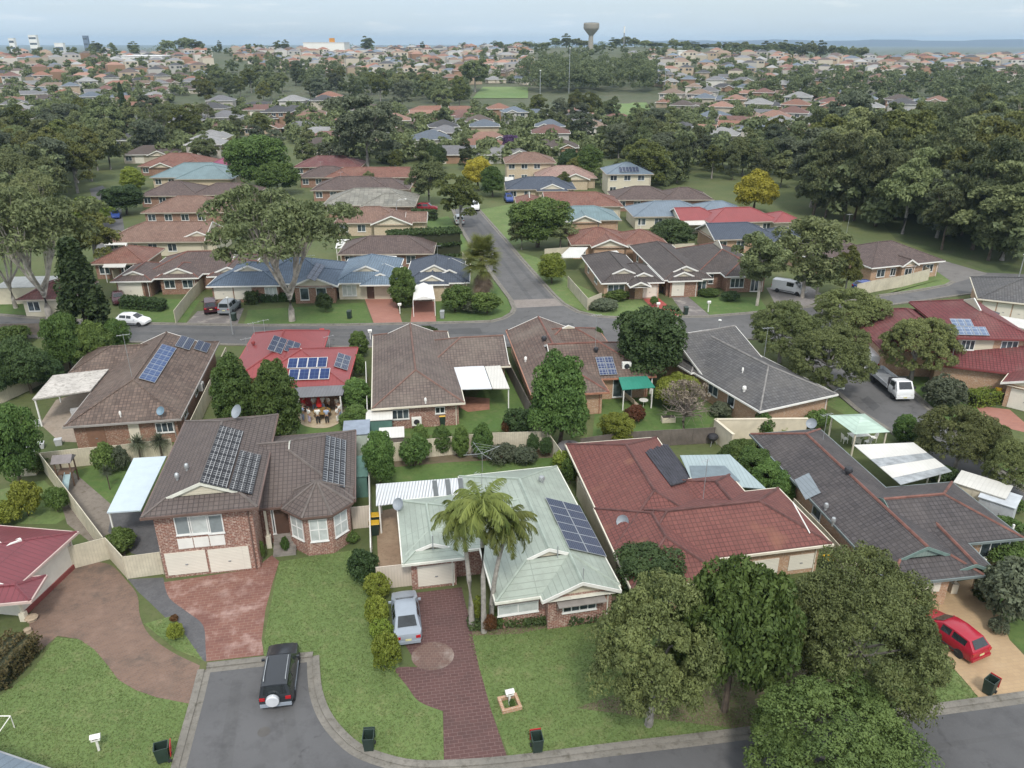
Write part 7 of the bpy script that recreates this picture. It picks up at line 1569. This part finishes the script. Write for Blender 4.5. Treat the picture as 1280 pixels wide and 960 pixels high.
for k, (L, W, e, gs) in enumerate([(15, 10, [(8, -2, 6, 8, 1, (0, 1))], (1, 1)), (13, 11, [(1.5, -1.5, 6, 9, 1, (.4, 1))], (1, 1)), (17, 10, [], (1, .4)), (12, 10, [(-3, 3, 9, 8, 0, (1, 1)), (6, -1.5, 5, 7, 1, (0, 1))], (1, 1)), (14, 9, [(9, 0, 6, 11, 1, (1, 1))], (0, 1)), (11, 10, [(1, -1.2, 5, 7, 1, (0, 1))], (1, 1))]):
    z = 5.2 if k in (1, 5) else 2.6
    h = House('x', (0, 0, 0), roof=M_OR, wall=M_OW, ridge=M_OR, trim=M_WHITE, gable=M_OW); b = h.blk((-L / 2, -W / 2), 0, L, W, z, 23, 0, *gs, seams=False)
    for q in e: h.blk((-L / 2 + q[0], -W / 2 + q[1]), 0, q[2], q[3], z - (.0 if k != 1 else 2.4), 23, q[4], *q[5], seams=False)
    if k not in (1, 5): h.winm(b, 'f', 1, 2.8, .8, 2.1, 2); h.winm(b, 'f', 3.6, 6.2, .05, 2.15, kind='garage_door')
    else: h.winm(b, 'f', 1, 2.8, .8, 2.1, 2); h.winm(b, 'f', 1, 2.8, 3.4, 4.7, 2); h.winm(b, 'f', 4.5, 6.3, 3.4, 4.7, 2); h.winm(b, 'f', 7.5, 9.3, 3.4, 4.7, 2)
    r = h.done(); protos.append(r)
def setcol(o, rc, wc):
    for ch in o.children:
        n = ch.name.split('.')[0]
        if n == 'roof' or n == 'ridge_cap': ch.color = c4(rc)
        elif n in ('wall', 'gable'): ch.color = c4(wc)
cand = []
rnd = random.Random(11)
for zi, (zn, P, an) in enumerate(HZ):
    a = R_(an * 2.2); ca, sa = math.cos(a), math.sin(a)
    pts = [GT(min(max(x, -5), 1290), max(y, 62)) for x, y in P]; xs = [p[0] for p in pts]; ysx = [p[1] for p in pts]
    cx, cy = sum(xs) / len(xs), sum(ysx) / len(ysx); ext = 12 + max(max(xs) - min(xs), max(ysx) - min(ysx)) * .8
    v = -ext
    while v < ext:
        for side in (0, 1):
            u = -ext; vv = v + (0 if side == 0 else 17)
            while u < ext:
                x, y = cx + u * ca - vv * sa, cy + u * sa + vv * ca
                if y > 150 and y < 1050:
                    p = proj(x, y, terr(x, y))
                    if -10 < p[0] < 1290 and inpoly(p[0], p[1], P) and rnd.random() < .93: cand.append((math.hypot(x, y), x + rnd.uniform(-1.5, 1.5), y + rnd.uniform(-1.5, 1.5), a + (0 if side == 0 else math.pi) + rnd.uniform(-.08, .08), zi, p))
                u += 15 + rnd.uniform(-1, 2.5)
        v += 44 if zi in (0, 2, 4, 5) else 37
cand.sort(); used = [o for o in list(bpy.data.objects) if o.get('category') == 'house' and o not in protos]
upos = [(o.location.x, o.location.y) for o in used]; keep = []
for c in cand:
    if all((c[1] - x) ** 2 + (c[2] - y) ** 2 > 13.5 ** 2 for x, y in upos): keep.append(c); upos.append((c[1], c[2]))
print('far houses', len(keep))
NIND = 250; groups = {}
for i, c in enumerate(keep[:NIND]):
    k = rnd.randrange(6); rn, rc = rnd.choice(ROOFS if c[4] not in (4,) else ROOFS[2:]); f = rnd.uniform(.8, 1.2); o = protos[k]
    t = copy_tree(o, 'x', (c[1], c[2], terr(c[1], c[2])), c[3]); t.scale = (.86, .86, .92) if c[4] in (0, 2, 4, 5) else (1, 1, 1); setcol(t, sc(rc, f), sc(rnd.choice(WALLS), rnd.uniform(.65, .95)))
    st = 'two-storey house' if k in (1, 5) else 'house'
    groups.setdefault((c[4], rn, st), []).append((c[5], t))
for (zi, rn, st), L in groups.items():
    L.sort(key=lambda e: e[0][0])
    for n, (p, t) in enumerate(L):
        t['group'] = 'far houses ' + HZ[zi][0]
        t['label'] = ('%s-roofed %s %s' % (rn, st, HZ[zi][0])) if len(L) == 1 else '%s from left of the %s-roofed %ss %s' % (ordi(n), rn, st, HZ[zi][0])
for o in protos:
    for ch in list(o.children):
        for g_ in list(ch.children): bpy.data.objects.remove(g_)
        bpy.data.objects.remove(ch)
    bpy.data.objects.remove(o)
def colmat(name):
    if name in MATS: return MATS[name]
    N = NT(name); at = N.n('ShaderNodeAttribute', attribute_name='col', attribute_type='GEOMETRY'); MATS[name] = finish(N, at.outputs['Color'], .8); return MATS[name]
V, Fc, Cc = [], [], []
for c in keep[NIND:]:
    _, x, y, a, zi, p = c; z = terr(x, y); L, W = rnd.uniform(8.5, 13), rnd.uniform(7.5, 10); hh = rnd.choice((2.7, 2.7, 5.2)); hs = W / 2; rz = hh + hs * .42; ca, sa = math.cos(a), math.sin(a)
    T = lambda u, v, w: (x + u * ca - v * sa, y + u * sa + v * ca, z + w); i = len(V)
    V += [T(-L / 2, -W / 2, -1), T(L / 2, -W / 2, -1), T(L / 2, W / 2, -1), T(-L / 2, W / 2, -1), T(-L / 2, -W / 2, hh), T(L / 2, -W / 2, hh), T(L / 2, W / 2, hh), T(-L / 2, W / 2, hh), T(-L / 2 + hs, 0, rz), T(L / 2 - hs, 0, rz)]
    wc = c4(sc(rnd.choice(WALLS), rnd.uniform(.6, .95))); rc = c4(sc(rnd.choice(ROOFS if zi != 4 else ROOFS[2:])[1], rnd.uniform(.8, 1.25)))
    for f, col in (((0, 1, 5, 4), wc), ((1, 2, 6, 5), wc), ((2, 3, 7, 6), wc), ((3, 0, 4, 7), wc), ((4, 5, 9, 8), rc), ((6, 7, 8, 9), rc), ((5, 6, 9), rc), ((7, 4, 8), rc)): Fc.append(tuple(i + k for k in f)); Cc.append(col)
    for u in (-.3, .1, .32):   # dark window openings
        i = len(V); V += [T(u * L - .8, -W / 2 - .06, hh - 1.9), T(u * L + .8, -W / 2 - .06, hh - 1.9), T(u * L + .8, -W / 2 - .06, hh - .6), T(u * L - .8, -W / 2 - .06, hh - .6)]; Fc.append((i, i + 1, i + 2, i + 3)); Cc.append((.05, .055, .06, 1))
me = bpy.data.meshes.new('distant_houses'); me.from_pydata(V, [], Fc); at = me.attributes.new('col', 'FLOAT_COLOR', 'FACE'); at.data.foreach_set('color', np.array(Cc, dtype=np.float32).ravel()); me.materials.append(colmat('distant_house_colours'))
o = meshobj('distant_houses', me); o['kind'] = 'stuff'; o['label'] = 'mass of tiny roofs covering the farthest slopes'; o['category'] = 'houses'
# woods
TZ = [('in the left gum belt', [(0, 300), (0, 172), (165, 165), (258, 160), (265, 186), (165, 205), (120, 235), (105, 262), (60, 300)], 34, ('bushtree', 'gum', 'bushtree'), (11, 15)), ('in the belt across the middle', [(250, 134), (262, 106), (330, 100), (520, 108), (590, 130), (560, 146), (430, 130)], 36, ('bushtree', 'bushtree', 'casuarina'), (10, 14)),
      ('along the creek in the centre', [(650, 160), (690, 136), (760, 148), (840, 160), (870, 200), (855, 226), (800, 232), (775, 205), (700, 175)], 34, ('bushtree', 'casuarina', 'bushtree'), (8, 12)),
      ('in the park woods at the right', [(800, 246), (870, 200), (960, 192), (1120, 182), (1290, 192), (1290, 318), (1205, 300), (1080, 270), (985, 262), (975, 225), (900, 225)], 62, ('bushtree', 'casuarina', 'bushtree', 'gum'), (13, 19)), ('at the near edge of the park woods', [(985, 262), (1080, 290), (1145, 306), (1215, 326), (1290, 346), (1290, 300), (1100, 252)], 24, ('casuarina', 'bushtree', 'casuarina'), (11, 16)), ('between the left and middle roofs', [(180, 225), (200, 175), (300, 165), (520, 158), (640, 170), (640, 215), (520, 225), (400, 210)], 24, ('bushtree', 'casuarina', 'bushtree'), (6, 9)), ('among the roofs right of the side street', [(640, 205), (700, 190), (830, 195), (860, 235), (800, 262), (700, 250)], 9, ('bushtree', 'bushtree'), (5, 7)), ('around the yellow-green tree', [(860, 205), (985, 215), (985, 255), (900, 232)], 9, ('bushtree', 'casuarina'), (7, 10)), ]
CN = dict(bushtree='rounded gum', gum='spreading gum', casuarina='dark casuarina', far='far gum', fardark='far dark casuarina'); groups = {}
for zn, P, n, kinds, (h0, h1) in TZ:
    x0, x1, y0, y1 = min(p[0] for p in P), max(p[0] for p in P), min(p[1] for p in P), max(p[1] for p in P); k = tries = 0; got = []
    while k < n and tries < 6000:
        tries += 1; px, py = rnd.uniform(x0, x1), rnd.uniform(y0, y1)
        if not inpoly(px, py, P): continue
        if any(abs(px - a) < 700 / (b - 40) * .9 * 4 and abs(py - b) < 3 + (b - 60) * .03 for a, b in got): continue
        X, Y = GT(px, py)
        if math.hypot(X, Y) > 1300 or ('roofs' in zn and any((X - a) ** 2 + (Y - b) ** 2 < 81 for a, b in upos)): continue
        got.append((px, py)); k += 1; kd = rnd.choice(kinds); hh = rnd.uniform(h0, h1) * (.62 if 'park woods at' in zn and px < 1010 else 1); w = hh * {'bushtree': .85, 'gum': .95, 'casuarina': .6, 'far': .95, 'fardark': .62}[kd] * rnd.uniform(.85, 1.2)
        t = plant(kd, X, Y, hh, w, 'x', var=rnd.randrange(3)); groups.setdefault((zn, kd), []).append((px, t))
for (zn, kd), L in groups.items():
    L.sort(key=lambda e: e[0])
    for n, (p, t) in enumerate(L): t['label'] = '%s from left of the %ss %s' % (ordi(n), CN[kd], zn); t['group'] = 'trees ' + zn
# skyline trees on the crest, each a tree of its own
def crest(px, d): r = ray(px, 62); k = d / math.hypot(r.x, r.y); return r.x * k, r.y * k
def skytree(px, ty, w, lab, d=960, grp=None, kd=None):
    X, Y = crest(px, d); q = ray(px, ty); z0 = terr(X, Y); zt = CAM_H + q.z * Y / q.y
    t = plant(kd or ('fardark' if w < 16 else 'far'), X, Y, zt - z0, w * Y / F_PX, lab, z=z0)
    if grp: t['group'] = grp
for (px, ty, w, lab) in [(460, 47, 15, 'lone dark tree standing up on the skyline between warehouse and tower'), (233, 47, 22, 'tallest clump of trees on the left skyline'), (211, 50, 18, 'second tallest trees on the left skyline'), (248, 51, 15, 'dark tree right of the tallest left skyline clump'), (167, 54, 15, 'rounded tree on the left skyline'), (122, 53, 14, 'rounded tree by the slim tower on the left skyline'), (347, 52, 10, 'dark tree left of the white warehouse'), (357, 52, 11, 'dark tree close to the white warehouse'), (275, 53, 7, 'small dark tree on the left skyline'), (528, 54, 8, 'small dark tree on the central skyline'), (580, 54, 8, 'small dark tree at the left foot of the ridge')]: skytree(px, ty, w, lab)
X, Y = GT(594, 116); plant('far', X, Y, 36 * Y / F_PX, 36 * Y / F_PX, 'big dark gum right of the central hillside roofs')
RG = random.Random(21); k = 0; px = 622.0
while px < 1085:
    top = 53 - 7 * math.exp(-((px - 705) / 22) ** 2) - 8 * math.exp(-((px - 785) / 22) ** 2) - 4 * math.exp(-((px - 848) / 12) ** 2) + (4 if 735 < px < 760 else 0) + max(0, (px - 1000) * .07)
    skytree(px, top + RG.uniform(-1.5, 2), RG.uniform(13, 20), '%s from left of the dark trees lining the ridge by the water tower' % ordi(k), 900 + RG.uniform(0, 60), 'trees lining the ridge', RG.choice(('far', 'fardark', 'far'))); px += RG.uniform(10, 14); k += 1
# woods that read as one mass
rs = np.random.RandomState(19); cen, rad = [], []
WZ = [([(650, 118), (655, 96), (720, 88), (790, 92), (835, 116)], 120, (12, 17)), ([(252, 122), (258, 100), (300, 84), (400, 88), (520, 104), (590, 126), (560, 134), (430, 120)], 90, (8, 12)), ([(940, 118), (950, 104), (1130, 104), (1290, 100), (1290, 148), (1130, 130), (1000, 134)], 120, (9, 14)), ([(795, 250), (870, 192), (960, 182), (1120, 172), (1290, 178), (1290, 345), (1240, 328), (1140, 300), (1010, 270), (1000, 225), (960, 205)], 110, (7, 12)), ([(0, 300), (0, 165), (165, 158), (258, 156), (265, 186), (165, 205), (110, 240), (60, 300)], 40, (8, 12)), ([(0, 76), (0, 70), (330, 66), (330, 74)], 40, (6, 11)), ([(660, 170), (680, 132), (760, 146), (860, 158), (880, 200), (860, 230), (800, 236), (775, 200), (700, 180)], 45, (5, 9)), ([(600, 74), (620, 66), (1080, 64), (1080, 74)], 70, (6, 11))]
for P, n, (h0, h1) in WZ:
    x0, x1, y0, y1 = min(p[0] for p in P), max(p[0] for p in P), min(p[1] for p in P), max(p[1] for p in P); k = tries = 0
    while k < n and tries < 4000:
        tries += 1; px, py = rnd.uniform(x0, x1), rnd.uniform(y0, y1)
        if not inpoly(px, py, P): continue
        X, Y = GT(px, py)
        if Y > 1150: continue
        k += 1; z = terr(X, Y); h_ = rnd.uniform(h0, h1)
        for _k in range(13):
            a_, q_ = rnd.uniform(0, 6.28), rnd.random() ** .5; zz = rnd.uniform(.3, 1); R0 = h_ * .36 * math.sqrt(max(.1, 1 - (zz - .6) ** 2 * 4)); cen.append((X + R0 * q_ * math.cos(a_), Y + R0 * q_ * math.sin(a_), z + h_ * zz - 1)); rad.append(h_ * rnd.uniform(.09, .16))
me = leaf_mesh('woodland', cen, rad, 58, .62, rs, 1.6, .8, -.5, .7, L_CASU); o = meshobj('woodland', me); o['kind'] = 'stuff'; o['label'] = 'dark woodland belts filling in between the trees'; o['category'] = 'woods'
# small trees among far roofs, too many to count
rs = np.random.RandomState(9); cen, rad = [], []
for zn, P, an in HZ:
    x0, x1, y0, y1 = min(p[0] for p in P), max(p[0] for p in P), min(p[1] for p in P), max(p[1] for p in P)
    for _ in range(int((x1 - x0) * (y1 - y0) / 62)):
        px, py = rnd.uniform(x0, x1), rnd.uniform(y0, y1)
        if not inpoly(px, py, P): continue
        X, Y = GT(px, py)
        if Y > 1400: continue
        z = terr(X, Y); s = rnd.uniform(1.2, 3.2)
        for _k in range(7): cen.append((X + rnd.gauss(0, s * .45), Y + rnd.gauss(0, s * .45), z + s * rnd.uniform(.5, 1.7))); rad.append(s * .62)
for _ in range(420):   # the far plain's woods
    X = rnd.uniform(-900, 900); Y = rnd.uniform(1150, 2100); z = terr(X, Y); s = rnd.uniform(4, 8)
    for _k in range(6): cen.append((X + rnd.gauss(0, s * 1.6), Y + rnd.gauss(0, s * .6), z + s * rnd.uniform(.3, 1.3))); rad.append(s * .7)
me = leaf_mesh('distant_trees', cen, rad, 56, .72, rs, 1.5, .8, -.4, .7, L_GUM); o = meshobj('distant_trees', me); o['kind'] = 'stuff'; o['label'] = 'small trees and gardens scattered among the far roofs'; o['category'] = 'trees'
# park oval on the slope
def patch(name, q, mat, n=10, m_=5, up=.25):
    m = MB(); g = []
    for j in range(m_ + 1):
        r = []
        for i in range(n + 1):
            u, v = i / n, j / m_; px = (q[0][0] * (1 - u) + q[1][0] * u) * (1 - v) + (q[3][0] * (1 - u) + q[2][0] * u) * v; py = (q[0][1] * (1 - u) + q[1][1] * u) * (1 - v) + (q[3][1] * (1 - u) + q[2][1] * u) * v
            X, Y = GT(px, py); r.append((X, Y, terr(X, Y) + up))
        g.append(r)
    for j in range(m_):
        for i in range(n): m.face([g[j][i], g[j][i + 1], g[j + 1][i + 1], g[j + 1][i]])
    o = m.build(name, mat); o['kind'] = 'structure'
patch('park_oval', [(590, 124), (660, 124), (660, 110), (604, 109)], M_PARK); patch('park_lawn', [(752, 147), (816, 144), (808, 129), (765, 131)], M_PARK)
# water tower
X, Y = GT(738, 66); zg = terr(X, Y); t = thing('water_tower', 'concrete water tower with flared bowl on the ridge', 'water tower', (X, Y, zg)); k = Y / F_PX; top = CAM_H + ray(738, 29).z * Y / ray(738, 29).y - zg; M_WT = plain('weathered_concrete', (.30, .28, .235), .9, var=.15)
m = MB(); m.lathe([(3.6 * k / 1.0, -3), (2.6 * k, top * .5), (2.6 * k, top * .62)], n=20); m.build('shaft', M_WT, t, smooth=True)
m = MB(); m.lathe([(2.6 * k, top * .58), (4.2 * k, top * .64), (8.4 * k, top * .80), (8.9 * k, top * .84), (8.9 * k, top * .985), (8.3 * k, top)], n=28); m.build('bowl', M_WT, t, smooth=True); m = MB(); m.lathe([(8.4 * k, top * .99), (8.1 * k, top * 1.015), (.5, top * 1.03)], n=28); m.build('roof', plain('dark_concrete', (.13, .125, .115), .9), t)
X, Y = GT(779, 66); zt = CAM_H + ray(779, 33).z * Y / ray(779, 33).y; t = thing('radio_mast', 'slim lattice mast right of the water tower', 'mast', (X, Y, terr(X, Y))); m = MB(); h_ = zt - terr(X, Y)
for sx, sy in ((-.8, -.5), (.8, -.5), (0, .9)): m.tube([(sx, sy, -1), (sx * .3, sy * .3, h_)], .16, 4)
for i in range(9): z = h_ * i / 9; q = 1 - .7 * i / 9; m.tube([(-.8 * q, -.5 * q, z), (.8 * q * .92, -.5 * q, z + h_ / 9)], .09, 3); m.tube([(.8 * q, -.5 * q, z), (0, .9 * q, z + h_ / 9)], .09, 3)
m.build('lattice', M_GREYM, t); m = MB(); m.tube([(0, 0, h_ * .75), (0, 0, h_)], .7, 8); m.build('antenna', M_WHITE, t)
def block(px, by, ty, wpx, dep, label, mat, roof=None, name='building', storeys=0, cat='building', d=None):
    X, Y = crest(px, d) if d else GT(px, by); z = terr(X, Y); w = wpx * Y / F_PX; h_ = CAM_H + ray(px, ty).z * Y / ray(px, ty).y - z; t = thing(name, label, cat, (X, Y, z)); m = MB(); m.box((0, 0, -2), (w, dep, h_ + 2)); m.build('wall', mat, t); m = MB(); m.box((0, 0, h_ + .01), (w + .6, dep + .6, .6)); m.build('roof', roof or mat, t)
    if storeys:
        for s_ in range(storeys): m = MB(); m.obox((-w * .45, -dep / 2 - .06, h_ * (s_ + .3) / storeys), (w * .9, 0, 0), (0, .1, 0), (0, 0, h_ * .35 / storeys)); m.build('window', M_GLASS, t)
    return t, w, h_
t, w, h_ = block(409, 66, 53.5, 46, 30, 'long white warehouse with orange sign box on the skyline', M_WHITE, plain('pale_roof', (.6, .6, .6)), 'warehouse', d=925)
m = MB(); m.box((w * .2, -12, h_ + .62), (w * .12, 4, h_ * .38)); m.build('sign_box', plain('orange_sign', (.55, .24, .03)), t)
block(45, 66, 44, 9, 8, 'white apartment tower on the far left skyline, wider of two', M_WHITE, storeys=5, name='tower_block', d=1900); block(18, 66, 48, 6, 8, 'white apartment tower on the far left skyline, narrower of two', M_WHITE, storeys=4, name='tower_block', d=1900); block(110, 66, 45, 5, 8, 'slim blue-grey tower on the far left skyline', plain('blue_grey_wall', (.13, .17, .24)), storeys=5, name='tower_block', d=1900); block(76, 68, 54, 10, 8, 'low white block between the far left towers', M_WHITE, storeys=2, d=1800)
block(188, 77, 70, 46, 30, 'long pale roofed factory on the far left slope', plain('pale_wall', (.6, .6, .58)), plain('white_roof', (.72, .72, .72)), 'warehouse'); block(10, 80, 73, 26, 25, 'pale teal roofed shed at the far left edge', M_CREND, plain('pale_teal_roof', (.5, .58, .58)), 'warehouse'); block(857, 70, 64, 22, 20, 'long white building on the slope right of the tower', M_WHITE, M_WHITE, 'warehouse')
block(1206, 160, 145, 44, 14, 'white two-storey building right of the park woods', M_WHITE, plain('grey_roof_sheet', (.2, .2, .2)), storeys=2)
# blue range beyond the plain
m = MB(); N_ = 60; P0 = []
for i in range(N_ + 1):
    a = .05 + .75 * i / N_; r = 9000; hgt = 34 * smooth(0, .22, i / N_) + 6 * math.sin(i * .7) * smooth(.1, .3, i / N_) + 2.5 * math.sin(i * 2.3); P0.append((r * math.sin(a), r * math.cos(a), -6 + 18 + hgt))
for i in range(N_):
    a, b = P0[i], P0[i + 1]; ka, kb = Vector((a[0], a[1], 0)).normalized(), Vector((b[0], b[1], 0)).normalized()
    fa, fb = Vector(a) - ka * 900, Vector(b) - kb * 900; fa.z = fb.z = -8; ga, gb = Vector(a) + ka * 900, Vector(b) + kb * 900; ga.z = gb.z = -8
    m.face([fa, fb, b, a]); m.face([a, b, gb, ga])
o = m.build('hills', plain('forested_hills', (.016, .03, .045), .95)); o['kind'] = 'structure'
# ------------------------------------------------------------------ air, sky, sun, camera
def haze(dens):
    m = MB(); m.obox((-9000, -200, -9), (18000, 0, 0), (0, 10800, 0), (0, 0, 90)); N = NT('thin_haze'); v = N.n('ShaderNodeVolumePrincipled'); o = N.n('ShaderNodeOutputMaterial')
    v.inputs['Color'].default_value = (.60, .80, 1, 1); v.inputs['Density'].default_value = dens; v.inputs['Anisotropy'].default_value = .2; N.l(v.outputs[0], o.inputs['Volume']); b = m.build('haze', N.m); b['kind'] = 'stuff'; b['label'] = 'thin pale haze over the suburb'; b['category'] = 'haze'
haze(.00011)
w = bpy.data.worlds.new('World'); scene.world = w; w.use_nodes = True; nt = w.node_tree; nt.nodes.clear()
SUN_EL, SUN_AZ = R_(52), R_(172)     # azimuth clockwise from +Y: high, behind the camera and a little left
sky = nt.nodes.new('ShaderNodeTexSky'); sky.sky_type = 'NISHITA'; sky.sun_disc = False; sky.sun_elevation = SUN_EL; sky.sun_rotation = SUN_AZ; sky.air_density = 1.0; sky.dust_density = 2.0; sky.ozone_density = 1.0
tc = nt.nodes.new('ShaderNodeTexCoord'); sx = nt.nodes.new('ShaderNodeSeparateXYZ'); nt.links.new(tc.outputs['Generated'], sx.inputs[0])
def wr(val, a, b, c, d, interp='SMOOTHSTEP'):
    m = nt.nodes.new('ShaderNodeMapRange'); m.interpolation_type = interp
    for k, q in enumerate((a, b, c, d)): m.inputs[k + 1].default_value = q
    nt.links.new(val, m.inputs[0]); return m.outputs[0]
def wmix(f, a, b):
    m = nt.nodes.new('ShaderNodeMix'); m.data_type = 'RGBA'
    for sk, q in ((m.inputs[0], f), (m.inputs[6], a), (m.inputs[7], b)):
        if hasattr(q, 'is_output'): nt.links.new(q, sk)
        else: sk.default_value = q
    return m.outputs[2]
# overcast dome: bluish and dimmer at the horizon, bright overhead
dome = wmix(wr(sx.outputs[2], .0, .55, 0, 1), (3.1, 3.75, 4.3, 1), (6.6, 6.9, 7.2, 1))
mp = nt.nodes.new('ShaderNodeMapping'); mp.inputs['Scale'].default_value = (1, 1, 9); mp.inputs['Location'].default_value = (.35, 0, .15); nt.links.new(tc.outputs['Generated'], mp.inputs[0])
nz = nt.nodes.new('ShaderNodeTexNoise'); nz.inputs['Scale'].default_value = 9; nz.inputs['Detail'].default_value = 6; nz.inputs['Roughness'].default_value = .6; nt.links.new(mp.outputs[0], nz.inputs['Vector'])
cl = wmix(wr(nz.outputs[0], .54, .70, 0, .28), dome, (5.2, 5.2, 5.1, 1))
n2 = nt.nodes.new('ShaderNodeTexNoise'); n2.inputs['Scale'].default_value = 2.2; n2.inputs['Detail'].default_value = 4; nt.links.new(mp.outputs[0], n2.inputs['Vector'])
mxo = wmix(wr(n2.outputs[0], .3, .7, .72, .97), sky.outputs[0], cl)
bg = nt.nodes.new('ShaderNodeBackground'); bg.inputs[1].default_value = .12; nt.links.new(mxo, bg.inputs[0]); ow = nt.nodes.new('ShaderNodeOutputWorld'); nt.links.new(bg.outputs[0], ow.inputs[0])
sd = bpy.data.lights.new('sun', 'SUN'); sd.energy = 1.5; sd.angle = R_(10); sd.color = (1, .95, .87); so = bpy.data.objects.new('sun', sd); COL.objects.link(so)
sdir = Vector((math.sin(SUN_AZ) * math.cos(SUN_EL), math.cos(SUN_AZ) * math.cos(SUN_EL), math.sin(SUN_EL))); so.rotation_euler = (-sdir).to_track_quat('-Z', 'Y').to_euler()
cd = bpy.data.cameras.new('camera'); cd.sensor_width = 36; cd.lens = F_PX / 1280 * 36; cd.clip_end = 30000; cd.clip_start = .5; co = bpy.data.objects.new('camera', cd); COL.objects.link(co); co.location = (0, 0, CAM_H); co.rotation_euler = (math.pi / 2 - TH, 0, 0); scene.camera = co
scene.view_settings.view_transform = 'Standard'; scene.view_settings.look = 'None'; scene.view_settings.gamma = 1; scene.view_settings.exposure = 0.80
scene.render.engine = 'CYCLES'; scene.cycles.max_bounces = 5; scene.cycles.diffuse_bounces = 4; scene.cycles.glossy_bounces = 2; scene.cycles.transmission_bounces = 3; scene.cycles.volume_bounces = 0; scene.cycles.use_denoising = True; scene.cycles.use_adaptive_sampling = True
